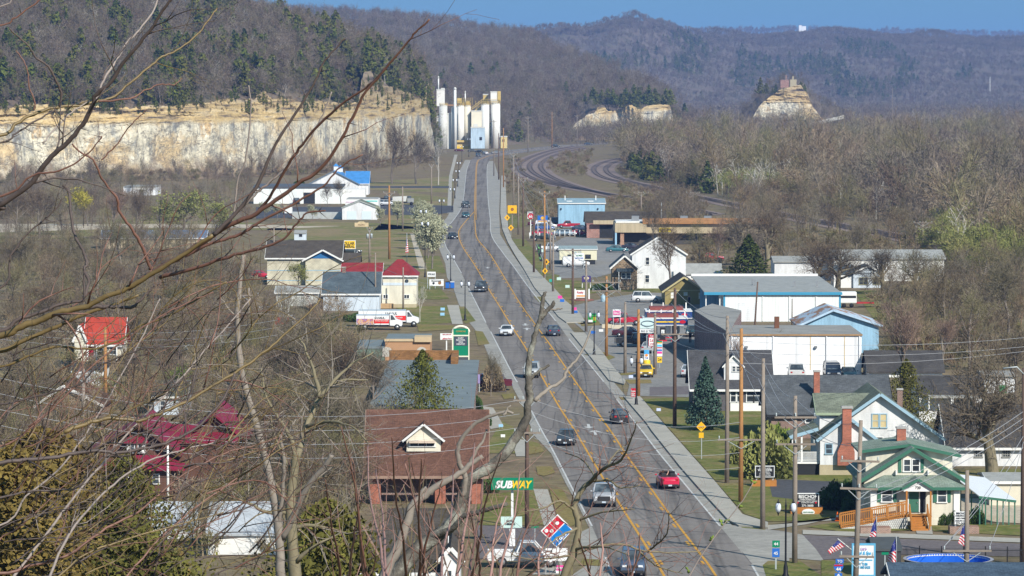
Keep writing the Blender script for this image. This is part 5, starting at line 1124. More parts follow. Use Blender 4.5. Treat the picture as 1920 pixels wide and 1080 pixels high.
tag(MB().prism([tuple(g(x,y)) for x,y in ((176,738),(212,738),(212,733),(176,733))][::-1],(0,0,.08)).build('blue_tarpaulin', plain('tarp_blue', (.05,.2,.42), .6)), 'blue tarpaulin spread before the white garage', 'tarpaulin')
b = Bld('rust_stone_house', 'rust coloured stone house with a dark brown gable roof, near the fence', 'house', 70, 188, 800); b.gable_y(-b.h, b.h, 0, 10, b.Z(760), b.Z(725), m_stone, m_brownsh, m_trim, .4, xm=b.X(118)); b.window((100,768,110,785), m_shade)
tag(MB().prism([tuple(g(x,y)) for x,y in ((178,800),(196,770),(206,770),(190,800))][::-1],(0,0,1.9)).build('board_fence', plain('maroon_fence', (.11,.03,.035), .8)), 'dark maroon board fence beside the rust stone house', 'fence')
b = Bld('grey_bungalow', 'small blue grey house with a pale eave, behind the crimson roof', 'house', 288, 345, 778); b.gable_x(-b.h, b.h, 0, 9, b.Z(745), b.Z(716,4.5), m_paleblue, m_slate, m_trim, .3); b.window((300,752,308,768), m_trim)
b = Bld('yellow_house', 'pale yellow house glimpsed between bare trees, beyond the grey bungalow', 'house', 385, 434, 664); b.gable_x(-b.h, b.h, 0, 9, b.Z(640), b.Z(622,4.5), m_cream, m_metroof, m_trim, .3); b.window((398,645,406,655), m_trim); b.window((416,645,424,655), m_trim)
b = Bld('crimson_house', 'brown house under a steep crimson metal roof with a bay window', 'house', 190, 330, 935)
m_bb = siding('brown_boards', (.13,.065,.045), .2); xg0,xg1,xm = b.X(183), b.X(318), b.X(262)
b.gable_y(xg0, xg1, 0, 11, b.Z(838), b.Z(795), m_bb, m_crim, plain('bronze_trim', (.12,.06,.04), .6), 1.0, xm=xm); b.gable_x(b.X(283), b.X(430), 4, 12, b.Z(838), b.Z(800,8), m_bb, m_crim, None, .4)
b.gable_y(b.X(355,6), b.X(445,6), 6, 18, b.Z(815,6), b.Z(778,6), m_bb, m_crim, None, .8)
b.box('bay', b.X(238), b.X(272), -.8, -.01, b.Z(848), b.Z(827), m_trim); b.hip(b.X(238), b.X(272), -.8, 0, b.Z(826), b.Z(817), m_crim, None, .25, .5, 'bay_roof'); b.window((244,830,264,845), m_trim, -.8, 3, 1)
b.hip(b.X(195), b.X(345), -3.2, 0, b.Z(872), b.Z(850), m_crim, None, .3, 2.0, 'porch_roof'); b.wall(3, b.Z(874), m_bb, b.X(200), b.X(340), -2.9, name='lower_wall'); b.window((285,890,296,906), m_trim, -2.9); b.window((226,890,238,906), m_trim, -2.9)
b = Bld('white_roofed_shed', 'shed with a bright white metal roof, half hidden by twigs below the crimson house', 'shed', 268, 362, 1010); b.gable_x(-b.h, b.h, 0, 7, b.Z(985), b.Z(945,3.5), m_trim, plain('white_sheet_roof', (.46,.49,.52), .6, .3), None, .2)
b = Bld('white_roofed_shed', 'long pale roofed shed behind the grey trunks, beside the white metal roof', 'shed', 388, 516, 1040); b.gable_x(-b.h, b.h, 0, 9, b.Z(1003), b.Z(945,4.5), m_trim, siding('pale_sheet_roof', (.44,.47,.50), .5, True), None, .2)
b = Bld('umber_cottage', 'small cottage with an umber roof and white end wall, at the lower edge', 'house', 650, 862, 1108); b.gable_x(-b.h, b.X(830), 0, 9, b.Z(1074), b.Z(1000,4.5), m_trim, m_umber, m_trim, .3); b.gable_y(b.X(828), b.X(862), -1, 7, b.Z(1048,-1), b.Z(1030,-1), m_white, m_umber, m_trim, .3); b.window((838,1070,846,1092), m_trim, -1)
b = Bld('bare_porch_house', 'house roof in umber shingles below the crossing dead branches', 'house', 730, 855, 1030); b.gable_x(-b.h, b.h, 0, 8, b.Z(1000), b.Z(958,4), m_bb, m_umber, None, .3)
# ---- silo plant
m_silo = plain('silo_concrete', (.72,.66,.53), .8, .12, .25); m_silo2 = plain('silo_white', (.74,.73,.69), .7, .08, .3); m_gry = plain('plant_grey', (.60,.60,.56), .7, .2, .4); m_yr = plain('yellow_rail', (.55,.40,.13), .6, .15)
SD = depth(278.5)
def silo(x0, x1, yt, label, mt=m_silo2, dd=0.0, rail=True, yb=None, cat='silo'):
    d = SD + dd; c = at((x0+x1)/2, 540, d).x; r = (x1-x0)/2/scl(d); z1 = at(960, yt, d).z; z0 = 0 if yb is None else at(960, yb, d).z
    o = thing('silo', label, cat, (c, d+r, 0), group='silos of the sand plant'); MB().cyl((0,0), r, z0, z1, 20).build('shell', mt, o); MB().lathe((0,0,z1), [(r*1.01,.002),(r*.98,.5),(0.05,.8)], 20).build('lid', m_gry, o)
    if rail:
        m = MB()
        for z in (.5,1.1): m.tube([(math.cos(a)*r,math.sin(a)*r,z1+z+.4) for a in np.linspace(0,2*math.pi,21)], .09, 4, False)
        for a in np.linspace(0,2*math.pi,13)[:-1]: m.bar((math.cos(a)*r,math.sin(a)*r,z1),(math.cos(a)*r,math.sin(a)*r,z1+1.5),.14)
        m.build('railing', m_yr, o)
    return o
silo(857, 871, 199.5, 'cream silo with the yellow ring at its foot, nearest the tall pipe'); silo(870.5, 883, 199.5, 'cream silo joined to the pipe side silo, next to the blue building', m_silo)
silo(892, 902, 204, 'shorter cream silo with a pink stained top behind the blue building', m_silo, 1); silo(902, 917.5, 197, 'wide white silo between the blue building and the tallest tower', m_silo2, -4)
silo(920, 938, 195.5, 'tall white silo crowned by the stair tower, easternmost of the plant'); silo(823, 839, 199, 'grey shaded silo behind bare trees, westernmost of the plant', m_gry, -10)
silo(846, 857, 203, 'slim grey silo between the grey one and the tall pipe', m_gry, -10, False)
def plant_box(name, label, cat, x0, x1, y0, y1, mt, dd=0.0, dep=8.0, extra=None):
    b = Bld(name, label, cat, x0, x1, 278.5, d=SD+dd); b.wall(dep, b.Z(y0), mt, z0=max(0, b.Z(y1)))
    b.box('roof', -b.h-.15, b.h+.15, -.15, dep+.15, b.Z(y0)+.002, b.Z(y0)+.5, m_gry); return b
b = plant_box('blue_plant_building', 'pale blue windowless building between the silos', 'building', 883, 909, 240, 278.5, siding('pale_plant_blue', (.47,.60,.72), 1.2, True), -12); b.panel('opening', (899,257,904,263), m_shade)
b = plant_box('silo_platform', 'yellow platform building under the pipe side silos', 'building', 857, 886, 267, 281, plain('ochre_wall', (.62,.48,.20), .7), -5, 5); b.box('guard_rail', -b.h-1.5, b.h+1, -1.4, -1.2, b.Z(267)+.1, b.Z(264)+.3, m_yr); b.box('base_stripe', -b.h, b.h+1, -.5, -.02, 0, 1.2, plain('traffic_yellow', (.72,.50,.03), .6))
b = plant_box('yellow_cabin', 'small yellow cabin east of the tallest silo', 'cabin', 939, 951, 257, 278, plain('cabin_yellow', (.66,.52,.22), .7)); b.panel('window', (942,261,946,266), m_shade)
b = plant_box('stair_tower', 'white stair tower with yellow rails on top of the tallest silo', 'tower', 920, 934, 173, 196, m_silo2, 2, 5); b.box('ladder_cage', b.h-.3, b.h+1.4, -.4, .8, b.Z(189), b.Z(171), m_yr)
b = plant_box('filter_house', 'small yellow filter house on the wide white silo', 'tower', 906, 915, 178, 197, m_yr, 9, 4)
b = plant_box('dust_tower', 'grey white dust tower above the westernmost silo', 'tower', 819, 834, 169, 199, m_silo2, -9, 6); b.box('vent_top', b.h-2, b.h, 0, 4, b.Z(169)+.5, b.Z(165), m_gry)
for px,y0,y1,lab,w_,dd in ((822.5,147,170,'tall thin white stack on the dust tower',2.4,-8),(853.5,168,262,'fat white pipe rising beside the cream silos',5,-12),(872.5,175,199,'short white stack over the middle silos',2.2,2),(799.5,169,180,'short white stack beside the bluff edge',2.6,-10)):
    d=SD+dd; p=at(px,540,d); r=w_/2/scl(d); o=thing('stack', lab, 'stack', (p.x,d,0)); MB().cyl((0,0), r, at(960,y1,d).z if y1<250 else 0, at(960,y0,d).z, 12).build('pipe', m_trim, o); MB().lathe((0,0,at(960,y0,d).z),[(r*1.15,.0),(r*1.1,.8),(r*.3,1.3)],12).build('cowl', m_gry, o)
gy = thing('gantry', 'yellow railed gantry crossing the silo tops', 'gantry', (0, SD+1, 0)); X_ = lambda px: at(px,540,SD+1).x; Z_ = lambda py: at(960,py,SD+1).z
MB().box(X_(832),X_(884),0,2,Z_(199)+.2,Z_(197)+.3).build('deck', plain('rust_deck', (.36,.2,.1), .8), gy); m = MB()
for z in (1.2,2.2): m.bar((X_(858),0,Z_(197)+z),(X_(884),0,Z_(197)+z),.2); m.bar((X_(884),0,Z_(210)+z),(X_(905),0,Z_(194)+z),.25); m.bar((X_(905),0,Z_(194)+z),(X_(938),0,Z_(194)+z),.2)
for k in range(14): xx=X_(858)+k*1.6; m.bar((xx,0,Z_(197)),(xx,0,Z_(197)+2.3),.16)
for k in range(6): m.bar((X_(866)+k*1.1,0,Z_(188)),(X_(866)+k*1.1,0,Z_(183)),.2)
m.build('railing', m_yr, gy); MB().prism([(X_(884),-.3,Z_(212)),(X_(905),-.3,Z_(195)),(X_(905),-.3,Z_(197)),(X_(884),-.3,Z_(214))],(0,1,0)).build('stair', m_yr, gy)
for px, yy, w2 in ((862,184,9),(877,190,7)): MB().box(X_(px-w2/2),X_(px+w2/2),.2,2.4,Z_(yy+8),Z_(yy)).build('hoist_house', m_yr, gy)
b = plant_box('bagging_hall', 'cream bagging hall filling the gap beside the cream silos', 'building', 884, 904, 209, 278, m_silo, -3, 9); b.panel('louvre', (888,232,896,238), m_gry)
b = plant_box('crusher_house', 'grey crusher house behind bare trees at the west end of the plant', 'building', 818, 856, 214, 279, m_gry, -8); b.panel('opening', (826,240,834,250), m_shade)
# ---- ruin on the far bluff, white guard wall, tank, distant water tower
b = Bld('stone_ruin', 'roofless pale stone ruin with a chimney on the far bluff', 'ruin', 1462, 1494, 158, d=2600); z0=b.Z(157)-3
MB().box(b.X(1462),b.X(1478),0,5,z0,b.Z(150)).build('red_wall', bricks('ruin_red', (.35,.13,.09)), b.r); MB().box(b.X(1480),b.X(1492),0,4,z0,b.Z(149)).build('stone_wall', m_found, b.r); MB().box(b.X(1484),b.X(1487),-.1,2,b.Z(149),b.Z(143)).build('chimney', m_found, b.r); MB().box(b.X(1471),b.X(1475),1,3,b.Z(150),b.Z(141)).build('tower_stub', m_brick2, b.r)
ln = [at(x,y,d) for x,y,d in ((1466,244.5,2330),(1500,237,2370),(1540,228,2410),(1581,218,2450))]; m = MB()
for a,c in zip(ln,ln[1:]): m.add([(a.x,a.y,a.z-1.6),(c.x,c.y,c.z-1.6),(c.x,c.y,c.z+.7),(a.x,a.y,a.z+.7),(a.x+1,a.y+7,a.z-1.6),(c.x+1,c.y+7,c.z-1.6),(c.x+1,c.y+7,c.z+.7),(a.x+1,a.y+7,a.z+.7)],[(0,1,2,3),(3,2,6,7),(5,4,7,6),(0,3,7,4),(1,5,6,2)])
tag(m.build('guard_wall', plain('pale_concrete_wall', (.6,.58,.52), .8, .1)), 'long pale retaining wall of the road climbing below the ruin', 'wall')
o = thing('storage_tank', 'round rusty orange tank among the river trees', 'tank', (at(1657,540,1180).x, 1180, 0)); z1 = at(960,341,1180).z; MB().cyl((0,0), 3.2, 0, z1, 24).build('shell', plain('rust_orange', (.30,.15,.065), .8, .35, .5), o); MB().lathe((0,0,z1),[(3.25,.0),(3.0,.3),(.1,.9)],24).build('lid', M['rust'], o)
o = thing('water_tower', 'white twin tank standing on the horizon ridge', 'water tower', (at(1503,540,8600).x, 8600, 0)); 
for dx,w_ in ((-5,3.2),(3,4.4)): MB().box(dx-w_,dx+w_,0,8,80,at(960,49,8600).z+ (2 if dx<0 else 0)).build('tank', plain('bright_white', (.85,.86,.88), .5, .03), o)
MB().box(-4,4,3,6,0,80).build('stem', m_trim, o)
# ================================================================== vehicles
m_tyre = plain('tyre_rubber', (.018,.018,.019), .85, .2); m_rim = plain('wheel_rim', (.42,.43,.44), .35, .1, metal=.7); m_cglass = glass('car_glass', (.05,.062,.07), .04)
m_head = plain('headlight_lens', (.7,.72,.74), .2, .05); m_tail = plain('tail_light', (.42,.02,.02), .3, .05); m_bump = plain('dark_bumper', (.03,.03,.032), .6, .2); m_chrome = plain('chrome', (.6,.6,.6), .2, .05, metal=1.0); m_plate = plain('number_plate', (.5,.58,.66), .5, .1)
def loft(st, n_top=None):
    """st = stations (y, [(x, z) ... half outline from bottom centre-side up to the top centre-side]); mirrored and skinned"""
    mb = MB(); k = len(st[0][1]) * 2
    for y, pr in st: mb.v += [(x, y, z) for x, z in pr] + [(-x, y, z) for x, z in reversed(pr)]
    for i in range(len(st)-1):
        for j in range(k): mb.f.append([i*k+j, i*k+(j+1) % k, (i+1)*k+(j+1) % k, (i+1)*k+j]); mb.sm.append(True)
    mb.f += [list(range(k))[::-1], [(len(st)-1)*k+j for j in range(k)]]; mb.sm += [False, False]
    return mb
SPEC = {  # length, half width, sill, [(y, top, narrowing)] of the body, cabin [(y, z, half width)] base front, roof front, roof rear, base rear, wheel radius, wheel positions
 'sedan': (4.7,.90,.22,[(-2.35,.60,.84),(-2.2,.74,.93),(-1.2,.90,1),(-.75,.96,1),(1.25,.98,1),(1.6,1.0,.99),(2.2,.98,.94),(2.35,.80,.88)],(-.85,-.25,.95,1.65,1.43),.32,(-1.42,1.38)),
 'hatch': (4.2,.87,.22,[(-2.1,.60,.84),(-1.95,.76,.93),(-1.1,.93,1),(-.75,.98,1),(1.5,1.0,1),(2.0,.98,.95),(2.1,.75,.9)],(-.85,-.2,1.4,1.98,1.47),.31,(-1.28,1.25)),
 'suv': (4.75,.93,.30,[(-2.37,.75,.87),(-2.25,.95,.95),(-1.2,1.08,1),(-.9,1.12,1),(1.8,1.14,1),(2.3,1.12,.97),(2.37,.8,.93)],(-.95,-.45,2.0,2.3,1.78),.38,(-1.45,1.42)),
 'pickup': (5.6,.98,.36,[(-2.8,.80,.88),(-2.68,1.02,.95),(-1.5,1.14,1),(-1.2,1.18,1),(.5,1.18,1),(.55,1.18,1),(2.72,1.16,1),(2.8,1.1,.98)],(-1.25,-.7,.35,.62,1.85),.40,(-1.8,1.75)),
 'convertible': (4.6,.90,.22,[(-2.3,.60,.84),(-2.15,.74,.93),(-1.2,.90,1),(-.75,.95,1),(1.25,.98,1),(1.6,1.0,.98),(2.15,.98,.92),(2.3,.78,.86)],None,.32,(-1.4,1.38)),
 'van': (5.2,.98,.35,[(-2.6,.75,.85),(-2.45,1.0,.95),(-1.7,1.15,1),(-1.4,1.2,1),(2.4,1.25,1),(2.6,1.2,.98)],(-1.6,-.9,2.45,2.58,2.05),.38,(-1.6,1.5)),
}
def vehicle(kind, col, label, px, py, rz=0, cat='car', detail=2, name=None, group=None, loc=None, sc=1.0):
    """front faces the camera at rz = 0"""
    L, W, sill, body, cab, wr, wy = SPEC[kind]; p = loc or g(px, py)
    t = thing(name or {'suv':'suv','van':'van','pickup':'pickup_truck','hatch':'hatchback','convertible':'convertible'}.get(kind,'sedan'), label, cat, (p.x, p.y, .03), R(rz), group)
    t.scale = (sc, sc, sc)
    pm = paint('paint_%d_%d_%d' % tuple(int(c*1000) for c in col), col)
    st = [(y, [(W*k*.80, sill), (W*k*.97, sill+.12), (W*k, sill+(z-sill)*.55), (W*k*.97, z-.07), (W*k*.86, z)]) for y, z, k in body]
    if kind == 'pickup':
        i = 5
        loft(st[:i]).build('body', pm, t); bx = MB()          # cab, then an open load bed
        y0, y1 = .52, 2.8
        for x in (-W, W-.09): bx.box(x, x+.09, y0, y1, sill+.15, 1.16)
        bx.box(-W+.091, W-.091, y1-.08, y1, sill+.15, 1.14); bx.box(-W+.091, W-.091, y0, y0+.06, sill+.15, 1.16); bx.box(-W+.091, W-.091, y0, y1-.081, sill+.15, .62)
        bx.build('load_bed', pm, t)
    else: loft(st).build('body', pm, t)
    zb = body[3][1] - .02
    if cab:
        a, b, c, d, zr = cab; wb, wt = W*.90, W*.70
        if kind in ('suv','van','pickup'): wt = W*.78
        v = [(-wb,a,zb),(wb,a,zb),(wb,d,zb),(-wb,d,zb),(-wt,b,zr-.05),(wt,b,zr-.05),(wt,c,zr-.05),(-wt,c,zr-.05)]
        gm = m_cglass if kind != 'van' else pm
        MB().add(v, [(4,5,6,7),(0,1,5,4),(1,2,6,5),(2,3,7,6),(3,0,4,7)]).build('windows' if kind != 'van' else 'cab', gm, t)
        MB().prism([(-wt-.02,b-.03,zr-.06),(wt+.02,b-.03,zr-.06),(wt+.02,c+.03,zr-.06),(-wt-.02,c+.03,zr-.06)],(0,0,.07)).build('roof', pm, t, .03)
        m = MB()
        for i, j in ((0,4),(1,5),(2,6),(3,7)): m.bar(v[i], v[j], .09)
        ym = (b+c)/2 if kind != 'pickup' else None
        if ym is not None and kind != 'van':
            for s in (-1,1): m.bar((s*wb,ym+.1,zb),(s*wt,ym,zr-.05),.08)
        m.build('pillars', pm, t)
        if kind == 'van':
            MB().add([(-wb*.9,a+.06,zb+.1),(wb*.9,a+.06,zb+.1),(wt*.92,b-.05,zr-.2),(-wt*.92,b-.05,zr-.2)],[(0,1,2,3)]).build('windscreen', m_cglass, t)
            for s in (-1,1): MB().box(s*wb-.03 if s>0 else -wb-.01, wb+.01 if s>0 else -wb+.03, a+.4, a+1.2, zb+.1, zr-.3).build('side_window', m_cglass, t)
    else:                                                     # open car: screen, seats, driver is separate
        m = MB(); m.bar((-.72,-.75,.94),(-.62,-.4,1.32),.06); m.bar((.72,-.75,.94),(.62,-.4,1.32),.06); m.bar((-.62,-.4,1.32),(.62,-.4,1.32),.06); m.build('windscreen_frame', m_bump, t)
        MB().add([(-.70,-.74,.95),(.70,-.74,.95),(.61,-.41,1.30),(-.61,-.41,1.30)],[(0,1,2,3)]).build('windscreen', m_cglass, t)
        MB().box(-.68,.68,-.55,1.05,.955,1.0).build('cockpit', m_bump, t)
        for x in (-.38,.38): MB().box(x-.24,x+.24,.35,.55,.9,1.28).build('seat', m_bump, t, .05)
    for y in wy:
        for s in (-1,1):
            x0 = s*(W-.22); x1 = s*(W+.01)
            w = MB().tube([(x0,y,wr),(x1,y,wr)], wr, 16, smooth=True).build('tyre' if detail else 'wheel', m_tyre, t)
            if detail: MB().tube([(s*(W-.01),y,wr),(s*(W+.02),y,wr)], wr*.62, 12).build('rim', m_rim, w)
    yf, yr, wf = -L/2, L/2, W*body[0][2]; zf = body[1][1]; zk = body[-2][1]
    if detail:
        for s in (-1,1):
            MB().box(s*wf*.72-.17, s*wf*.72+.17, yf-.02, yf+.14, zf-.20, zf-.05).build('headlight', m_head, t, .02)
            MB().box(s*wf*.80-.13, s*wf*.80+.13, yr-.12, yr+.02, zk-.26, zk-.08).build('tail_light', m_tail, t, .02)
        MB().box(-wf, wf, yf-.07, yf+.05, sill+.02, sill+.22).build('front_bumper', m_chrome if kind=='pickup' else (pm if detail < 2 else m_bump), t, .03)
        MB().box(-wf, wf, yr-.05, yr+.07, sill+.02, sill+.22).build('rear_bumper', m_chrome if kind=='pickup' else m_bump, t, .03)
        if detail > 1:
            MB().box(-wf*(.62 if kind=='pickup' else .5), wf*(.62 if kind=='pickup' else .5), yf-.03, yf+.02, zf-(.46 if kind=='pickup' else .24), zf-.06).build('grille', m_bump, t)
            for y in (yf-.085, yr+.075): MB().box(-.16,.16,y,y+.012,sill+.06,sill+.19).build('number_plate', m_plate, t)
            for s in (-1,1): MB().box(s*(W+.10)-.09, s*(W+.10)+.09, body[3][0]-.02, body[3][0]+.1, zb+.02, zb+.16).build('mirror', pm, t, .02)
            if kind != 'convertible':
                for s in (-1,1): MB().box(s*W*.985-.012, s*W*.985+.012, .05, .25, body[3][1]-.2, body[3][1]-.17).build('door_handle', m_bump, t)
    return t
BLK, NVY, SIL, WHT, RED, MAR = (.02,.022,.025), (.025,.035,.06), (.36,.37,.38), (.72,.73,.74), (.5,.02,.045), (.11,.012,.03)
TEAL, GRN, YEL, GRY, LBL = (.02,.12,.14), (.02,.07,.06), (.75,.50,.02), (.08,.085,.09), (.25,.34,.42)
# on the highway (oncoming traffic keeps to the west side)
vehicle('pickup', (.40,.41,.43), 'silver pickup driving towards the lower edge behind bare twigs', 1133, 946, -2, 'pickup', name='pickup_truck')
vehicle('sedan', (.05,.06,.07), 'dark grey sedan driving towards us beside the turn arrow', 1062, 833, -4)
vehicle('hatch', (.018,.022,.03), 'black hatchback driving away beside the eastern kerb', 1161, 793, 184)
cv = vehicle('convertible', (.62,.012,.06), 'bright red open convertible driving away with its top down', 1252, 913, 183, 'convertible')
vehicle('sedan', (.05,.065,.10), 'dark blue sedan driving away past the filling station', 1037, 629, 184)
vehicle('sedan', (.75,.76,.78), 'white sedan driving towards us on the grey highway', 950, 629, -4)
vehicle('suv', (.40,.42,.43), 'silver grey off-roader driving towards us behind the dead branch', 997, 707, -4, 'off-roader', name='off_roader')
vehicle('pickup', (.04,.045,.05), 'black pickup driving towards us north of the white sedan', 902, 547, -5, 'pickup')
vehicle('sedan', BLK, 'black sedan on the bend where the turning lane begins', 849, 448, 12)
vehicle('sedan', TEAL, 'teal sedan approaching the fork in the yellow lines', 873, 408, 6)
vehicle('pickup', (.025,.035,.035), 'dark green pickup just ahead of the teal sedan, farther up the road', 873, 389, 8, 'pickup')
vehicle('suv', (.03,.04,.06), 'dark blue off-roader at the far bend below the silos', 897, 294, 10, 'off-roader', 1, 'off_roader')
vehicle('sedan', (.7,.71,.72), 'white sedan at the far bend below the blue plant building', 910, 289.5, 200, detail=1)
vehicle('sedan', BLK, 'black sedan parked before the yellow platform of the silos', 900, 286.5, 60, detail=1)
vehicle('sedan', (.2,.21,.22), 'grey sedan rounding the bend beside the tallest silo', 929, 288, -60, detail=1)
vehicle('sedan', MAR, 'maroon sedan parked left of the silo platform', 861, 284, 80, detail=1)
vehicle('sedan', (.1,.105,.1), 'dark sedan parked beside the white box at the silos', 886, 285, 80, detail=1)
vehicle('suv', (.04,.045,.05), 'dark off-roader on the far road beyond the railway curve', 1042, 276.5, 80, 'off-roader', 1, 'off_roader')
vehicle('sedan', (.05,.06,.08), 'tiny blue car on the far road nearest the woods', 1103, 271.8, 80, detail=1)
vehicle('suv', (.07,.10,.16), 'blue off-roader driving up out of the lower edge behind twigs', 1187, 1076, -3, 'off-roader', name='off_roader')
vehicle('pickup', WHT, 'white pickup parked side on below the green sandwich sign', 985, 1062, 90, 'pickup')
vehicle('pickup', MAR, 'maroon pickup leaving the drive beside the flat roofed shop', 915, 731, -90, 'pickup')
# filling station and shops on the east side
vehicle('sedan', YEL, 'yellow sedan parked under the colourful pole sign', 1211, 706, -3)
vehicle('suv', WHT, 'white off-roader parked in front of the olive house', 1212, 567, 90, 'off-roader', name='off_roader')
vehicle('pickup', (.45,.015,.04), 'red pickup behind pale blocks with a pink sign over its bed', 1170, 610, -90, 'pickup')
vehicle('sedan', (.07,.012,.02), 'dark maroon sedan parked side on behind the oval tyre sign', 1180, 632, 82)
vehicle('pickup', BLK, 'black pickup beside the tyre sign, half in shadow', 1192, 650, 96, 'pickup')
vehicle('sedan', (.42,.44,.46), 'silver sedan parked behind the blue and white panel sign', 1218, 661, 170)
vehicle('sedan', (.02,.05,.055), 'dark green sedan parked beside the fuel pumps', 1298, 630, -5)
vehicle('sedan', (.5,.52,.55), 'silver sedan parked at the corner of the dark roofed house', 1291, 706, 175)
vehicle('pickup', (.6,.6,.6), 'silver pickup in front of the white warehouse wall', 1494, 706, 178, 'pickup', loc=Vector((at(1494,540,468).x,468,0)))
vehicle('van', (.02,.03,.05), 'dark blue van in front of the white warehouse wall', 0, 0, 0, 'van', loc=Vector((at(1561,540,468).x,468,0)))
vehicle('sedan', (.03,.08,.09), 'dark teal car at the end of the white warehouse wall', 0, 0, 0, loc=Vector((at(1592,540,468).x,468,0)))
vehicle('sedan', (.03,.14,.17), 'teal hatch backed car alone on the shop car park', 1157, 473, 90, name='hatchback')
vehicle('pickup', WHT, 'white pickup beside the cream office trailer', 1030, 472, 95, 'pickup')
vehicle('van', WHT, 'white van parked in front of the cream office trailer', 1080, 501, 92, 'van')
vehicle('pickup', (.4,.015,.035), 'red pickup high in the row before the blue hall', 1066, 428, -90, 'pickup', 1)
for col, px, py, rz, kd, lab in ((RED,1017,442,80,'sedan','red sedan nearest the road in the dealer row'), ((.04,.10,.30),1022,433,85,'suv','bright blue off-roader behind the red sedan in the dealer row'),
        (WHT,1024,429,90,'van','white van at the back of the dealer row'), ((.66,.55,.25),1047,440,70,'sedan','cream yellow sedan in the dealer row'), (LBL,1056,442,75,'sedan','pale blue sedan in the dealer row'),
        ((.40,.44,.48),1066,442,75,'hatch','silver blue hatchback in the dealer row'), (RED,1086,442,78,'sedan','red sedan beside the brick shop in the dealer row'), ((.03,.05,.09),1091,433,85,'sedan','navy sedan behind the red one near the brick shop'),
        (MAR,1008,424,80,'sedan','maroon sedan at the back of the lot near the fuel sign'), ((.03,.04,.04),1018,452,85,'pickup','dark pickup at the edge of the shop car park'), ((.02,.025,.03),1038,423,80,'van','black van against the end of the blue hall')):
    vehicle(kd, col, lab, px, py, rz, 'pickup' if kd == 'pickup' else 'van' if kd == 'van' else 'car', 1, group='cars on the dealer lot')
vehicle('sedan', RED, 'red car among bare trees beside the low annex', 1335, 488, 85, detail=1); vehicle('sedan', (.05,.04,.06), 'dark car behind the teal one near the shop row', 1186, 468, 88, detail=1)
# west side yards
vehicle('suv', BLK, 'black off-roader in front of the open workshop bay', 556, 382.5, 180, 'off-roader', 1, 'off_roader'); vehicle('sedan', (.5,.52,.52), 'pale sedan at the far end of the workshop wall', 490, 381.5, 0, detail=1); vehicle('sedan', (.55,.57,.56), 'white sedan second along the workshop wall', 511, 381.5, 0, detail=1)
vehicle('suv', WHT, 'white off-roader beside the aqua striped shop', 726, 386, 80, 'off-roader', 1, 'off_roader'); vehicle('pickup', BLK, 'black pickup behind the white off-roader near the twin garage', 724, 379, 85, 'pickup', 1)
vehicle('sedan', (.03,.04,.04), 'dark car parked behind the umber roof beside the yellow sign', 657, 476, 88, detail=1)
vehicle('sedan', (.55,.6,.62), 'pale blue car among trees near the pale yellow house', 372, 664, 80, detail=1); vehicle('sedan', RED, 'red car glimpsed beside the cream block building', 487, 522, 85, detail=1)
# box trucks, dump truck, trailer
def box_truck(label, px0, px1, py, ytop, stripe, rz_front=1, words=True, cat='truck'):
    d = depth(py); x0, x1 = at(px0,540,d).x, at(px1,540,d).x; c = (x0+x1)/2; L = x1-x0; t = thing('box_truck', label, cat, (c, d, .02)); H = at(960,ytop,d).z; W = 2.3; xb = L/2-1.9
    MB().box(-L/2, xb, 0, W, .75, H).build('box', plain('truck_white', (.74,.75,.76), .4, .05), t); MB().box(-L/2-.02, xb+.02, -.02, W+.02, H+.001, H+.07).build('box_roof', plain('truck_roof', (.42,.5,.56), .6, .1), t)
    sb = MB().box(-L/2+.38*L, xb, -.025, -.002, .95, .95+(H-.75)*.42).build('side_stripe', plain('truck_orange_red', (.70,.025,.02), .5, .05), t)
    if words: text('U-HAUL', (H-.75)*.22, m_shade, t, ((-L/2+.3*L+xb)/2, -.03, H-(H-.75)*.24), L*.34, shear=.15, bold=.03); text('MOVING MADE EASIER', .22, m_trim, sb, ((-L/2+.38*L+xb)/2, -.04, 1.35), L*.3)
    MB().prism([(xb+.08,0,.6),(xb+.08,0,2.3),(xb+.5,0,2.3),(xb+1.1,0,1.5),(xb+1.9,0,1.25),(xb+1.9,0,.5)][::-1],(0,2.0,0)).build('cab', M['truck_white'], t, .06)
    MB().prism([(xb+.25,-.02,1.45),(xb+.25,-.02,2.15),(xb+.48,-.02,2.15),(xb+.95,-.02,1.5)][::-1],(0,.03,0)).build('cab_window', m_cglass, t); MB().add([(xb+.54,.12,2.26),(xb+.54,1.88,2.26),(xb+1.1,1.9,1.54),(xb+1.1,.1,1.54)],[(0,3,2,1)]).build('windscreen', m_cglass, t)
    for x in (-L/2+1.2, xb+1.15):
        for y0 in (-.02, 1.75): w = MB().tube([(x,y0,.42),(x,y0+.27,.42)], .42, 16).build('tyre', m_tyre, t); MB().tube([(x,y0-.02,.42),(x,y0+.01,.42)], .25, 12).build('rim', m_rim, w)
    MB().box(-L/2, xb+1.8, .2, 1.9, .5, .74).build('chassis', m_bump, t); MB().box(xb+1.78, xb+1.95, .05, 1.95, .45, .7).build('front_bumper', m_bump, t)
    return t, L, H
t, L, H = box_truck('long white and red moving truck, behind the shorter one', 672, 785, 613, 583, 0)
t, L, H = box_truck('shorter white and red moving truck with a purple picture patch', 668, 754, 619, 592, 0)
q = NT('patch_colours'); n = q.noise(1.7, 4); q.color(q.ramp(n, [(.35,(.16,.03,.28)),(.45,(.55,.42,.35)),(.52,(.6,.25,.04)),(.6,(.2,.08,.4)),(.7,(.65,.6,.55))])); q.rough(.5)
MB().box(-L/2+.05, -L/2+.37*L, -.03, -.003, .8, H-.45).build('picture_patch', q.m, t)
box_truck('white and red moving truck seen through bare branches', 484, 566, 622, 577, 0, words=False)
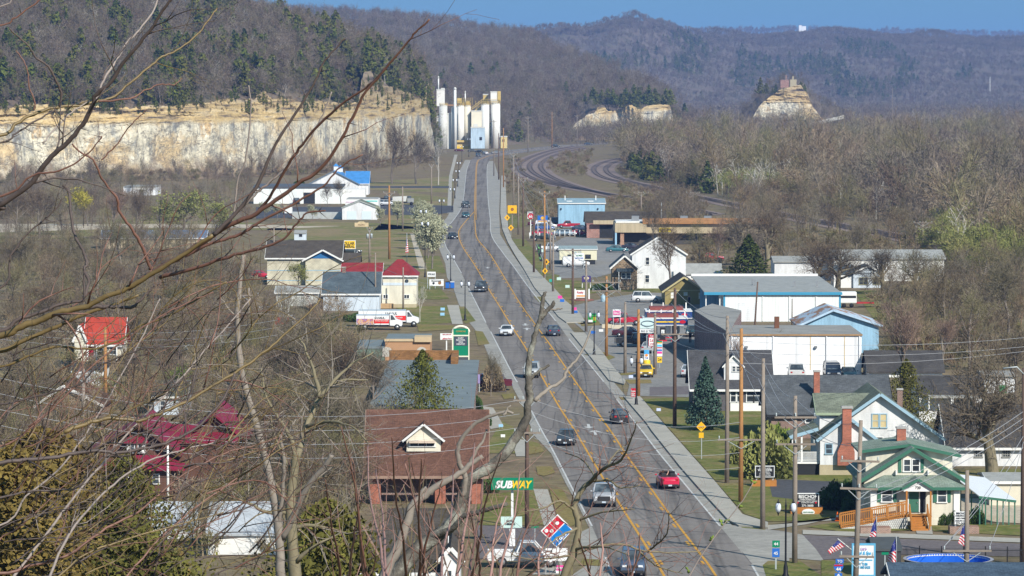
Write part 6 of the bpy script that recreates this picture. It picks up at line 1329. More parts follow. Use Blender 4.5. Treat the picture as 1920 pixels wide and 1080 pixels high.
p = g(757, 385); t = thing('dump_truck', 'old grey dump truck parked beside the black pickup', 'truck', (p.x, p.y, .02)); MB().prism([(-3.2,0,1.1),(.6,0,1.1),(.9,0,2.6),(-3.2,0,2.4)][::-1],(0,2.3,0)).build('tipper_body', m_gry, t); MB().box(.95,2.9,.1,2.2,.7,2.0).build('cab', plain('faded_grey', (.3,.31,.3), .6), t, .1); MB().box(1.0,2.2,.2,2.1,2.001,2.7).build('cab_top', m_cglass, t, .1)
for x in (-2.4,-1.2,2.2):
    for y in (0,1.95): MB().tube([(x,y,.5),(x,y+.3,.5)], .5, 14).build('wheel', m_tyre, t)
MB().box(-3.2,2.8,.3,2.0,.6,1.0).build('chassis', m_bump, t)
p = g(1592, 577); t = thing('horse_trailer', 'white stock trailer with a red drawbar beside the blue trimmed warehouse', 'trailer', (p.x, p.y, .02)); MB().box(-2,1.2,0,2,.7,2.5).build('body', m_trim, t, .08); MB().box(1.21,4,.4,1.6,.6,.85).build('drawbar', plain('trailer_red', (.35,.03,.03), .6), t)
for x in (-.8,.4): MB().tube([(x,-.05,.35),(x,.2,.35)], .35, 12).build('wheel', m_tyre, t)
MB().box(-1.9,1.1,-.02,-.003,1.5,1.9).build('slat_gap', m_shade, t)
# ================================================================== street furniture
m_pole = plain('grey_pole_wood', (.26,.215,.175), .9, .3, 1.5); m_pole2 = plain('orange_pole_wood', (.38,.19,.07), .85, .3, 1.2); m_pole3 = plain('dark_pole_wood', (.13,.085,.065), .9, .3, 1.5); m_ins = plain('insulator', (.45,.5,.5), .3, .1)
m_lampk = plain('lamp_black', (.012,.013,.016), .45, .2); m_globe = plain('lamp_globe', (.62,.66,.74), .25, .05); m_wire = plain('wire_grey', (.33,.34,.36), .6, .1); m_galv = plain('galvanised', (.42,.46,.47), .5, .15, metal=.3)
POLES = {}
def pole(key, px, yb, yt, label, mt=None, arms=(), w=.175, lean=0.0, trans=0, name='utility_pole', cat='utility pole', group='utility poles along the town'):
    """arms: (metres below the top, half span, insulators)"""
    p = g(px, yb); H = at(960, yt, p.y).z; mt = mt or m_pole; o = thing(name, label, cat, (p.x, p.y, 0), 0, group)
    o.rotation_euler = (0, R(lean), 0)
    MB().tube([(0,0,-.2),(0,0,H*.5),(0,0,H)], [w*1.25, w*1.05, w*.8], 10).build('shaft', mt, o); tips = [Vector((p.x, p.y, H))]
    for dz, hs, n in arms:
        z = H - dz; a = MB().box(-hs, hs, -w-.13, -w-.01, z-.07, z+.07).build('crossarm', m_pole, o); 
        m = MB(); m.bar((-hs*.6,-w-.05,z-.06),(0,-w-.05,z-.75),.05); m.bar((hs*.6,-w-.05,z-.06),(0,-w-.05,z-.75),.05); m.build('brace', m_galv, a)
        for k in range(n):
            x = -hs+.12+(2*hs-.24)*k/max(1,n-1); MB().lathe((x,-w-.07,z+.07),[(.03,0),(.06,.08),(.04,.16),(.06,.22),(.02,.28)],8).build('insulator', m_ins, a); tips.append(Vector((p.x+x, p.y-w-.07, z+.34)))
    for k in range(trans): MB().lathe((.38 if k%2==0 else -.38,-.1,H-2.2-k*.05),[(.02,0),(.24,.02),(.25,.8),(.2,.9),(.05,1.0)],12).build('transformer', m_galv, o)
    POLES[key] = (o.location.copy(), H, tips); return o
E3 = [(.5,1.25,3)]; E2 = [(.45,1.2,3),(1.9,1.2,3)]
pole('e1',1363,905,592,'tall grey utility pole, first of the close trio beside the highway', m_pole, []); pole('e2',1389,941,616,'tall orange brown utility pole in the middle of the close trio', m_pole2, [(9.5,2.0,2)]); pole('e3',1430,992,672,'weathered utility pole at the corner of the side street, nearest the kerb', m_pole, [])
pole('e4',1490,1056,742,'grey utility pole with two crossarms beside the twin lantern lamp', m_pole, [(1.6,1.55,3),(3.6,1.5,3)]); pole('e5',1603,1130,788,'leaning grey utility pole with stacked crossarms before the bungalow', m_pole, [(2.8,1.35,3),(4.7,1.3,3),(9.4,1.2,2)], .17, 1.6)
pole('e6',1812,1120,882,'utility pole with a crossarm and transformers over the round pool', m_pole, [(5.6,1.7,2)], .17, 0, 0); o = pole('e7',1918,1060,690,'dark pole with a curved lamp arm at the eastern picture edge', m_pole3, [], .2); MB().tube([(0,-.1,14.2),(-.6,-.3,14.8),(-1.6,-.4,14.7)], .06, 6).build('lamp_arm', m_galv, o)
pole('e8',1265,801,540,'brown utility pole on the lawn near the blue spruce', m_pole3, [(4.8,1.4,2)], trans=0); pole('e9',1228,702,586,'grey utility pole behind the coloured banner sign', m_pole, []); pole('e10',1197,745,580,'brown pole directly behind the black lantern post', m_pole2, []); pole('e11',1172,700,566,'thin grey utility pole on the green island by the station', m_pole, [])
pole('e12',1137,668,518,'two toned utility pole with two crossarms near the red pickup', m_pole2, [(.8,1.9,3),(1.9,1.9,3)]); pole('e13',1099,622,490,'pale grey utility pole beside the green bin', m_pole, []); pole('e14',1074,590,466,'dark brown utility pole beside the orange striped sign', m_pole3, [(.3,1.3,2)]); pole('e15',1037,548,440,'utility pole beside the small teal sign', m_pole, [])
pole('e16',1021,522,358,'bright orange utility pole in front of the blue hall', m_pole2, [(.4,1.0,2)]); pole('e17',1032,505,408,'grey pole next to the bright orange one', m_pole, []); pole('e18',1001,512,390,'grey pole at the grass by the small flags', m_pole3, []); pole('e19',981,462,332,'grey utility pole beside the yellow diamond signs', m_pole3, [(.4,1.1,2)]); pole('e20',972,440,325,'slim pole left of the yellow square sign', m_pole, []); pole('e21',963,400,286,'pale pole beside the railway, next along the highway', m_pole, [(.4,1.1,2)])
pole('e22',944,352,240,'orange pole where the highway bends towards the silos', m_pole2, []); pole('e23',935,337,250,'brown pole second from the bend', m_pole3, []); pole('e24',926,330,225,'grey pole nearest the tallest silo', m_pole, [(.5,1.3,2)]); pole('e25',990,286,218,'pale pole with crossarms beyond the bend', m_pole, [(.6,1.5,2),(2.4,1.5,2)]); pole('e26',1035,278,210,'rusty pole beyond the railway curve', m_pole2, [(.6,1.5,2),(2.6,1.5,2)]); pole('e27',1082,275,215,'white pole with crossarms on the far road', m_pole, [(.6,1.6,2),(4.,1.6,2)])
pole('e28',1202,402,360,'short telegraph pole with a wide crossarm beside the tracks', m_pole, [(.25,2.0,4)]); pole('e29',1299,410,360,'short telegraph pole with double crossarm near the woods', m_pole, [(.25,1.8,4),(1.2,1.2,2)]); pole('e30',1730,470,415,'telegraph pole with crossarms among the eastern trees', m_pole, [(.3,2.0,4),(1.2,1.6,2)]); pole('e31',1385,268,208,'pale pole standing in the river woods', m_pole, [(.6,1.6,2)]); pole('e32',1856,205,144,'white lattice like mast pole above the eastern woods', m_trim, [(.6,2.5,2),(8,1.5,2),(14,2.8,2)], .35); pole('e33',1673,238,165,'grey pole rising from the far woods', m_pole, []); pole('e34',1565,229,187,'pole beside the pale retaining wall', m_pole, [])
pole('e35',1240,455,380,'parking lot pole beside the tan shop row', m_galv, [], .08); pole('e36',1412,662,528,'leaning pole on the flat roof side of the white warehouse', m_pole3, [], .12, 3.5, 0); pole('e37',1485,612,560,'thin yard lamp pole in front of the blue trimmed warehouse', m_pole3, [], .08)
pole('w1',988,991,690,'brown utility pole with clustered insulators beside the western pavement', m_pole3, [(2.6,1.1,4),(5.2,1.1,4)], .15); pole('w2',730,486,348,'orange utility pole behind the red hipped roof', m_pole2, [(1.5,1.2,2)], .2); pole('w3',755,433,350,'slim grey pole beside the hall drive', m_pole, []); pole('w4',693,495,426,'grey pole with a transformer in the field', m_pole, [(.3,.6,2)], trans=2); pole('w5',704,582,474,'thin pole rising in front of the dark red roof', m_pole, [], .12); pole('w6',756,580,501,'grey pole at the cream wall of the red hipped house', m_pole, [], .12); pole('w7',514,531,425,'grey pole before the umber roof', m_pole, [], .13); pole('w8',809,382,308,'grey pole on the green verge below the bluff', m_pole, [(.3,.8,2)])
pole('w9',198,776,613,'rust brown pole in front of the red roofed house', m_pole2, []); pole('w10',157,870,690,'weathered pole with a crossarm in front of the white garage', m_pole, [(.6,1.2,3)]); pole('w11',797,125,65,'lone tall pole on the brown hill', m_pole2, [], .3); POLES['w11'][0]
bpy.data.objects['utility_pole.%03d' % (len(POLES)-1)].location = (at(797,540,2900).x, 2900, at(797,97,2900).z) ; 
pole('w12',315,948,835,'white pole in front of the crimson porch roof', m_trim, [], .1); pole('w13',467,640,540,'grey pole behind the near grey trunk', m_pole, [(1.0,1.4,2)])

# ---- wires
wn_ = [0]
def wire(a, b, sag=0.6, r=.022, label='grey overhead wire strung along the eastern poles', grp='overhead wires'):
    a, b = Vector(a), Vector(b); m = MB(); m.tube([a.lerp(b, k/10) - Vector((0,0,sag*4*(k/10)*(1-k/10))) for k in range(11)], r, 4, False)
    tag(m.build('overhead_wire', m_wire), label, 'wire', grp)
def top(k, dz=0.0, dx=0.0): l, H, t = POLES[k]; return Vector((l.x+dx, l.y, H-dz))
def tip(k, i): return POLES[k][2][i]
chain = ['e5','e4','e3','e1','e8','e11','e13','e15','e16','e19','e21','e23']
for a, b in zip(chain, chain[1:]):
    for dz, dx in ((.2,0),(1.6,-.4),(1.7,.4)): wire(top(a,dz,dx), top(b,dz,dx), .7)
chain = ['e2','e9','e12','e14','e17','e18','e20','e22','e24']
for a, b in zip(chain, chain[1:]):
    for dz in (.3,2.2): wire(top(a,dz), top(b,dz), .8, label='grey overhead wire of the second, inner line of eastern poles')
for k, (py0, py1) in enumerate(((618,645),(634,655),(640,668))): wire(top('e1',2.2+k*1.0), at(2050, py0+26*k*0, 372), .9, label='overhead wire crossing in front of the white warehouse')
for k in range(3): wire(top('e5',5.2+.4*k), top('e7',3.2+.5*k), .6, label='overhead wire running from the leaning pole to the lamp pole'); wire(tip('e6',k%2+1), top('e7',5.0+.4*k), .4, label='overhead wire above the round pool')
for k in range(4): wire(top('w1',2.4 + k*1.0), top('e2',8.0+k*1.3), 1.2, label='overhead wire crossing high above the highway', r=.02); wire(top('w1',2.6+k*1.1,-.6), at(-80, 690+k*30, 260+10*k), 2.2, label='overhead wire running west over the brown roof and the thicket', r=.02)
for k in range(3): wire(top('w10',.4+.5*k), top('w9',3.6+.5*k), .3, label='overhead wire beside the red roofed house', r=.018); wire(at(-60, 604+12*k, 330), at(520, 600+14*k, 410), 1.2, label='overhead wire crossing the red roof', r=.018)
wire(top('e1',1.0), top('e3',4.0), .3); wire(top('e9',.4), top('w5',2.0), 2.0, label='overhead wire crossing the highway beside the white sedan'); wire(top('e11',1.0), top('w1',3.0), 1.2, label='overhead wire crossing the highway at the dead branch'); wire(top('e13',.8), top('w6',1.2), 1.6, label='overhead wire crossing the highway near the red hipped house')

# ---- lamp posts
def lamp_post(px, yb, yt, label, flip=0):
    p = g(px, yb); H = at(960, yt, p.y).z; o = thing('street_lamp', label, 'street lamp', (p.x, p.y, 0), R(flip), 'black twin lantern street lamps')
    MB().lathe((0,0,0), [(.26,0),(.26,.12),(.17,.3),(.16,.75),(.10,.95),(.075,1.2),(.06,H-.7),(.09,H-.65),(.05,H-.5),(.02,H-.1)], 12).build('post', m_lampk, o)
    a = MB(); a.tube([(-.55,0,H-1.05),(-.3,0,H-.95),(.3,0,H-.95),(.55,0,H-1.05)], .035, 6); a.build('arm', m_lampk, o)
    for x in (-.55, .55):
        l = MB().lathe((x,0,H-1.1), [(.03,-.25),(.06,-.1),(.12,0)], 10).build('lantern_base', m_lampk, o); MB().lathe((x,0,H-1.1), [(.13,.01),(.21,.25),(.20,.5),(.12,.66)], 12).build('globe', m_globe, l); MB().lathe((x,0,H-1.1), [(.13,.665),(.05,.8),(.015,.95)], 8).build('finial', m_lampk, l)
    return o
for a in ((1193,761,664,'black twin lantern lamp on the eastern pavement beside the red price board'),(1114,667,580,'black twin lantern lamp at the station entrance beside the green bin'),(1473,1082,932,'large black twin lantern lamp at the side street corner'),(872,601,523,'black twin lantern lamp on the strip of grass by the moving trucks'),(845,532,474,'black twin lantern lamp beside the blue bins'),(828,418,371,'black twin lantern lamp on the western footpath below the field'),(848,394,350,'black twin lantern lamp second beyond the bend'),(853,372,333,'black twin lantern lamp third beyond the bend'),(858,350,317,'black twin lantern lamp fourth beyond the bend'),(860,335,302,'black twin lantern lamp fifth beyond the bend'),(866,303,272,'black twin lantern lamp nearest the silos'),(879,294,258,'black twin lantern lamp before the blue plant building'),(794,468,390,'black twin lantern lamp among the blossom trees'),(797,520,412,'black twin lantern lamp at the near end of the blossom trees')): lamp_post(*a)

# ---- signs
m_sblk = plain('sign_black', (.015,.015,.018), .5, .1); m_swht = plain('sign_white', (.74,.75,.75), .5, .05); m_sgrn = plain('sign_green', (.0,.20,.10), .5, .08); m_sred = plain('sign_red', (.52,.012,.03), .5, .08); m_sblu = plain('sign_blue', (.02,.13,.48), .5, .08); m_syel = plain('warning_yellow', (.80,.42,.01), .5, .06); m_swayy = plain('letter_yellow', (.80,.52,.02), .5, .05); m_pink = plain('sign_pink', (.75,.05,.30), .5, .05); m_mint = plain('sign_mint', (.50,.66,.62), .6, .1)
class Sign:
    """a board seen at photo corners, standing at the ground row yb"""
    def __init__(s, name, label, x0, y0, x1, y1, yb, mt=None, t=.12, cat='sign', d=None, legs=1, lm=None, frame=None, group=None, lw=.06):
        s.d = d or depth(yb); a, b = at(x0, y0, s.d), at(x1, y1, s.d); s.c = (a.x+b.x)/2; s.r = thing(name, label, cat, (s.c, s.d, 0), 0, group); s.hw = (b.x-a.x)/2; s.z0, s.z1 = b.z, a.z; s.zc = (a.z+b.z)/2; s.h = a.z-b.z; s.t = t
        if mt: s.b = MB().box(-s.hw, s.hw, -t/2, t/2, s.z0, s.z1).build('board', mt, s.r)
        for k in range(legs): x = 0 if legs == 1 else (-s.hw+.08 + (2*s.hw-.16)*k/(legs-1)); MB().box(x-lw, x+lw, t/2+.002 if mt else -lw, t/2+2*lw, -.05, s.z0 + (s.h*.8 if mt else 0)).build('post', lm or m_galv, s.r)
        if frame and mt:
            m = MB(); f = min(.12, s.h*.06)
            m.box(-s.hw-f, -s.hw, -t/2-.02, t/2, s.z0-f, s.z1+f); m.box(s.hw, s.hw+f, -t/2-.02, t/2, s.z0-f, s.z1+f); m.box(-s.hw, s.hw, -t/2-.021, t/2, s.z1, s.z1+f); m.box(-s.hw, s.hw, -t/2-.021, t/2, s.z0-f, s.z0); m.build('frame', frame, s.r)
    def X(s, px): return at(px, 540, s.d).x - s.c
    def Z(s, py): return at(960, py, s.d).z
    def panel(s, name, x0, y0, x1, y1, mt, out=.02): return MB().box(s.X(x0), s.X(x1), -s.t/2-out, -s.t/2-.001, s.Z(y1), s.Z(y0)).build(name, mt, s.r)
    def text(s, tx, py, hpx, mt, px=None, wpx=None, out=.02, shear=0, bold=.02): return text(tx, hpx/scl(s.d), mt, s.r, (0 if px is None else s.X(px), -s.t/2-out-.012, s.Z(py)), wpx/scl(s.d) if wpx else None, shear=shear, bold=bold)
    def disc(s, px, py, rpx, mt, out=.03, name='dot', sy=1.0): r = rpx/scl(s.d); return MB().prism([(s.X(px)+math.cos(a)*r, -s.t/2-out, s.Z(py)+math.sin(a)*r*sy) for a in np.linspace(0,2*math.pi,25)[:-1]], (0,out-.001,0)).build(name, mt, s.r)
s = Sign('sandwich_shop_sign', 'long green sandwich shop sign with white and yellow slanted letters on a white pole', 921,896,1000,918, 1024, m_sgrn, .35, legs=1, lm=m_swht, lw=.09); s.text('SUB', 907.5, 13.5, m_swht, 944, 33, shear=.25, bold=.06); s.text('WAY', 907.5, 13.5, m_swayy, 976, 38, shear=.25, bold=.06)
s.panel('notice_board', 939,968,979,989, m_mint, .12); s.text('NOW', 976, 4, m_shade, 957, 16, .14); s.text('HIRING', 981.5, 4, m_shade, 957, 18, .14); MB().box(-.22,.22,-.2,.2,0,s.Z(990)).build('pole_sleeve', m_swht, s.r)
d = depth(1075); s = Sign('pizza_sign', 'tilted red and blue pizza sign with white dots on a pole', 1016,966,1074,1026, 1075, None, .3, lm=m_swht, lw=.1)
def diamond(pts, mt, out, name): return MB().prism([(s.X(x), -.15-out, s.Z(y)) for x, y in pts][::-1], (0, .3+out if name == 'board' else out-.001, 0)).build(name, mt, s.r)
diamond([(1045.5,964),(1075,993),(1043.5,1026),(1014,995)], m_swht, 0, 'board'); diamond([(1045.5,966.5),(1058,979.5),(1045,993),(1032,980)], m_sred, .03, 'red_panel'); diamond([(1031,981),(1044,994),(1030,1008),(1017,995)], m_sred, .03, 'red_panel'); diamond([(1059.5,981),(1073,993.5),(1043.5,1023.5),(1031,1009)], plain('pizza_blue', (.0,.18,.55), .5), .03, 'blue_panel')
s.t = .3; s.disc(1045, 980, 3.6, m_swht, .06); s.disc(1024.5, 994.5, 3.6, m_swht, .06); s.disc(1034.5, 995, 3.6, m_swht, .06); tx = text('Pizza', 8/scl(d), m_swht, s.r, (0,-.2,0), 22/scl(d), bold=.03); tx.rotation_euler = (0, R(-45), 0); tx.location = (s.X(1052), -.02, s.Z(1006))
s2 = Sign('letter_board', 'plain white letter board on two legs below the pizza sign', 1021,1028,1064,1051, 1078, m_swht, .2, legs=2); s2.text('LARGE', 1033, 3.5, m_shade, 1030, 12)
Sign('yard_sign', 'small pink yard sign beside the white letter board', 1043,1060,1057,1070, 1082, m_pink, .03).text('OPEN', 1065, 4, m_swht)
s = Sign('chiropractor_sign', 'black and white sign with large capitals on an orange planter box beside the ramp', 1494,926,1534,951, 963, m_sblk, .2, legs=2, frame=m_swht); s.text('BISCHOF', 930.5, 6.2, m_swht, None, 37, bold=.03); s.text('CHIROPRACTIC', 935.8, 3.0, m_swht, None, 30); s.text('AND FAMILY HEALTH CARE LLC', 939.2, 2.2, m_swht, None, 37); s.text('ACCEPTING NEW PATIENTS', 942.2, 2.0, m_swht, None, 24); s.text('271-3600', 947.6, 4.2, m_swht, None, 37, bold=.03)
for px in (1496.8,1531.2): s.disc(px, 942, 1.8, m_sred)
o = MB().box(-32/scl(s.d), 28/scl(s.d), -.3, 1.2, 0, .55).build('planter_box', m_wood, s.r); MB().box(-31/scl(s.d), 27/scl(s.d), -.25, 1.15, .551, .6).build('planter_soil', m_sblk, o); e = s.disc(1516.5, 959.5, 12, m_swht, .32, 'oval_board', .52); text('X-RAYS AVAILABLE', .12, m_sgrn, s.r, (s.X(1516.5), -.46, s.Z(959)), .9)
s = Sign('chiropractor_sign', 'smaller black and white lettered sign on an orange box, across the dark drive', 1417,874.5,1451,893.5, 912, m_sblk, .2, legs=2, frame=m_swht); s.text('COME IN AND', 877.5, 2.4, m_swht, None, 28); s.text('WELCOME', 881, 4.0, m_swht, None, 29, bold=.03)
for k in range(3): s.text(('NEW PATIENTS','WALK IN TODAY','OPEN MON & WED')[k], 885+k*2.8, 1.9, m_swht, None, 22)
MB().box(-24/scl(s.d), 22/scl(s.d), -.2, 1.0, 0, .55).build('planter_box', m_wood, s.r)
s = Sign('chiropractor_sign', 'white lettered sign on two posts beside round shrubs and the flag', 1790,959,1815,983, 1000, m_swht, .1, legs=2)
for k, (tx, hh) in enumerate((('BISCHOF',3.6),('CHIROPRACTIC',3.0),('AND FAMILY',2.6),('HEALTH CARE',2.8),('271-3600',3.8))): s.text(tx, 962+k*4.7, hh, m_sblk, None, 22)
tag(MB().box(at(1783,540,s.d).x, at(1838,540,s.d).x, s.d-.3, s.d+1.0, 0, .55).build('planter', bricks('planter_brick', (.36,.2,.14))), 'low red brick planter under the white lettered sign', 'planter')
tag(MB().box(at(1615,540,s.d).x, at(1672,540,s.d).x, s.d-.3, s.d+1.0, 0, .5).build('planter', M['planter_brick']), 'low red brick planter in front of the ramp lattice', 'planter')
s = Sign('pool_shop_sign', 'white pool shop sign in a blue frame with blue lettering behind the leaning pole', 1600,1022,1638,1077, 1092, m_swht, .3, legs=2, lm=m_sblu, frame=plain('pool_frame_blue', (.12,.4,.62), .5)); s.text('Liz\'s', 1028.5, 5, plain('sign_purple', (.35,.15,.5), .5), 1621, 12, shear=.2); s.text('Pool & Spa', 1036, 6.5, plain('pool_lettering', (.03,.40,.72), .5), 1620, 30, shear=.25, bold=.03); s.text('636 271-7717', 1044, 3, M['sign_purple'], 1618, 24); s.panel('blue_bar', 1600,1048.5,1638,1051, M['pool_frame_blue']); s.text('HOT TUBS', 1057, 5, M['pool_lettering'], 1618, 22); s.text('NOW AND SALES', 1063, 5, M['pool_lettering'], 1619, 30)
s = Sign('route_sign', 'blue and red shield route sign with a TO plate and an arrow plate', 1567,1048,1582,1056, 1112, m_sblu, .04); s.text('TO', 1052, 5, m_swht)
sh = [(1566,1058),(1570,1057),(1574.5,1058.5),(1579,1057),(1583,1058),(1583.5,1064),(1580,1070),(1574.5,1074),(1569,1070),(1565.5,1064)]; MB().prism([(s.X(x),-.05,s.Z(y)) for x,y in sh][::-1],(0,.03,0)).build('shield', m_sblu, s.r); s.panel('shield_top', 1566.5,1058.5,1582.5,1061.3, m_sred, .05); s.text('44', 1066.5, 6.5, m_swht, 1574.5, 11, .05, bold=.04); s.panel('arrow_plate', 1567.5,1074.5,1581.5,1083, m_sblu, .01); MB().prism([(s.X(x),-.06,s.Z(y)) for x,y in ((1574.5,1075.5),(1578,1079.5),(1571,1079.5))],(0,.03,0)).build('arrow', m_swht, s.r)
s = Sign('route_sign', 'green and blue route marker pair beside the side street verge', 1448,1013.5,1462,1026, 1068, m_sgrn, .04); s.text('44', 1019.5, 6, m_swht, None, 10); s.panel('blue_plate', 1449.5,1028,1463.5,1044.5, m_sblu, .015); s.text('45', 1037, 6, m_swht, 1456.5, 10, .02)
s = Sign('street_name_sign', 'small green street name blades on a thin post at the lower driveway', 996,986,1010,990, 1044, m_sgrn, .04, lm=m_galv, lw=.03); s = Sign('street_light', 'green street name blade and a grey cobra lamp beside the pool flags', 1653,1035.5,1666,1040, 1105, m_sgrn, .05, lw=.04)
s = Sign('warning_sign', 'yellow diamond bicycle warning sign with a plate beneath, on the lawn', 1306,792,1325,820, 861, None, .05, lm=m_galv, lw=.035)
MB().prism([(s.X(x),-.05,s.Z(y)) for x,y in ((1315.5,790.5),(1325,800),(1315.5,809.5),(1306,800))][::-1],(0,.04,0)).build('diamond', m_syel, s.r); s.panel('plate', 1311,811,1320,821, m_syel, .03)
for px in (1313,1318): MB().tube([(s.X(px)+math.cos(a)*.09,-.06,s.Z(801)+math.sin(a)*.09) for a in np.linspace(0,2*math.pi,13)], .02, 4).build('bicycle_wheel', m_sblk, s.r)
for px,py,yb,lab in ((951,408,424,'upper yellow diamond sign before the yellow square sign'),(958,427,445,'lower yellow diamond sign beside the small teal plates'),(1022,508,524,'yellow diamond sign at the driveway to the trailer lot'),(1025,491,512,'orange yellow diamond panel at the foot of the orange pole')):
    s = Sign('warning_sign', lab, px-6,py-6,px+6,py+6, yb, None, .05, lw=.04, group='yellow warning signs by the highway'); MB().prism([(s.X(x),-.05,s.Z(y)) for x,y in ((px,py-6),(px+5.5,py),(px,py+6),(px-5.5,py))][::-1],(0,.04,0)).build('diamond', m_syel, s.r); MB().box(-.12,.12,-.07,-.051,s.Z(py)-.25,s.Z(py)+.25).build('symbol', m_sblk, s.r)
s = Sign('square_sign', 'large yellow square pole sign beside the grey pole at the bend', 952,385,969,400, 428, m_syel, .3, lm=m_pole, lw=.12); s.disc(960.5,392.5,3,plain('sign_brown',(.3,.12,.02),.6))
s = Sign('fuel_shield_sign', 'red and white shield fuel sign on a pole beside the dealer lot', 989,397,1001,410, 448, m_swht, .3, lm=m_swht, lw=.1); s.disc(995,405,5.6,m_sred); s.text('66', 405.5, 5, m_swht, None, 8, .05, bold=.04); s.text('PHILLIPS', 399, 2.5, m_sblk, None, 10)
s = Sign('blue_square_sign', 'blue square sign with a yellow emblem near the orange pole', 1008,404,1027,416, 446, m_sblu, .3, legs=2, lm=m_swht); s.disc(1017,409,3.2,m_syel); s.panel('yellow_bar',1009,413.5,1026,415.5,m_syel)
s = Sign('price_board', 'red framed white price board under the oval tyre sign', 1216,627,1230,649, 668, m_sred, .2, legs=1); s.panel('white_panel',1217,633,1229,648,m_swht); s.text('FUEL', 630, 3, m_swht); s.text('2.67', 638, 5, m_sred, None, 9,.03); s.text('CASH', 644.5, 3, m_sred, None, 9,.03)
s = Sign('tyre_sign', 'big pale sign with a dark oval emblem and a lettered strip beneath, on a pole', 1198.5,597,1229,616, 668, plain('pale_aqua_board', (.55,.68,.67), .5, .05), .35, lm=m_galv, lw=.1); 
MB().tube([(s.X(1214.5)+math.cos(a)*.85,-.2,s.Z(606.5)+math.sin(a)*.34) for a in np.linspace(.3,2*math.pi-.2,24)], .05, 5).build('oval_emblem', plain('emblem_blue', (.02,.07,.13), .5), s.r); s.panel('name_board',1198.5,617,1229,624,m_swht,.0); s.text('BIG G TIRE', 620.5, 3.6, plain('letter_grey',(.2,.22,.24),.6), None, 25, bold=.02)
s = Sign('banner_sign', 'tall striped banner sign in many colours with a yellow foot', 1232,639,1242,668, 690, m_swht, .06, lw=.03)
for k,(c,y0,y1) in enumerate(((m_sgrn,639,642),(m_syel,642,644),(plain('cyan',(.1,.5,.7),.5),646,650),(m_sred,651,653),(m_sblu,655,658),(m_pink,659,663))): s.panel('stripe',1232.4,y0,1241.6,y1,c)
s.panel('yellow_foot',1232.5,669,1241.5,680,m_swayy); s.text('24', 674, 5, m_shade, None, 7, .03)
s = Sign('panel_sign', 'blue and white panel sign above a yellow drum, behind the yellow sedan', 1208,656,1217,675, 692, m_swht, .06, lw=.03); s.panel('blue_top',1208,656,1217,664,plain('sky_blue',(.08,.38,.72),.5)); s.text('24', 671, 4, m_sblu, None, 6,.03); s.disc(1212.5,666,2.5,plain('orange_dot',(.75,.25,.03),.5)); MB().lathe((0,0,s.Z(686)), [(.45,0),(.47,.1),(.46,.65),(.4,.72)], 16).build('yellow_drum', m_swayy, s.r)
s = Sign('pink_sign', 'pink and white pole sign over the bed of the red pickup', 1149,580,1164,594, 611, m_swht, .08, legs=2); s.panel('pink_panel',1150,582.5,1163,591,m_pink); s.text('SALE', 586.5, 5, m_swht, None, 11,.03)
s = Sign('red_price_sign', 'narrow red board sign with white lettering behind the black lantern post', 1183,728,1192,744, 750, m_sred, .08, legs=1); s.text('Store', 733, 4, m_swht, 1187.5, 8); s.text('NOW', 738, 3, m_swht, 1187.5, 7); s.text('OPEN', 741.5, 3, m_swht, 1187.5, 7)
s = Sign('orange_striped_sign', 'white sign with an orange stripe between two white posts in a flower bed', 1080,544,1101,558, 563, m_swht, .2, legs=0); s.panel('orange_stripe',1081,553.5,1100,556,plain('stripe_orange',(.7,.3,.03),.5)); s.text('Realty', 548, 4, m_sred, 1088, 12)
for px in (1078.5,1104.5): MB().box(s.X(px)-.12,s.X(px)+.12,-.12,.12,-.05,s.Z(541.5)).build('post', m_swht, s.r)
MB().lathe((0,.3,0), [(2.1,0),(1.9,.15),(.6,.25)], 18).build('flower_bed', plain('mulch_red', (.22,.09,.07), .9), s.r)
s = Sign('burger_like_sign', 'purple sign with a cream emblem beside the stone cottage', 1091,517,1108,529, 540, plain('deep_purple',(.06,.04,.16),.5), .25, legs=2, lm=m_swht); s.disc(1099.5,521.5,5,plain('cream_emblem',(.66,.55,.40),.6),.03,'emblem',.6); s.r.name = 'emblem_sign'
s = Sign('trailer_lot_sign', 'white lettered board in front of the cream office trailer', 1077,475,1095,488, 504, m_swht, .1, legs=2); s.text('HOMES', 479, 3, m_sgrn, None, 12); s.text('RENT TO OWN', 484, 2.6, m_sblu, None, 15)
s = Sign('dollar_store_sign', 'yellow store sign with black lettering partly behind the umber roof', 638,451.5,666,466, 500, m_swayy, .3, legs=2, frame=m_trim); s.text('DOLLAR', 456, 5.2, m_sblk, None, 25, bold=.03); s.text('GENERAL', 462, 5.2, m_sblk, None, 26, bold=.03)
s = Sign('stone_sign', 'low tan stone sign on the edge of the field', 665,417.5,691,425, 425.5, plain('tan_stone',(.58,.46,.28),.8), .5, legs=0); MB().prism([(s.X(x),-.26,s.Z(y)) for x,y in ((670,417.6),(686,417.6),(682,415.2),(674,415.2))][::-1],(0,.5,0)).build('crest', M['tan_stone'], s.r); s.text('PACIFIC', 421.5, 2.6, plain('sign_umber',(.2,.1,.04),.7), None, 18)
s = Sign('dentist_sign', 'tall arched green and cream pole sign beside the brown parapet', 850,616,878,692, 692, m_sgrn, .3, legs=0); cf = plain('cream_frame',(.74,.70,.56),.5,.05); m = MB()
m.box(s.X(847.5),s.X(850),-.2,.2,0,s.Z(622)); m.box(s.X(878),s.X(880),-.2,.2,0,s.Z(622)); m.tube([(s.X(864)+math.cos(a)*s.hw*1.1,0,s.Z(623)+math.sin(a)*.75) for a in np.linspace(0,math.pi,14)], .16, 6)
for yy in (629,668): m.box(s.X(850),s.X(878),-.2,.0,s.Z(yy)-.08,s.Z(yy)+.08)
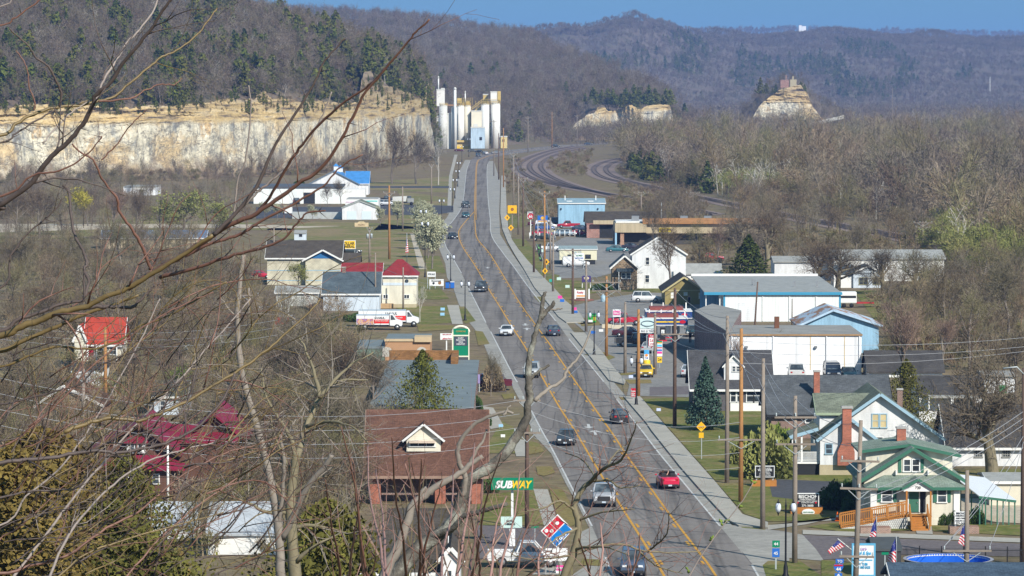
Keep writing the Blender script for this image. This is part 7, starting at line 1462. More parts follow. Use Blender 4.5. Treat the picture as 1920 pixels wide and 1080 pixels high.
m.build('frame', cf, s.r); s.panel('dark_panel',851.5,631,876.5,648,plain('slate_panel',(.06,.07,.10),.6)); s.panel('open_gap',850.5,669,877.5,692,m_dark)
for k,tx in enumerate(('KURT','RICHTER,','DDS','DENTIST')): s.text(tx, 633.5+k*3.8, 3.0, m_swht, None, 20,.03)
s.text('COMMONS', 621, 3, plain('gold_letter',(.5,.38,.1),.5), None, 18)
s = Sign('insurance_sign', 'white sign with red lettering just left of the arched green sign', 825.5,625,849,637, 657, m_swht, .15, legs=1, lm=m_swht, lw=.08); s.text('REAL ESTATE', 627, 2, m_sred, 838, 18); s.text('State Farm', 634.5, 2.8, m_sred, 840, 14); MB().prism([(s.X(x),-.1,s.Z(y)) for x,y in ((829,636.3),(833.5,636.3),(831.2,633.3))][::-1],(0,.02,0)).build('logo_mark', m_sred, s.r)
s = Sign('white_sign', 'white lettered board over a tan one at the footpath by the red hipped house', 801,509.5,817,519, 541, m_swht, .1, legs=2); s.text('FOR SALE', 514, 3.6, m_shade, None, 13)
s = Sign('white_sign', 'wide white board with a dark emblem beside the blue bins', 805,523.5,832,536, 543, m_swht, .1, legs=2); s.text('Monument', 526.5, 3, m_shade, 818, 18); s.disc(824.5,530.5,3,plain('emblem_brown',(.3,.15,.06),.6)); s.disc(813,531,2.2,m_shade,.03)
for a in ((1154,705,'lilac'),): pass
for px,py,yb,mt,lab in ((1183,706,711,plain('lilac',(.55,.62,.85),.5),'pale lilac yard sign on the island near the yellow sedan'),(1112,623,628,m_sblu,'blue yard sign beside the lamp at the station'),(1127,620,622,m_swht,'white yard sign lying near the station lamp'),(1235,768,772,M['lilac'],'pale lilac yard sign on the long east lawn'),(1050,557,562,m_pink,'pink yard sign on the dry island, upper of two'),(1054,563.5,568,m_sblu,'blue yard sign on the dry island, lower of two'),(1077,579,583,m_pink,'pink yard sign at the brown pole, upper of two'),(1079,585,589,m_sblu,'blue yard sign at the brown pole, lower of two'),(830,579.5,584,plain('pale_blue',(.3,.55,.78),.5),'pale blue yard sign on the lawn by the trucks, upper of two'),(829.5,589,593,M['pale_blue'],'pale blue yard sign on the lawn by the trucks, lower of two'),(939,798,804,M['pale_blue'],'pale blue yard sign on the verge beside the brown roof'),(943,817,822,m_swht,'white yard sign with a pale face south of the blue one'),(1034,526,531,plain('teal',(.03,.36,.30),.5),'teal plate at the driveway of the trailer lot'),(1048,522.5,527,m_mint,'mint plate on the grass, upper of two'),(1064,537,541,m_mint,'mint plate on the grass, lower of two'),(1015,470,475,m_mint,'mint plate among the small flags on the grass')):
    s = Sign('yard_sign', lab, px-4,py-2.6,px+4,py+2.6, yb, mt, .03, legs=2, lw=.015, group='small yard signs along the highway')
s = Sign('purple_banner', 'purple and white banner board beside the maroon pickup', 887,702,900,719, 735, plain('banner_purple',(.30,.26,.5),.6,.3,3.0), .05, legs=2)
# ---- filling station: canopies, pumps
for nm,x0,x1,y0,y1,yb,lab in (('fuel_canopy',1206,1290,598,609,655,'blue fuel canopy with a yellow and red stripe, nearer of the two'),('fuel_canopy',1211,1298,584.5,596,637,'blue fuel canopy behind the nearer one')):
    b = Bld(nm, lab, 'canopy', x0, x1, yb); za, zb = b.Z(y1), b.Z(y0); b.box('canopy', -b.h, b.h, 0, 6, za, zb, plain('canopy_blue', (.02,.06,.22), .5, .1)); b.box('trim', -b.h-.03, b.h+.03, -.05, 6.05, zb+.001, zb+.12, m_trim); b.box('trim', -b.h-.03, b.h+.03, -.05, 6.05, za-.1, za-.001, m_trim)
    if yb == 655: b.box('stripe', b.X(1228), b.X(1278), -.04, -.001, (za+zb)/2-.09, (za+zb)/2+.09, m_swayy)
    cx = b.X(1280 if yb == 655 else 1283); MB().prism([(cx+math.cos(a)*.42, -.05, (za+zb)/2+math.sin(a)*.22) for a in np.linspace(0,2*math.pi,18)[:-1]], (0,.045,0)).build('emblem', m_sred, b.r)
    b.box('roof_parapet', -b.h+.6, b.h-1.2, 1.2, 4.8, zb+.12, zb+.55, plain('rust_red_parapet', (.24,.06,.05), .7))
    for k in range(4): x = -b.h+1+k*1.6; b.box('roof_rib', x-.08, x+.08, 4.85, 5.0, zb+.12, zb+1.0, m_trim)
    for x in (-b.h+1.5, b.h-1.8): b.box('column', x-.2, x+.2, 2.8, 3.2, 0, za-.1, plain('column_grey', (.3,.31,.32), .6))
for px,yb,lab,mt in ((1243,640,'dark fuel pump under the canopy, nearest the sign',m_shade),(1266,640,'dark fuel pump with a red base at the middle island',m_shade),(1253,634,'white kiosk box between the pumps',m_trim)):
    b = Bld('fuel_pump', lab, 'fuel pump', px-5, px+5, yb, 'fuel pumps'); b.wall(.9, 1.9, mt); b.box('screen', -b.h*.6, b.h*.6, -.03, -.001, 1.1, 1.6, m_swht); b.box('base', -b.h-.2, b.h+.2, -.2, 1.1, 0, .18, m_sred)
for px,py,lab in ((1156,617,'first pale concrete block in front of the red pickup'),(1176,617,'middle pale concrete block in front of the red pickup'),(1138,616,'pale concrete block nearest the two toned pole')):
    p = g(px,py); tag(MB().box(p.x-.75,p.x+.75,p.y,p.y+.6,0,.6).build('concrete_block', plain('pale_block',(.56,.50,.38),.8,.1), None, .05), lab, 'block', 'concrete blocks')
p = g(1110,606); t = thing('green_bin', 'bright green wheeled bin with a yellow panel beside the lamp', 'bin', (p.x,p.y,0)); MB().box(-.6,.6,0,1,.1,1.3).build('body', plain('bin_green',(.04,.35,.06),.5), t, .05); MB().box(-.62,.62,-.02,1.02,1.301,1.42).build('lid', m_sgrn, t); MB().box(.2,.5,-.02,-.001,.4,1.0).build('panel', m_swayy, t); MB().box(-.55,.1,-.02,-.001,.15,.5).build('panel', m_swht, t)
p = g(1131,566); t = thing('water_tank', 'pale blue drum standing on the shop forecourt', 'drum', (p.x,p.y,0)); MB().lathe((0,0,0),[(.35,0),(.4,.1),(.4,.9),(.25,1.05),(.1,1.2)],14).build('body', plain('drum_blue',(.35,.5,.58),.5), t); MB().lathe((0,0,1.2),[(.1,.0),(.1,.12)],8).build('cap', m_swht, t)
for px,lab in ((839,'blue recycling bin left of its twin'),(848,'blue and white recycling bin right of its twin')):
    p = g(px,541); t = thing('recycling_bin', lab, 'bin', (p.x,p.y,0), 0, 'blue recycling bins'); MB().box(-.35,.35,0,.7,.05,1.1).build('body', m_sblu, t, .04); MB().box(-.37,.37,-.02,.72,1.101,1.2).build('lid', m_sblk if px<845 else m_swht, t)
for k in range(11):
    px = 993 + k*9.4; p = g(px, 443.5 + (4 if k < 3 else 0)); tag(MB().cyl((p.x,p.y), .11, -.02, 1.4, 10).build('bollard', m_swht), 'white bollard in the row along the dealer cars' , 'bollard', 'white bollards along the dealer cars')
p = g(1570,977); t = thing('traffic_cone', 'orange traffic cone with a white band at the foot of the ramp', 'traffic cone', (p.x,p.y,.03)); MB().box(-.2,.2,-.2,.2,0,.05).build('base', plain('cone_orange',(.75,.12,.01),.5), t); MB().lathe((0,0,.05),[(.15,0),(.03,.68)],14).build('cone', M['cone_orange'], t); MB().lathe((0,0,.05),[(.112,.25),(.075,.42)],14).build('band', m_swht, t)
p = g(1620,990); t = thing('goose_statue', 'small grey and white garden goose beside the brick planter', 'statue', (p.x,p.y,0)); MB().lathe((0,0,0),[(.12,0),(.2,.15),(.17,.35),(.07,.5),(.05,.65)],12).build('body', m_swht, t); MB().lathe((.02,-.05,.65),[(.05,0),(.08,.06),(.03,.14)],10).build('head', m_shade, t)
for px,py,lab in ((1007,455,'a'),): pass
# flags
def flag_mat(feather):
    q = NT('flag_cloth'); xyz = q.node('ShaderNodeSeparateXYZ'); q.l.new(q.coord('UV'), xyz.inputs[0]); u, v = xyz.outputs[0], xyz.outputs[1]
    st = q.ramp(q.math('FRACT', q.math('MULTIPLY', v if not feather else q.math('ADD', v, q.math('MULTIPLY', u, .25)), 6.5)), [(.0,(.55,.015,.04)),(.5,(.74,.72,.72))], 'CONSTANT')
    k = q.node('ShaderNodeTexVoronoi'); k.inputs['Scale'].default_value = 7.0 if feather else 14.0; q.l.new(q.coord('UV'), k.inputs['Vector'])
    blue = q.mix(q.ramp(k.outputs['Distance'], [(.16,1.0),(.2,0.0)]), (.02,.03,.19), (.74,.74,.76))
    inb = q.math('GREATER_THAN', v, .52) if feather else q.math('MULTIPLY', q.math('LESS_THAN', u, .4), q.math('GREATER_THAN', v, .46))
    q.color(q.mix(inb, st, blue)); q.rough(.7); return q.m
m_fl, m_ff = flag_mat(False), flag_mat(True)
def cloth(name, parent, pts, mt, nu=14, nv=18, amp=.08):
    """cloth patch between four corners (bottom left, bottom right, top right, top left) with soft waves"""
    a, b, c, d = [Vector(p) for p in pts]; V = []; U = []
    for j in range(nv+1):
        for i in range(nu+1):
            u, v = i/nu, j/nv; p = a.lerp(b,u).lerp(d.lerp(c,u), v); p.y += amp*math.sin(u*7+v*2.5)*u; p.z += amp*.4*math.sin(u*5+v)*u; V.append(tuple(p)); U.append((u,v))
    F = [(j*(nu+1)+i, j*(nu+1)+i+1, (j+1)*(nu+1)+i+1, (j+1)*(nu+1)+i) for j in range(nv) for i in range(nu)]
    me = bpy.data.meshes.new(name); me.from_pydata(V, [], F); uv = me.uv_layers.new(name='UVMap')
    for l in me.loops: uv.data[l.index].uv = U[l.vertex_index]
    me.polygons.foreach_set('use_smooth', [True]*len(me.polygons)); me.materials.append(mt); return link(name, me, parent)
for px0,px1,y0,y1,yb,lab in ((1629,1643.5,968,1021,1062,'feather shaped stars and stripes flag before the ramp lattice'),(1665,1680.5,1005,1059,1095,'feather shaped stars and stripes flag beside the green street blade'),(1797,1812,973,1027,1058,'feather shaped stars and stripes flag in front of the white lettered sign')):
    p = g(px1, yb); t = thing('feather_flag', lab, 'flag', (p.x,p.y,0), 0, 'feather flags'); d = p.y; z0,z1 = at(960,y1,d).z, at(960,y0,d).z; w = (px1-px0)/scl(d); MB().tube([(0,0,-.05),(0,0,z1*.8),(-.03,0,z1)], .025, 6).build('pole', m_galv, t)
    cloth('cloth', t, [(-w*1.05,0,z0+.35),(0,0,z0),(0,0,z1),(-w*.6,0,z1-.75)], m_ff, 10, 24, .10)
p = g(1603,1075); t = thing('hanging_flag', 'stars and stripes flag hanging from a slanted staff on the pool shop sign', 'flag', (p.x,p.y,0)); d=p.y; q = lambda x,y: (at(x,y,d).x-p.x, -.3, at(960,y,d).z)
MB().tube([q(1599,1032),q(1570,1009)], .03, 6).build('staff', m_trim, t); cloth('cloth', t, [q(1551,1032),q(1556,1038),q(1584,1023),q(1570,1012)], m_fl, 14, 10, .12)
p = g(763,500); t = thing('flag_pole', 'thin flag pole with a limp stars and stripes flag beside the dirt path', 'flag', (p.x,p.y,0)); d=p.y; H=at(960,437,d).z; MB().tube([(0,0,0),(0,0,H)],.05,8).build('pole', m_galv, t); cloth('cloth', t, [(-.25,0,H-3.9),(.3,0,H-3.7),(.1,0,H-1.0),(-.1,0,H-1.0)], m_fl, 8, 12, .1)
p = g(1014,517); t = thing('feather_banner', 'black feather banner with green specks on the grass by the highway', 'banner', (p.x,p.y,0)); d=p.y; q = lambda x,y: (at(x,y,d).x-p.x, 0, at(960,y,d).z); MB().tube([(0,0,0),q(1018,488),q(1006,457)],.04,6).build('pole', m_galv, t); qq = NT('banner_print'); qq.color(qq.ramp(qq.noise(1.1,3),[(.5,(.015,.017,.022)),(.56,(.02,.02,.03)),(.60,(.08,.40,.04)),(.66,(.5,.55,.6))])); cloth('cloth', t, [q(1012,490),q(1017,490),q(1014,457),q(1005,458)], qq.m, 6, 14, .15)
# driver in the open car: a torso, head and the raised arm show above the door line
cvx = bpy.data.objects[cv.name]; t = thing('person', 'driver in a light top with one raised arm, sitting in the red convertible', 'person', cvx.location + Vector((-.42,-.15,.45)), R(183)); skin = plain('skin', (.50,.30,.22), .6, .1)
mb = MB(); mb.lathe((0,0,0), [(.17,.0),(.19,.2),(.22,.45),(.20,.58),(.08,.66),(.06,.72),(.09,.78),(.105,.86),(.095,.96),(.05,1.02)], 12); mb.tube([(-.18,0,.55),(-.36,-.05,.62),(-.46,-.08,.82),(-.47,-.1,.98)], [.065,.055,.045,.03], 8); mb.tube([(.18,0,.55),(.28,-.12,.35),(.16,-.38,.45)], [.065,.055,.04], 8); mb.build('body', skin, t)
MB().lathe((0,0,0), [(.18,.0),(.2,.2),(.235,.45),(.215,.56),(.12,.63)], 12).build('shirt', plain('shirt_pale', (.62,.58,.56), .8), t); MB().lathe((0,.02,.84), [(.11,.0),(.118,.08),(.10,.15),(.03,.2)], 12).build('hair', plain('hair_dark', (.05,.03,.02), .7), t)
for k,(px,py,yb,lab) in enumerate(((1294,612,643,'person in dark clothes standing beside the station wall'),(1336-44,565,573,'person in dark clothes standing at the warehouse bay'))):
    p = g(px, yb); t = thing('person', lab, 'person', (p.x,p.y,0)); mb = MB()
    mb.tube([(-.1,0,.04),(-.1,0,.5),(-.09,0,.92)],[.05,.06,.09],8); mb.tube([(.1,0,.04),(.1,.03,.5),(.09,0,.92)],[.05,.06,.09],8); mb.lathe((0,0,.85),[(.15,0),(.16,.1),(.18,.35),(.2,.52),(.07,.6),(.055,.66),(.09,.74),(.1,.8),(.06,.89)],12); mb.tube([(-.2,0,1.38),(-.26,0,1.1),(-.24,-.08,.86)],[.05,.045,.035],8); mb.tube([(.2,0,1.38),(.26,0,1.1),(.24,-.08,.86)],[.05,.045,.035],8); mb.build('body', skin, t)
    MB().lathe((0,0,.85),[(.165,0),(.175,.1),(.195,.35),(.215,.5),(.1,.58)],12).build('jacket', m_sblk, t); MB().tube([(-.1,0,.06),(-.1,0,.5),(-.09,0,.94)],[.06,.075,.1],8).tube([(.1,0,.06),(.1,.03,.5),(.09,0,.94)],[.06,.075,.1],8).build('trousers', m_shade, t); MB().lathe((0,.02,1.62),[(.1,0),(.105,.06),(.06,.13)],10).build('hair', M['hair_dark'], t)
# ================================================================== single trees of the town
m_olivebark = plain('olive_bark', (.21,.18,.115), .9, .3, 2.0); m_greybark = plain('weathered_bark', (.26,.225,.19), .9, .35, 2.5); m_redtwig = plain('red_twigs', (.24,.135,.11), .8, .25, 2.0)
m_twig_red = tree_mat('rusty_twigs', [(.20,.14,.11), (.235,.16,.12)]); m_twig_olive = tree_mat('olive_twigs', [(.14,.125,.06), (.175,.155,.08), (.15,.125,.07)])
def proto_bare(seed, twig, bark, kids=(8,6,5,4), spread=.72, up=.10, trunk=.5, wmin=.015, shrink=.62, leaf=None, nleaf=0, lsize=.12, lmix=None, h=10.0, rt=None, wob=.18):
    tb, rb, s = bare_parts(seed, h, kids, 4, rt or h*.02, spread, up, wob, trunk, wmin, 1.0, shrink, 1, .04)
    tm, cm = np_mesh('trunk', *tb, bark, True), np_mesh('crown', *rb, twig); lm = None
    if nleaf:
        P = np.array(s.tips); rg = np.random.default_rng(seed); P = P[rg.integers(0, len(P), nleaf)] + rg.normal(0, .16, (nleaf, 3)); lm = np_mesh('foliage', *leaf_quads(P, lsize, seed), leaf)
    return tm, cm, lm
def proto_conifer(seed, mt, r=.25, n=2600, size=.2, h=10.0, power=.85, ragged=.28, skirt=.04, flat=.3):
    return np_mesh('trunk', *tubes(np.array([[0,0,-.2]]), np.array([[0,0,h*.9]]), np.array([.16]), np.array([.03]), 7), m_bark, True), np_mesh('crown', *conifer_arrays(seed, h, h*r, n, size, skirt, power, ragged, flat), mt), None
PR = {'bare': [proto_bare(300+k, m_twig, m_bark, (9,7,6,5)) for k in range(5)], 'olive': [proto_bare(310+k, m_twig_olive, m_bark) for k in range(4)], 'rusty': [proto_bare(320+k, m_twig_red, m_bark, (9,7,5,4), .55, .16) for k in range(2)],
      'wide': [proto_bare(330+k, m_twig, m_olivebark, (9,7,6,5), .9, .07, .40, .014, .70, rt=.42) for k in range(2)], 'pale': [proto_bare(340+k, m_pale, m_pale, (7,5,4,3), .6, .12) for k in range(2)],
      'bud': [proto_bare(350+k, m_twig_olive, m_bark, (8,6,5,3), .8, .08, .45, leaf=m_bud, nleaf=2600, lsize=.10) for k in range(3)], 'green': [proto_bare(360+k, m_twig_olive, m_bark, (8,6,5,3), .75, .1, .45, leaf=m_green, nleaf=2600, lsize=.13) for k in range(2)],
      'yellow': [proto_bare(370, m_yellow, m_bark, (9,7,5,3), .5, .02, .5, leaf=m_yellow, nleaf=4200, lsize=.13)], 'blossom': [proto_bare(380+k, m_twig, m_bark, (9,6,5,3), .62, .18, .62, leaf=m_bloss, nleaf=9000, lsize=.12, shrink=.6) for k in range(3)],
      'cedar': [proto_conifer(390+k, m_cedar, (.22,.27,.36)[k], 3600, .2) for k in range(3)], 'rustcedar': [proto_conifer(396, m_brown_cedar, .33, 52000, .040, power=.65, ragged=.6)], 'nearcedar': [proto_conifer(397, m_olive_cedar, .34, 52000, .042, power=.6, ragged=.65)], 'spruce': [proto_conifer(394, m_spruce, .30, 5200, .17, power=.95, ragged=.16)],
      'mixed': [proto_conifer(398, m_cedar, .56, 7500, .14, ragged=.75, power=.8, flat=.6)]}
def proto_bush(seed, mt, n=3600, size=.062):
    rg = np.random.default_rng(seed); d = rg.normal(size=(n,3)); d /= np.linalg.norm(d,axis=1,keepdims=True); d[:,2] = np.abs(d[:,2]); rr = rg.random(n)**.3*(1+.16*np.sin(d[:,0]*6+seed)*np.cos(d[:,1]*5)); P = d*rr[:,None]*np.array([1,1,1.1])
    return np_mesh('foliage', *leaf_quads(P, size, seed), mt)
m_hedge = tree_mat('hedge_leaves', [(.045,.085,.02), (.06,.10,.025)], .8, .45)
BU = {'bush': proto_bush(1, m_hedge), 'bud': proto_bush(2, m_bud), 'green': proto_bush(3, m_green), 'twig': proto_bush(4, m_twig_tan)}
cnt = [0]
NM = {'cedar':'cedar','nearcedar':'cedar','rustcedar':'cedar','spruce':'spruce','mixed':'cedar','blossom':'blossom_tree','yellow':'willow'}
def tree(kind, px, yb, yt, label, wide=1.0, d=None, z0=None, group=None):
    cnt[0] += 1; k = PR[kind][cnt[0] % len(PR[kind])]; d = d or depth(yb); z0 = float(floor_z(0, d)) if z0 is None else z0; zt = at(px, yt, d).z; h = max(1.0, zt - z0); s = h / 10.0 * (1.0 if kind in ('cedar','nearcedar','rustcedar','spruce','mixed') else .98)
    o = thing(NM.get(kind,'tree'), label, 'tree', (at(px,540,d).x, d, z0-.05), rng.uniform(0,6.28), group); o.scale = (s*wide, s*wide, s)
    link('trunk', k[0], o); c = link('crown', k[1], o)
    if k[2]: link('foliage', k[2], o)
    return o
def bush(kind, px, yb, wpx, hpx, label, group=None, cat='shrub'):
    p = g(px, yb); s = scl(p.y); o = link('shrub', BU[kind]); o.location = (p.x, p.y+wpx/s/2, 0); o.scale = (wpx/s/2, wpx/s/2, hpx/s/1.1); o.rotation_euler = (0,0,rng.uniform(0,6)); return tag(o, label, cat, group)
# east side
tree('spruce',1323,806,668,'full blue green spruce on the lawn beside the close pole trio')
tree('cedar',1404,528,440,'broad dark green cedar behind the olive house', 1.5); tree('mixed',1700,812,672,'dark ragged evergreen behind the white gabled house', .72)
tree('wide',1864,893,535,'huge spreading bare tree with a thick trunk before the white cottage', .95); tree('bare',1258,549,365,'bare tree with a straight trunk in front of the white gable house', .75)
tree('rusty',1700,724,540,'wide rusty brown bare tree behind the white warehouse corner', 1.15); tree('bare',1466,699,600,'small bare tree against the white warehouse wall', .85); tree('rusty',1383,712,618,'reddish small bare tree behind the close pole trio', .8)
for a in (('wide',1532,548,395,'bare tree at the west end of the long white sheds',1.0),('wide',1570,548,405,'dark limbed bare tree left of the gabled cottage',1.1),('wide',1658,552,415,'bare tree before the gabled cottage corner',1.0),('wide',1712,552,420,'bare tree at the open bay of the white shed',1.1),('bare',1606,500,388,'tall bare tree behind the gabled cottage',.9),('olive',1470,520,395,'bare tree beside the dark green cedar',1.0),
          ('wide',1440,500,335,'tall bare tree at the end of the tan shop row',.9),('wide',1382,505,330,'bare tree with a wide crown above the low annex',.9),('olive',1312,500,385,'bare tree behind the tree shadowed white house',.9),('rusty',1345,498,398,'rust tinted bare tree by the red car',.9),('bare',1225,470,345,'bare tree in front of the tan fascia',.7),
          ('bare',1775,640,470,'bare tree north of the rusty brown one',1.0),('olive',1820,690,500,'leaning bare tree among brush near the shed',1.0),('bare',1890,640,440,'tall bare tree at the eastern picture edge',1.0),('rusty',1768,700,560,'rusty bare tree beside the white outbuilding',1.0),('bare',1905,760,560,'bare tree behind the garden shed',.9),('olive',1845,560,430,'olive twigged tree in the eastern thicket',1.2),('olive',1900,540,420,'olive twigged tree at the edge of the eastern thicket',1.2),('bud',1790,505,410,'green budding tree east of the white sheds',1.3),('bud',1845,500,400,'larger green budding tree near the picture edge',1.3),('green',1810,520,460,'fresh green tree between the budding ones',1.2),('bud',1745,480,400,'budding tree above the white sheds',1.2),('green',1900,500,430,'bright green tree at the picture edge',1.0)):
    tree(*a)
bush('bud',1440,900,105,95,'large pale flowering shrub behind the small lettered sign'); bush('bud',1395,872,50,45,'olive shrub beside the orange pole'); bush('green',1466,862,60,60,'green yellow shrub at the porch stairs')
for a in (('bush',1570,958,70,50,'clipped dark hedge mound left of the ramp'),('bush',1610,962,56,40,'dark hedge mound behind the ramp rail'),('bush',1592,940,60,36,'dark hedge mound beside the bungalow wall'),('bush',1758,984,16,18,'small round shrub right of the front steps'),('bush',1771,986,22,22,'round shrub second from the front steps'),('bush',1788,986,28,32,'large dark shrub before the bungalow corner'),('bush',1832,984,30,32,'dark shrub beside the carport post'),('bush',1129,545,44,12,'low dark hedge under the two toned pole'),('bush',905,800,34,28,'green shrub at the corner of the brown roof'),('bush',893,770,26,26,'green shrub beside the letter board'),('bush',912,925,50,26,'brown green shrub behind the green sandwich sign'),
          ('bush',630,604,60,15,'clipped hedge before the pale blue house, west half'),('bush',672,604,56,15,'clipped hedge before the pale blue house, east half'),('bush',703,582,9,12,'tiny pointed evergreen at the pale blue wall'),('twig',925,735,44,50,'thin bare shrub beside the maroon pickup'),('bush',560,344,20,5,'low green bush behind the workshop roof')): bush(*a)
tree('bare',920,742,638,'thin bare tree at the kerb beside the maroon pickup', .6); tree('pale',787,604,512,'pollarded pale tree on the lawn by the moving trucks', .55)
# west side
for k,(px,yb,yt) in enumerate(((810,504,414),(803,484,410),(800,468,400),(797,454,392),(794,441,386),(791,430,380),(789,421,376))): tree('blossom',px,yb,yt,('nearest','second','third','fourth','fifth','sixth','farthest')[k]+' white blossoming tree in the row beside the dirt path', 1.15, group='white blossoming trees beside the dirt path')
for px,yb,yt,lab in ((587,417,383,'small white blossoming tree before the pale fence'),(520,415,382,'small white blossoming tree by the white kiosk'),(713,424,388,'small white blossoming tree beside the twin garage'),(745,424,376,'white blossoming tree on the drive verge'),(497,412,378,'small white blossoming tree left of the kiosk')): tree('blossom',px,yb,yt,lab,.9)
tree('mixed',792,812,655,'ragged green cedar rising in front of the grey flat roof', .78)
tree('yellow',166,424,338,'yellow green willow below the bluff', .9); tree('bud',345,446,318,'wide green budding tree before the long white store', 1.4); tree('bud',300,440,350,'budding tree left of the wide one', 1.2); tree('bud',405,452,345,'olive budding tree right of the wide one', 1.1)
tree('bud',560,545,470,'yellow green tree in front of the cream block building', .9); tree('bare',735,345,195,'bare tree against the end of the bluff', .75); tree('bare',780,345,215,'dark bare tree beside the bluff end', .8); tree('pale',822,347,232,'pale bare tree on the verge below the silos', .6); tree('bare',690,352,235,'bare tree right of the blue roofed hall', .8); tree('bare',640,385,320,'bare tree before the long workshop', .8); tree('bare',615,388,335,'thin bare tree at the workshop wall', .7)
for px,yb,yt,kd,lab,w in ((30,450,320,'bare','bare tree at the western picture edge below the bluff',1.0),(75,448,318,'bare','bare tree left of the yellow willow',1.0),(118,440,330,'olive','olive twigged tree beside the yellow willow',1.0),(210,450,325,'rusty','rust tinted tree right of the yellow willow',.9),(255,450,330,'bare','bare tree before the end of the white store',.8),(228,505,390,'olive','many stemmed olive tree before the blue roofed shed',1.2),(290,500,405,'olive','olive tree at the middle of the blue roofed shed',1.1),(120,520,400,'olive','olive bare tree north of the red roof',1.3),(55,530,410,'bare','grey bare tree near the western edge in the thicket',1.3),(20,600,450,'olive','olive bare tree in the western thicket',1.2),(180,560,455,'olive','olive tree right behind the red roof',1.3),(330,560,440,'bare','grey tree right of the blue roofed shed',1.2),(395,570,450,'olive','olive tree between shed and umber roof',1.2),(440,580,460,'bare','grey tree left of the umber roof',1.0),(470,605,490,'olive','olive tree beside the half hidden moving truck',1.0),
        (85,640,500,'bare','bare tree left of the red roofed house',1.0),(265,650,520,'olive','olive bare tree right of the red roofed house',1.0),(318,660,520,'bare','bare tree before the pale blue car',1.0),(360,690,560,'olive','olive tree before the pale yellow house',1.0),(450,680,540,'bare','grey tree right of the pale yellow house',1.0),(240,740,620,'bare','bare tree behind the maroon fence',.8),(40,730,590,'olive','olive tree left of the white garage',1.1),(20,820,670,'bare','bare tree before the rust stone house',1.0),(348,760,650,'green','leafy evergreen yellow tree beside the grey bungalow',.8),(120,860,740,'bare','bare tree between stone house and crimson roof',.9),(430,830,660,'bare','dense bare tree east of the crimson house',1.1),(60,900,760,'olive','olive tree at the western edge below the stone house',1.1),
        (530,760,585,'bare','dense grey tree below the half hidden moving truck',1.1),(590,760,580,'bare','dense grey tree left of the brown parapet',1.1),(640,800,590,'bare','broad dense tree before the grey flat roof',1.1),(700,790,610,'bare','thin crowned tree before the brown parapet',.9),(560,860,640,'olive','dense tree in the grey thicket, lower west',1.2),(620,880,650,'bare','dense tree at the west end of the brown roof',1.2),(670,900,680,'bare','dense tree overlapping the brown roof edge',1.1),(500,900,700,'bare','dense tree between crimson house and brown roof',1.2),(590,960,730,'olive','dark dense tree in the lower thicket',1.2),(660,990,790,'bare','bare tree before the brick wall of the brown roofed house',1.0),(540,1010,800,'bare','dense low tree behind the grey trunks',1.2)):
    tree(kd,px,yb,yt,lab,w)
q = in_px([(0,470),(200,470),(480,500),(480,620),(0,640)],170)+in_px([(0,640),(480,620),(480,760),(0,800)],120)+in_px([(480,620),(680,640),(680,900),(480,950)],90)+in_px([(0,820),(180,820),(200,1000),(0,1040)],60)+in_px([(330,800),(680,880),(660,1060),(330,1060)],60)
scatter('brush', q, jit(len(q), .6, 1.5), P_shrub, 'brown undergrowth between the western houses', 'brush')
q = in_px([(1480,440),(1920,460),(1920,540),(1480,470)],170)+in_px([(1640,560),(1920,540),(1920,700),(1660,690)],120)+in_px([(1290,440),(1480,440),(1470,500),(1300,505)],60)
scatter('brush', q, jit(len(q), .6, 1.4), P_shrub, 'brown undergrowth along the eastern tracks and sheds', 'brush')
# slope below the lookout
def slope_tree(kind, px, d, yt, label, wide): return tree(kind, px, 0, yt, label, wide, d)
slope_tree('rustcedar',75,150,800,'rust brown cedar at the lower western corner',1.3); slope_tree('rustcedar',22,135,835,'rust brown cedar cut by the picture edge',1.2); slope_tree('rustcedar',140,165,880,'rust brown cedar, lowest of the three',1.1); slope_tree('nearcedar',235,170,850,'green cedar between the crimson house and the rust cedars',.8); slope_tree('nearcedar',205,140,935,'green cedar at the lower edge beside the rust cedars',1.1); slope_tree('nearcedar',610,120,935,'green cedar at the lower edge behind the grey trunks',.8); slope_tree('nearcedar',270,130,990,'green cedar top under the white metal roof',.9)
for kd,px,d,yt,lab,w in (('olive',345,125,900,'bare tree crown before the white metal roofs',.9),('bare',430,130,850,'bare grey crown before the pale roofed shed',1.0),('bare',90,110,880,'pale twigged tree before the rust cedars',.8),('bare',260,100,930,'bare crown at the lower edge below the crimson porch',.9),('olive',400,95,980,'olive crown at the lower edge below the white roofs',.9),('rusty',720,110,862,'rust twigged crown before the umber roofs',.8),('rusty',830,105,905,'rust twigged crown at the lower edge near the white letter board',.7),('bare',600,150,700,'grey crown spreading over the thicket behind the olive trunk',.9)): slope_tree(kd,px,d,yt,lab,w)
for kd,px,d,yt,lab,w in (('bare',775,115,850,'grey crown before the brick porch of the brown roofed house',.9),('olive',870,110,880,'olive crown before the east pier of the brown roofed house',.7),('bare',560,115,930,'grey crown between the white roofs and the green cedar',1.2),('olive',300,118,945,'olive crown over the first white metal roof',1.1),('olive',290,140,935,'dense olive crown over the white metal roof',1.3),('bare',360,150,915,'dense bare crown between the two white roofs',1.3),('olive',470,140,870,'dense olive crown over the pale roofed shed',1.2),('bare',930,95,985,'bare crown over the white pickup at the lower edge',.9),('rusty',1010,90,1015,'rust crown at the lower edge before the letter board',.9)): slope_tree(kd,px,d,yt,lab,w)

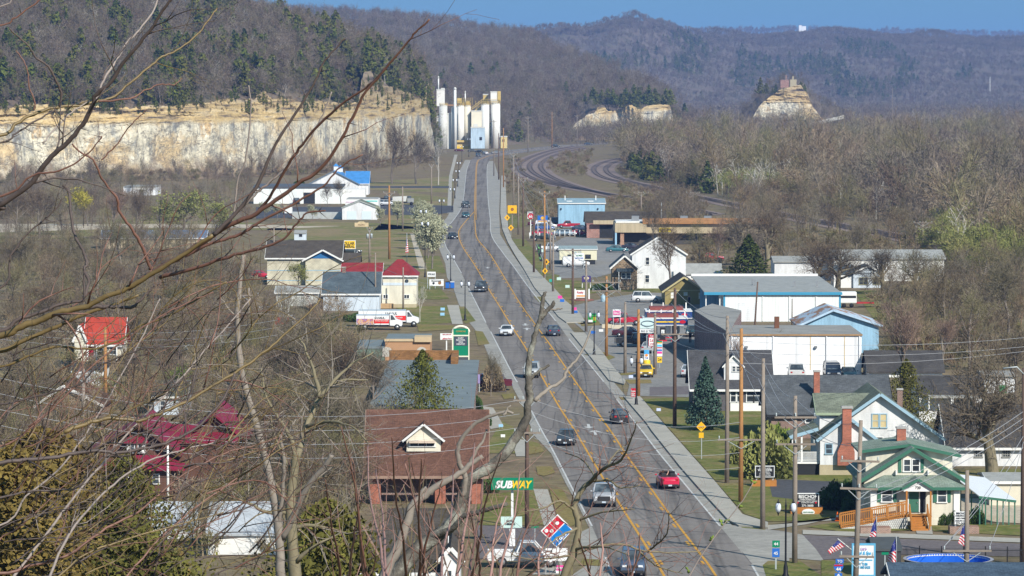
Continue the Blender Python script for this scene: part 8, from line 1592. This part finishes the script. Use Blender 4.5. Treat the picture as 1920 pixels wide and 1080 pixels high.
# ================================================================== near branches, each at its own distance
m_b_dark = plain('thorn_bark_dark', (.10,.075,.068), .6, .35, 14.0, spec=.4); m_b_yel = plain('thorn_bark_olive', (.18,.125,.05), .5, .35, 10.0, spec=.5); m_b_red = plain('thorn_bark_red', (.19,.095,.07), .5, .35, 12.0, spec=.4); m_b_grey = plain('thorn_bark_grey', (.30,.25,.225), .6, .3, 12.0); m_lichen = ground_mat('lichen_bark', [(.3,(.06,.055,.05)),(.5,(.15,.135,.115)),(.62,(.33,.33,.28)),(.75,(.20,.17,.14))], 3.0, 14.0)
m_shoot = plain('pink_shoots', (.33,.19,.16), .6, .25, 4.0)
def sm(pts, n=5):
    out = [];
    for i in range(len(pts)-1):
        p0 = pts[max(i-1,0)]; a = pts[i]; b = pts[i+1]; p3 = pts[min(i+2,len(pts)-1)]
        for k in range(n): t=k/n; out.append(tuple(.5*(2*a[c]+(b[c]-p0[c])*t+(2*p0[c]-5*a[c]+4*b[c]-p3[c])*t*t+(3*a[c]-p0[c]-3*b[c]+p3[c])*t**3) for c in (0,1)))
    return out + [tuple(pts[-1])]
def limb(parent, pts, d0, d1, w0, w1, mt, twigs=0, thorns=0, tl=(60,160), rec=1, side=.6, name='branch', jag=1.5, tm=None):
    """a limb traced at real distances d0..d1 (metres), widths in photo pixels at that distance"""
    P = sm(pts); n = len(P); L = [0]
    for a, b in zip(P, P[1:]): L.append(L[-1] + math.dist(a, b))
    W, rad = [], []
    for i, (x, y) in enumerate(P):
        t = L[i]/L[-1]; d = d0+(d1-d0)*t; j = jag if 0 < i < n-1 else 0
        W.append(at(x + rng.gauss(0, j)*.5, y + rng.gauss(0, j)*.5, d)); rad.append(max(.0006, (w0+(w1-w0)*t)/2/FPX*d*rng.uniform(.93,1.07)))
    MB().tube(W, rad, 8 if w0 > 6 else 6).build(name, mt, parent)
    tw, th = MB(), MB()
    for k in range(twigs):
        i = int(n*(.12+.83*(k+rng.random())/twigs)); i = min(i, n-2); x, y = P[i]; t = L[i]/L[-1]; d = d0+(d1-d0)*t; a = math.atan2(P[i+1][1]-y, P[i+1][0]-x) + rng.choice((-1,1))*rng.uniform(.35, side+.35)
        grow2(tw, x, y, d, a, rng.uniform(*tl), max(1.1,(w0+(w1-w0)*t)*.42), rec)
    for k in range(thorns):
        i = rng.randrange(2, n-2); x, y = P[i]; t = L[i]/L[-1]; d = d0+(d1-d0)*t; a = math.atan2(P[i+1][1]-y, P[i+1][0]-x) + rng.choice((-1,1))*rng.uniform(.7,1.4); l = rng.uniform(9,24)
        th.tube([at(x,y,d), at(x+math.cos(a)*l, y+math.sin(a)*l, d+rng.uniform(-.02,.02))], [2.0/2/FPX*d, .0003], 5)
    if twigs: tw.build('twig_crown', tm or mt, parent)
    if thorns: th.build('thorns', m_b_dark, parent)
def grow2(mb, x, y, d, a, l, w, rec):
    n = max(3, int(l/22)); pts, rad = [(x, y)], [w]; bend = rng.gauss(0,.05); dd = [d]
    for i in range(n):
        a += bend + rng.gauss(0,.16); x += math.cos(a)*l/n; y += math.sin(a)*l/n; pts.append((x,y)); dd.append(dd[-1]+rng.gauss(0,.004*d)); rad.append(w*(1-.72*(i+1)/n))
        if rec and rng.random() < .45: grow2(mb, x, y, dd[-1], a+rng.choice((-1,1))*rng.uniform(.4,.9), l*rng.uniform(.3,.55), rad[-1]*.7, rec-1)
    mb.tube([at(px,py,q) for (px,py),q in zip(pts,dd)], [max(.0005,r/2/FPX*q) for r,q in zip(rad,dd)], 5)
TX = -260
t1 = thing('thorn_tree', 'thorny tree reaching in from the western picture edge with long crossing branches', 'tree', (at(TX,540,12).x, 12, float(floor_z(0,12))))
def thorn(pts, d0, d1, w0, w1, mt, **k):
    t1o = t1.location; limb_root.append(pts[0]); limb(tmp_root, [(TX, pts[0][1]+(40 if pts[0][1] < 1000 else 0))]+pts if pts[0][0] <= 0 else pts, d0, d1, w0, w1, mt, **k)
limb_root = []; tmp_root = t1
t1.location = (0,0,0)
MB().tube([(at(TX,540,12).x,12,float(floor_z(0,12))-.3),(at(TX-10,540,12).x,12,36.0),(at(TX,540,12).x,12.2,37.4)],[.16,.12,.05],12).build('trunk', m_b_dark, t1)
thorn([(-10,392),(0,384),(55,346),(82,310),(105,285),(125,268),(150,240),(172,202),(180,178),(207,155),(235,112),(275,65),(290,45),(312,10),(330,-12)],12,11.5,15,5,m_b_dark,twigs=7,thorns=10,tl=(70,190))
thorn([(-10,256),(30,232),(70,212),(110,200),(150,197),(190,188),(215,180),(250,150),(280,125),(305,106),(330,95),(370,65),(390,40),(407,15)],12,12.4,8,3,m_b_yel,twigs=4,thorns=7,tl=(50,120)); thorn([(185,190),(245,183),(275,168),(305,158),(325,159),(342,147)],12.1,12.3,4,2,m_b_red,thorns=3); thorn([(178,192),(195,150),(222,105),(240,78),(262,55),(285,25),(297,-6)],12,12.2,5,3.5,m_b_grey,thorns=1); thorn([(192,150),(200,130),(215,110),(232,90),(250,65)],12,12.1,3.5,2,m_b_dark,thorns=2)
thorn([(112,200),(115,175),(105,150),(90,125),(65,105),(55,88),(35,70),(18,53)],12.1,12,5.5,3,m_b_dark,thorns=4); thorn([(-10,50),(25,35),(50,18),(85,-8)],11.5,11.5,4.5,3,m_b_red,thorns=1); thorn([(64,206),(65,190),(55,165),(53,140),(45,115),(30,95)],12,12,3.5,2,m_b_red); thorn([(-10,15),(20,-4)],11.6,11.6,3,2.5,m_b_grey); thorn([(-10,270),(30,250),(70,225),(105,205)],12,12.1,6,3,m_b_dark,twigs=3,thorns=3,tl=(40,90)); thorn([(80,268),(110,235),(140,205),(180,185)],12,12.1,3.5,2,m_b_grey,thorns=2)
MP = [(-10,632),(35,614),(75,601),(112,585),(155,577),(200,555),(240,540),(290,510),(340,480),(400,440)]
thorn(MP,12,11.7,17,7,m_b_yel,twigs=7,thorns=8,tl=(80,200),tm=m_b_red); thorn([(400,440),(440,402),(480,350),(517,270),(562,200),(587,160),(605,120),(622,100),(640,78),(648,72)],11.7,11.6,8,3,m_b_dark,thorns=7); thorn([(-10,622),(30,600),(70,588),(110,572),(155,562),(157,535),(158,500)],12,12,13,4,m_b_dark,thorns=5)
thorn([(240,541),(300,503),(355,470),(420,428),(480,400),(540,360),(562,342),(597,320),(635,270),(667,207),(687,170),(722,130),(767,75),(780,60),(805,36)],11.9,11.3,11,3.5,m_b_red,twigs=4,thorns=10,tl=(60,150)); thorn([(480,400),(505,370),(540,310),(567,270),(620,212),(655,185),(692,160),(722,128)],11.8,11.4,6,4,m_b_red,thorns=5); thorn([(440,402),(470,372),(500,345),(520,330),(555,300),(585,255),(605,215),(622,172)],11.9,11.8,5,2.5,m_b_grey,thorns=2)
thorn([(300,520),(380,498),(440,478),(500,462),(535,445),(555,420),(575,400),(610,395)],12.3,12,8,3,m_b_red,twigs=4,thorns=7,tl=(50,110)); thorn([(345,480),(400,455),(450,440),(480,420),(545,385),(605,350),(640,312),(680,290)],12.2,12,7,2.5,m_b_red,twigs=3,thorns=8,tl=(50,110)); thorn([(155,578),(190,574),(225,575),(250,575),(270,555),(280,545),(290,535)],12,12,9,4,m_b_dark,thorns=4)
thorn([(-10,660),(40,640),(100,615),(155,590),(210,572),(260,553)],12.2,12.1,14,5,m_b_yel,thorns=4); thorn([(-10,690),(60,665),(110,650),(170,655),(220,640),(265,610),(320,590),(372,560),(425,528)],12.6,12.4,6,3,m_b_yel,twigs=5,thorns=4); thorn([(118,348),(130,362),(133,400),(140,440),(155,470),(163,495),(158,505),(166,530),(157,560)],12.3,12,5,6,m_b_dark,thorns=5); thorn([(282,505),(270,470),(248,430),(225,400),(218,370),(190,335),(175,300),(150,285),(135,270)],12.1,11.9,7,3,m_b_red,thorns=6); thorn([(-10,545),(20,480),(50,440),(85,410),(110,385),(118,370)],12,12,7,2.5,m_b_dark,twigs=4,thorns=5,tl=(40,100))
thorn([(-10,372),(60,330),(110,320),(150,300),(185,265),(190,255)],11.8,11.6,7,2.5,m_b_red,twigs=3,thorns=4,tl=(40,90)); thorn([(430,430),(440,390),(445,340),(462,290),(470,200),(466,160)],12.5,12.4,4,2.5,m_b_grey,thorns=2); thorn([(190,300),(215,275),(240,240),(260,220),(275,205)],12.4,12.4,3,2,m_b_red)
thorn([(-10,760),(40,750),(100,735),(150,720),(180,690),(250,660),(300,650),(340,640)],11,10.8,5,2.5,m_b_dark,twigs=5,thorns=3); thorn([(-10,870),(50,862),(100,858),(150,848),(200,846),(215,850),(260,842),(300,834),(345,815),(378,795),(420,745),(440,700)],10.6,10.8,10,4,m_b_dark,twigs=6,thorns=6,tl=(60,150)); thorn([(120,810),(170,792),(210,784),(260,788),(290,778),(340,758),(400,722),(440,700),(482,670),(520,640),(580,585),(600,562)],11,11.2,8,3,m_b_yel,twigs=4,thorns=3); thorn([(-10,840),(60,800),(120,745),(170,690),(230,640),(290,600),(345,570),(400,548)],11.4,11.6,5,2.5,m_b_red,twigs=6,thorns=4); thorn([(-10,990),(50,930),(110,880),(170,800),(230,700),(262,640),(300,560)],11.7,11.9,5,2.5,m_b_grey,twigs=5,thorns=2)
thorn([(-10,1075),(60,1060),(130,1040),(200,990),(260,960),(330,900),(420,850),(480,835),(520,820)],11,11.4,8,2.5,m_b_red,twigs=8,thorns=3,tl=(80,200)); thorn([(20,1090),(80,1010),(140,930),(200,860),(260,790),(330,720),(400,640),(470,560)],12.6,13,6,2.5,m_b_grey,twigs=8,thorns=2,tl=(60,170)); thorn([(90,1090),(130,1000),(190,930),(250,880),(320,850),(400,830)],10.5,10.7,6,2.5,m_b_grey,twigs=6,thorns=2); thorn([(-10,935),(60,920),(110,920),(150,910),(175,875),(230,830),(300,800)],11.2,11.4,6,2.5,m_b_dark,twigs=6,thorns=3); thorn([(230,1090),(300,1010),(370,950),(440,900),(500,860),(540,790)],12,12.4,5,2,m_b_red,twigs=7,thorns=2); thorn([(100,1090),(160,1040),(240,1010),(330,985),(420,960)],11.6,11.8,5,2,m_b_yel,twigs=6,thorns=2)
xs = thing('twig_thicket', 'tangle of thin thorny shoots filling the lower western corner', 'shrub', (0,0,0)); xs['kind'] = 'stuff'; cols_ = (m_b_red, m_b_dark, m_b_dark, m_b_yel)
for q in range(4):
    mb = MB(); 
    for k in range(36): x = rng.uniform(-20,470); y = rng.uniform(800,1100) if k % 3 else rng.uniform(560,900); grow2(mb, x, y, rng.uniform(9.5,16), -rng.uniform(.25,1.25), rng.uniform(120,330), rng.uniform(2,4.2), 1)
    mb.build('twig_crown', cols_[q], xs)
# dead and half dead trees on the slope
t2 = thing('dead_tree', 'pale grey trunk with a broken top standing before the thicket', 'tree', (0,0,0)); limb(t2,[(530,1140),(526,1080),(522,990),(508,905),(490,830),(470,762),(452,690),(445,600),(449,540),(457,478)],70,70,19,8,m_greybark,name='trunk',jag=1); limb(t2,[(522,990),(530,920),(532,865),(525,815)],70,69.6,9,6,m_greybark); limb(t2,[(530,1010),(560,945),(582,905),(605,880),(622,853)],70,69.4,13,9,m_greybark); limb(t2,[(447,600),(425,575),(415,560)],70,70,4,2,m_greybark,twigs=2,tl=(30,60)); limb(t2,[(470,762),(440,730),(405,700)],70,70.5,5,2,m_greybark,twigs=4,tl=(40,90)); MB().tube([at(530,1140,70), Vector((at(535,540,70).x,70,float(floor_z(0,70))-.3))],[.09,.13],10).build('trunk_base', m_greybark, t2)
t3 = thing('tree', 'olive barked bare tree with a wide twiggy crown behind the pale grey trunk', 'tree', (0,0,0)); limb(t3,[(560,1140),(552,1060),(545,960),(550,890),(556,855)],84,84,27,15,m_olivebark,name='trunk',jag=1,twigs=3,tl=(60,120))
for pts,w in (([(556,860),(575,800),(600,745),(640,715),(690,712)],14),([(556,860),(540,810),(520,780),(498,740),(490,690)],9),([(600,745),(590,700),(575,660),(560,630)],9),([(550,890),(520,850),(480,830),(450,820)],8),([(575,800),(620,790),(660,800),(690,830)],8),([(548,930),(590,900),(640,890)],8),([(600,745),(650,690),(700,660)],8),([(550,990),(590,985),(650,1000)],9),([(545,960),(500,960),(460,940),(420,930)],9)): limb(t3,pts,84,rng.uniform(82,86),w,2.5,m_olivebark,twigs=9,tl=(50,130),rec=2,side=.9,tm=m_greybark)
MB().tube([at(560,1140,84), Vector((at(562,540,84).x,84,float(floor_z(0,84))-.3))],[.155,.2],10).build('trunk_base', m_olivebark, t3)
t4 = thing('dead_tree', 'lichen covered dead tree with a broken crown crossing the highway', 'tree', (0,0,0)); D4 = 45
limb(t4,[(700,1160),(742,1080),(790,1025),(845,985),(868,930),(880,900),(930,868),(962,830),(985,790),(992,738),(990,690),(1000,640),(1013,598),(1018,560),(1024,550)],D4,D4,34,7,m_lichen,name='trunk',jag=2); limb(t4,[(1013,598),(1028,580),(1040,566)],D4,D4,9,7,m_lichen); limb(t4,[(992,715),(1005,700),(1030,684)],D4,D4,7,5,m_lichen); limb(t4,[(1003,752),(1020,735),(1055,712),(1062,695),(1085,668),(1112,612)],D4,D4+.5,8,3,m_greybark); limb(t4,[(1016,582),(1040,580),(1055,578)],D4,D4,4,3,m_greybark)
limb(t4,[(720,1160),(722,1080),(752,1012),(772,950),(790,935),(815,915),(862,888),(880,872),(905,855)],D4-1,D4-1,26,8,m_greybark,name='trunk',jag=2); limb(t4,[(868,930),(872,895),(862,870),(858,845),(868,820),(895,792),(945,772),(962,776)],D4-.5,D4-.8,11,5,m_greybark); limb(t4,[(880,872),(890,850),(905,828),(912,805)],D4-.5,D4-.5,7,4,m_greybark); limb(t4,[(800,1010),(850,990),(870,968),(905,958),(950,945)],D4,D4-.6,13,8,m_lichen); limb(t4,[(945,780),(950,770),(958,760)],D4-.8,D4-.8,5,3,m_greybark); limb(t4,[(785,945),(790,925),(800,915)],D4-1,D4-1,10,8,m_greybark)
MB().tube([at(700,1160,D4), Vector((at(690,540,D4).x,D4,float(floor_z(0,D4))-.3))],[.11,.15],10).build('trunk_base', m_lichen, t4); MB().tube([at(720,1160,D4-1), Vector((at(715,540,D4-1).x,D4-1,float(floor_z(0,D4))-.3))],[.09,.12],10).build('trunk_base', m_greybark, t4)
t5 = thing('tree', 'small thin twigged tree spreading fine shoots over the highway at the lower edge', 'tree', (0,0,0)); D5 = 34; limb(t5,[(1040,1160),(1058,1080),(1078,1030),(1085,985),(1078,950),(1090,920),(1105,905)],D5,D5,19,9,m_olivebark,name='trunk',jag=1)
for pts,w in (([(1105,905),(1130,880),(1165,862),(1185,820),(1195,790)],8),([(1105,905),(1140,900),(1165,915),(1200,910)],6),([(1080,960),(1050,940),(1020,952),(985,960)],6),([(1085,990),(1060,1000),(1040,1012),(1018,1030)],6),([(1078,1030),(1130,1025),(1180,1040)],6),([(1085,975),(1130,960),(1190,955)],5),([(1075,1040),(1150,1020),(1220,1035),(1290,1035),(1320,1030)],6),([(1135,880),(1155,850),(1180,830)],5),([(1220,1030),(1250,1000),(1255,960)],4),([(1120,900),(1090,860),(1060,850)],4),([(1078,1040),(1000,1050),(960,1040)],5),([(1200,1035),(1230,1060),(1280,1075)],4)): limb(t5,pts,D5,D5+rng.uniform(-1,1),w,1.8,m_olivebark,twigs=10,tl=(40,120),rec=2,side=.9,tm=m_redtwig)
MB().tube([at(1040,1160,D5), Vector((at(1036,540,D5).x,D5,float(floor_z(0,D5))-.3))],[.05,.07],8).build('trunk_base', m_olivebark, t5)
t6 = thing('sapling_thicket', 'clump of pinkish upright shoots along the lower edge before the umber roofs', 'shrub', (0,0,0))
for k,(x0,y0,x1,y1) in enumerate(((700,1130,640,800),(720,1130,690,830),(730,1130,705,880),(760,1130,735,820),(690,1130,660,860),(800,1130,760,870),(780,1130,830,900),(830,1130,850,880),(850,1130,890,830),(870,1130,905,900),(910,1130,950,930),(930,1130,975,880),(960,1130,1000,960),(900,1130,880,960),(1000,1130,1030,1000),(640,1130,610,900),(650,1130,680,930),(870,1130,940,850),(780,1130,790,860),(1130,1130,1125,980),(1180,1130,1200,1000),(1110,1130,1085,1010))):
    limb(t6,[(x0,y0),(x0+(x1-x0)*.3+rng.uniform(-8,8),y0+(y1-y0)*.33),(x0+(x1-x0)*.62+rng.uniform(-8,8),y0+(y1-y0)*.66),(x1,y1)],rng.uniform(26,32),rng.uniform(26,32),6.5,2.2,m_shoot if k%3 else m_b_red,twigs=4,tl=(50,150),name='shoot',side=.35)
t7 = thing('budding_shoot', 'single thin shoot with green buds crossing the corner of the side street', 'shrub', (0,0,0)); limb(t7,[(1270,1120),(1310,1050),(1345,1000),(1372,965),(1395,935),(1412,905)],14,14,3.4,1.6,m_b_grey,name='shoot',jag=.5); mb = MB()
for x,y in ((1388,948),(1362,975),(1336,1010),(1290,1068),(1412,904),(1352,980)):
    for k in range(3): a=rng.uniform(0,6.28); l=rng.uniform(5,9); p=at(x,y,14); q_=at(x+math.cos(a)*l,y+math.sin(a)*l,14.02); mb.tube([p,(p+q_)/2,q_],[.0015,.005,.0005],5)
mb.build('buds', m_green, t7)
# ================================================================== haze
mb = MB().box(-2600, 2900, -170, 14000, -6, 160)
t = bpy.data.materials.new('haze_air'); t.use_nodes = True; t.node_tree.nodes.clear()
ho = t.node_tree.nodes.new('ShaderNodeOutputMaterial'); hv = t.node_tree.nodes.new('ShaderNodeVolumePrincipled')
hv.inputs['Color'].default_value = (0.27, 0.47, 1.0, 1); hv.inputs['Density'].default_value = 0.000082; hv.inputs['Anisotropy'].default_value = 0.0
t.node_tree.links.new(hv.outputs[0], ho.inputs['Volume'])
hz = tag(mb.build('haze', t), 'thin blue haze filling the whole valley', 'haze', kind='stuff')
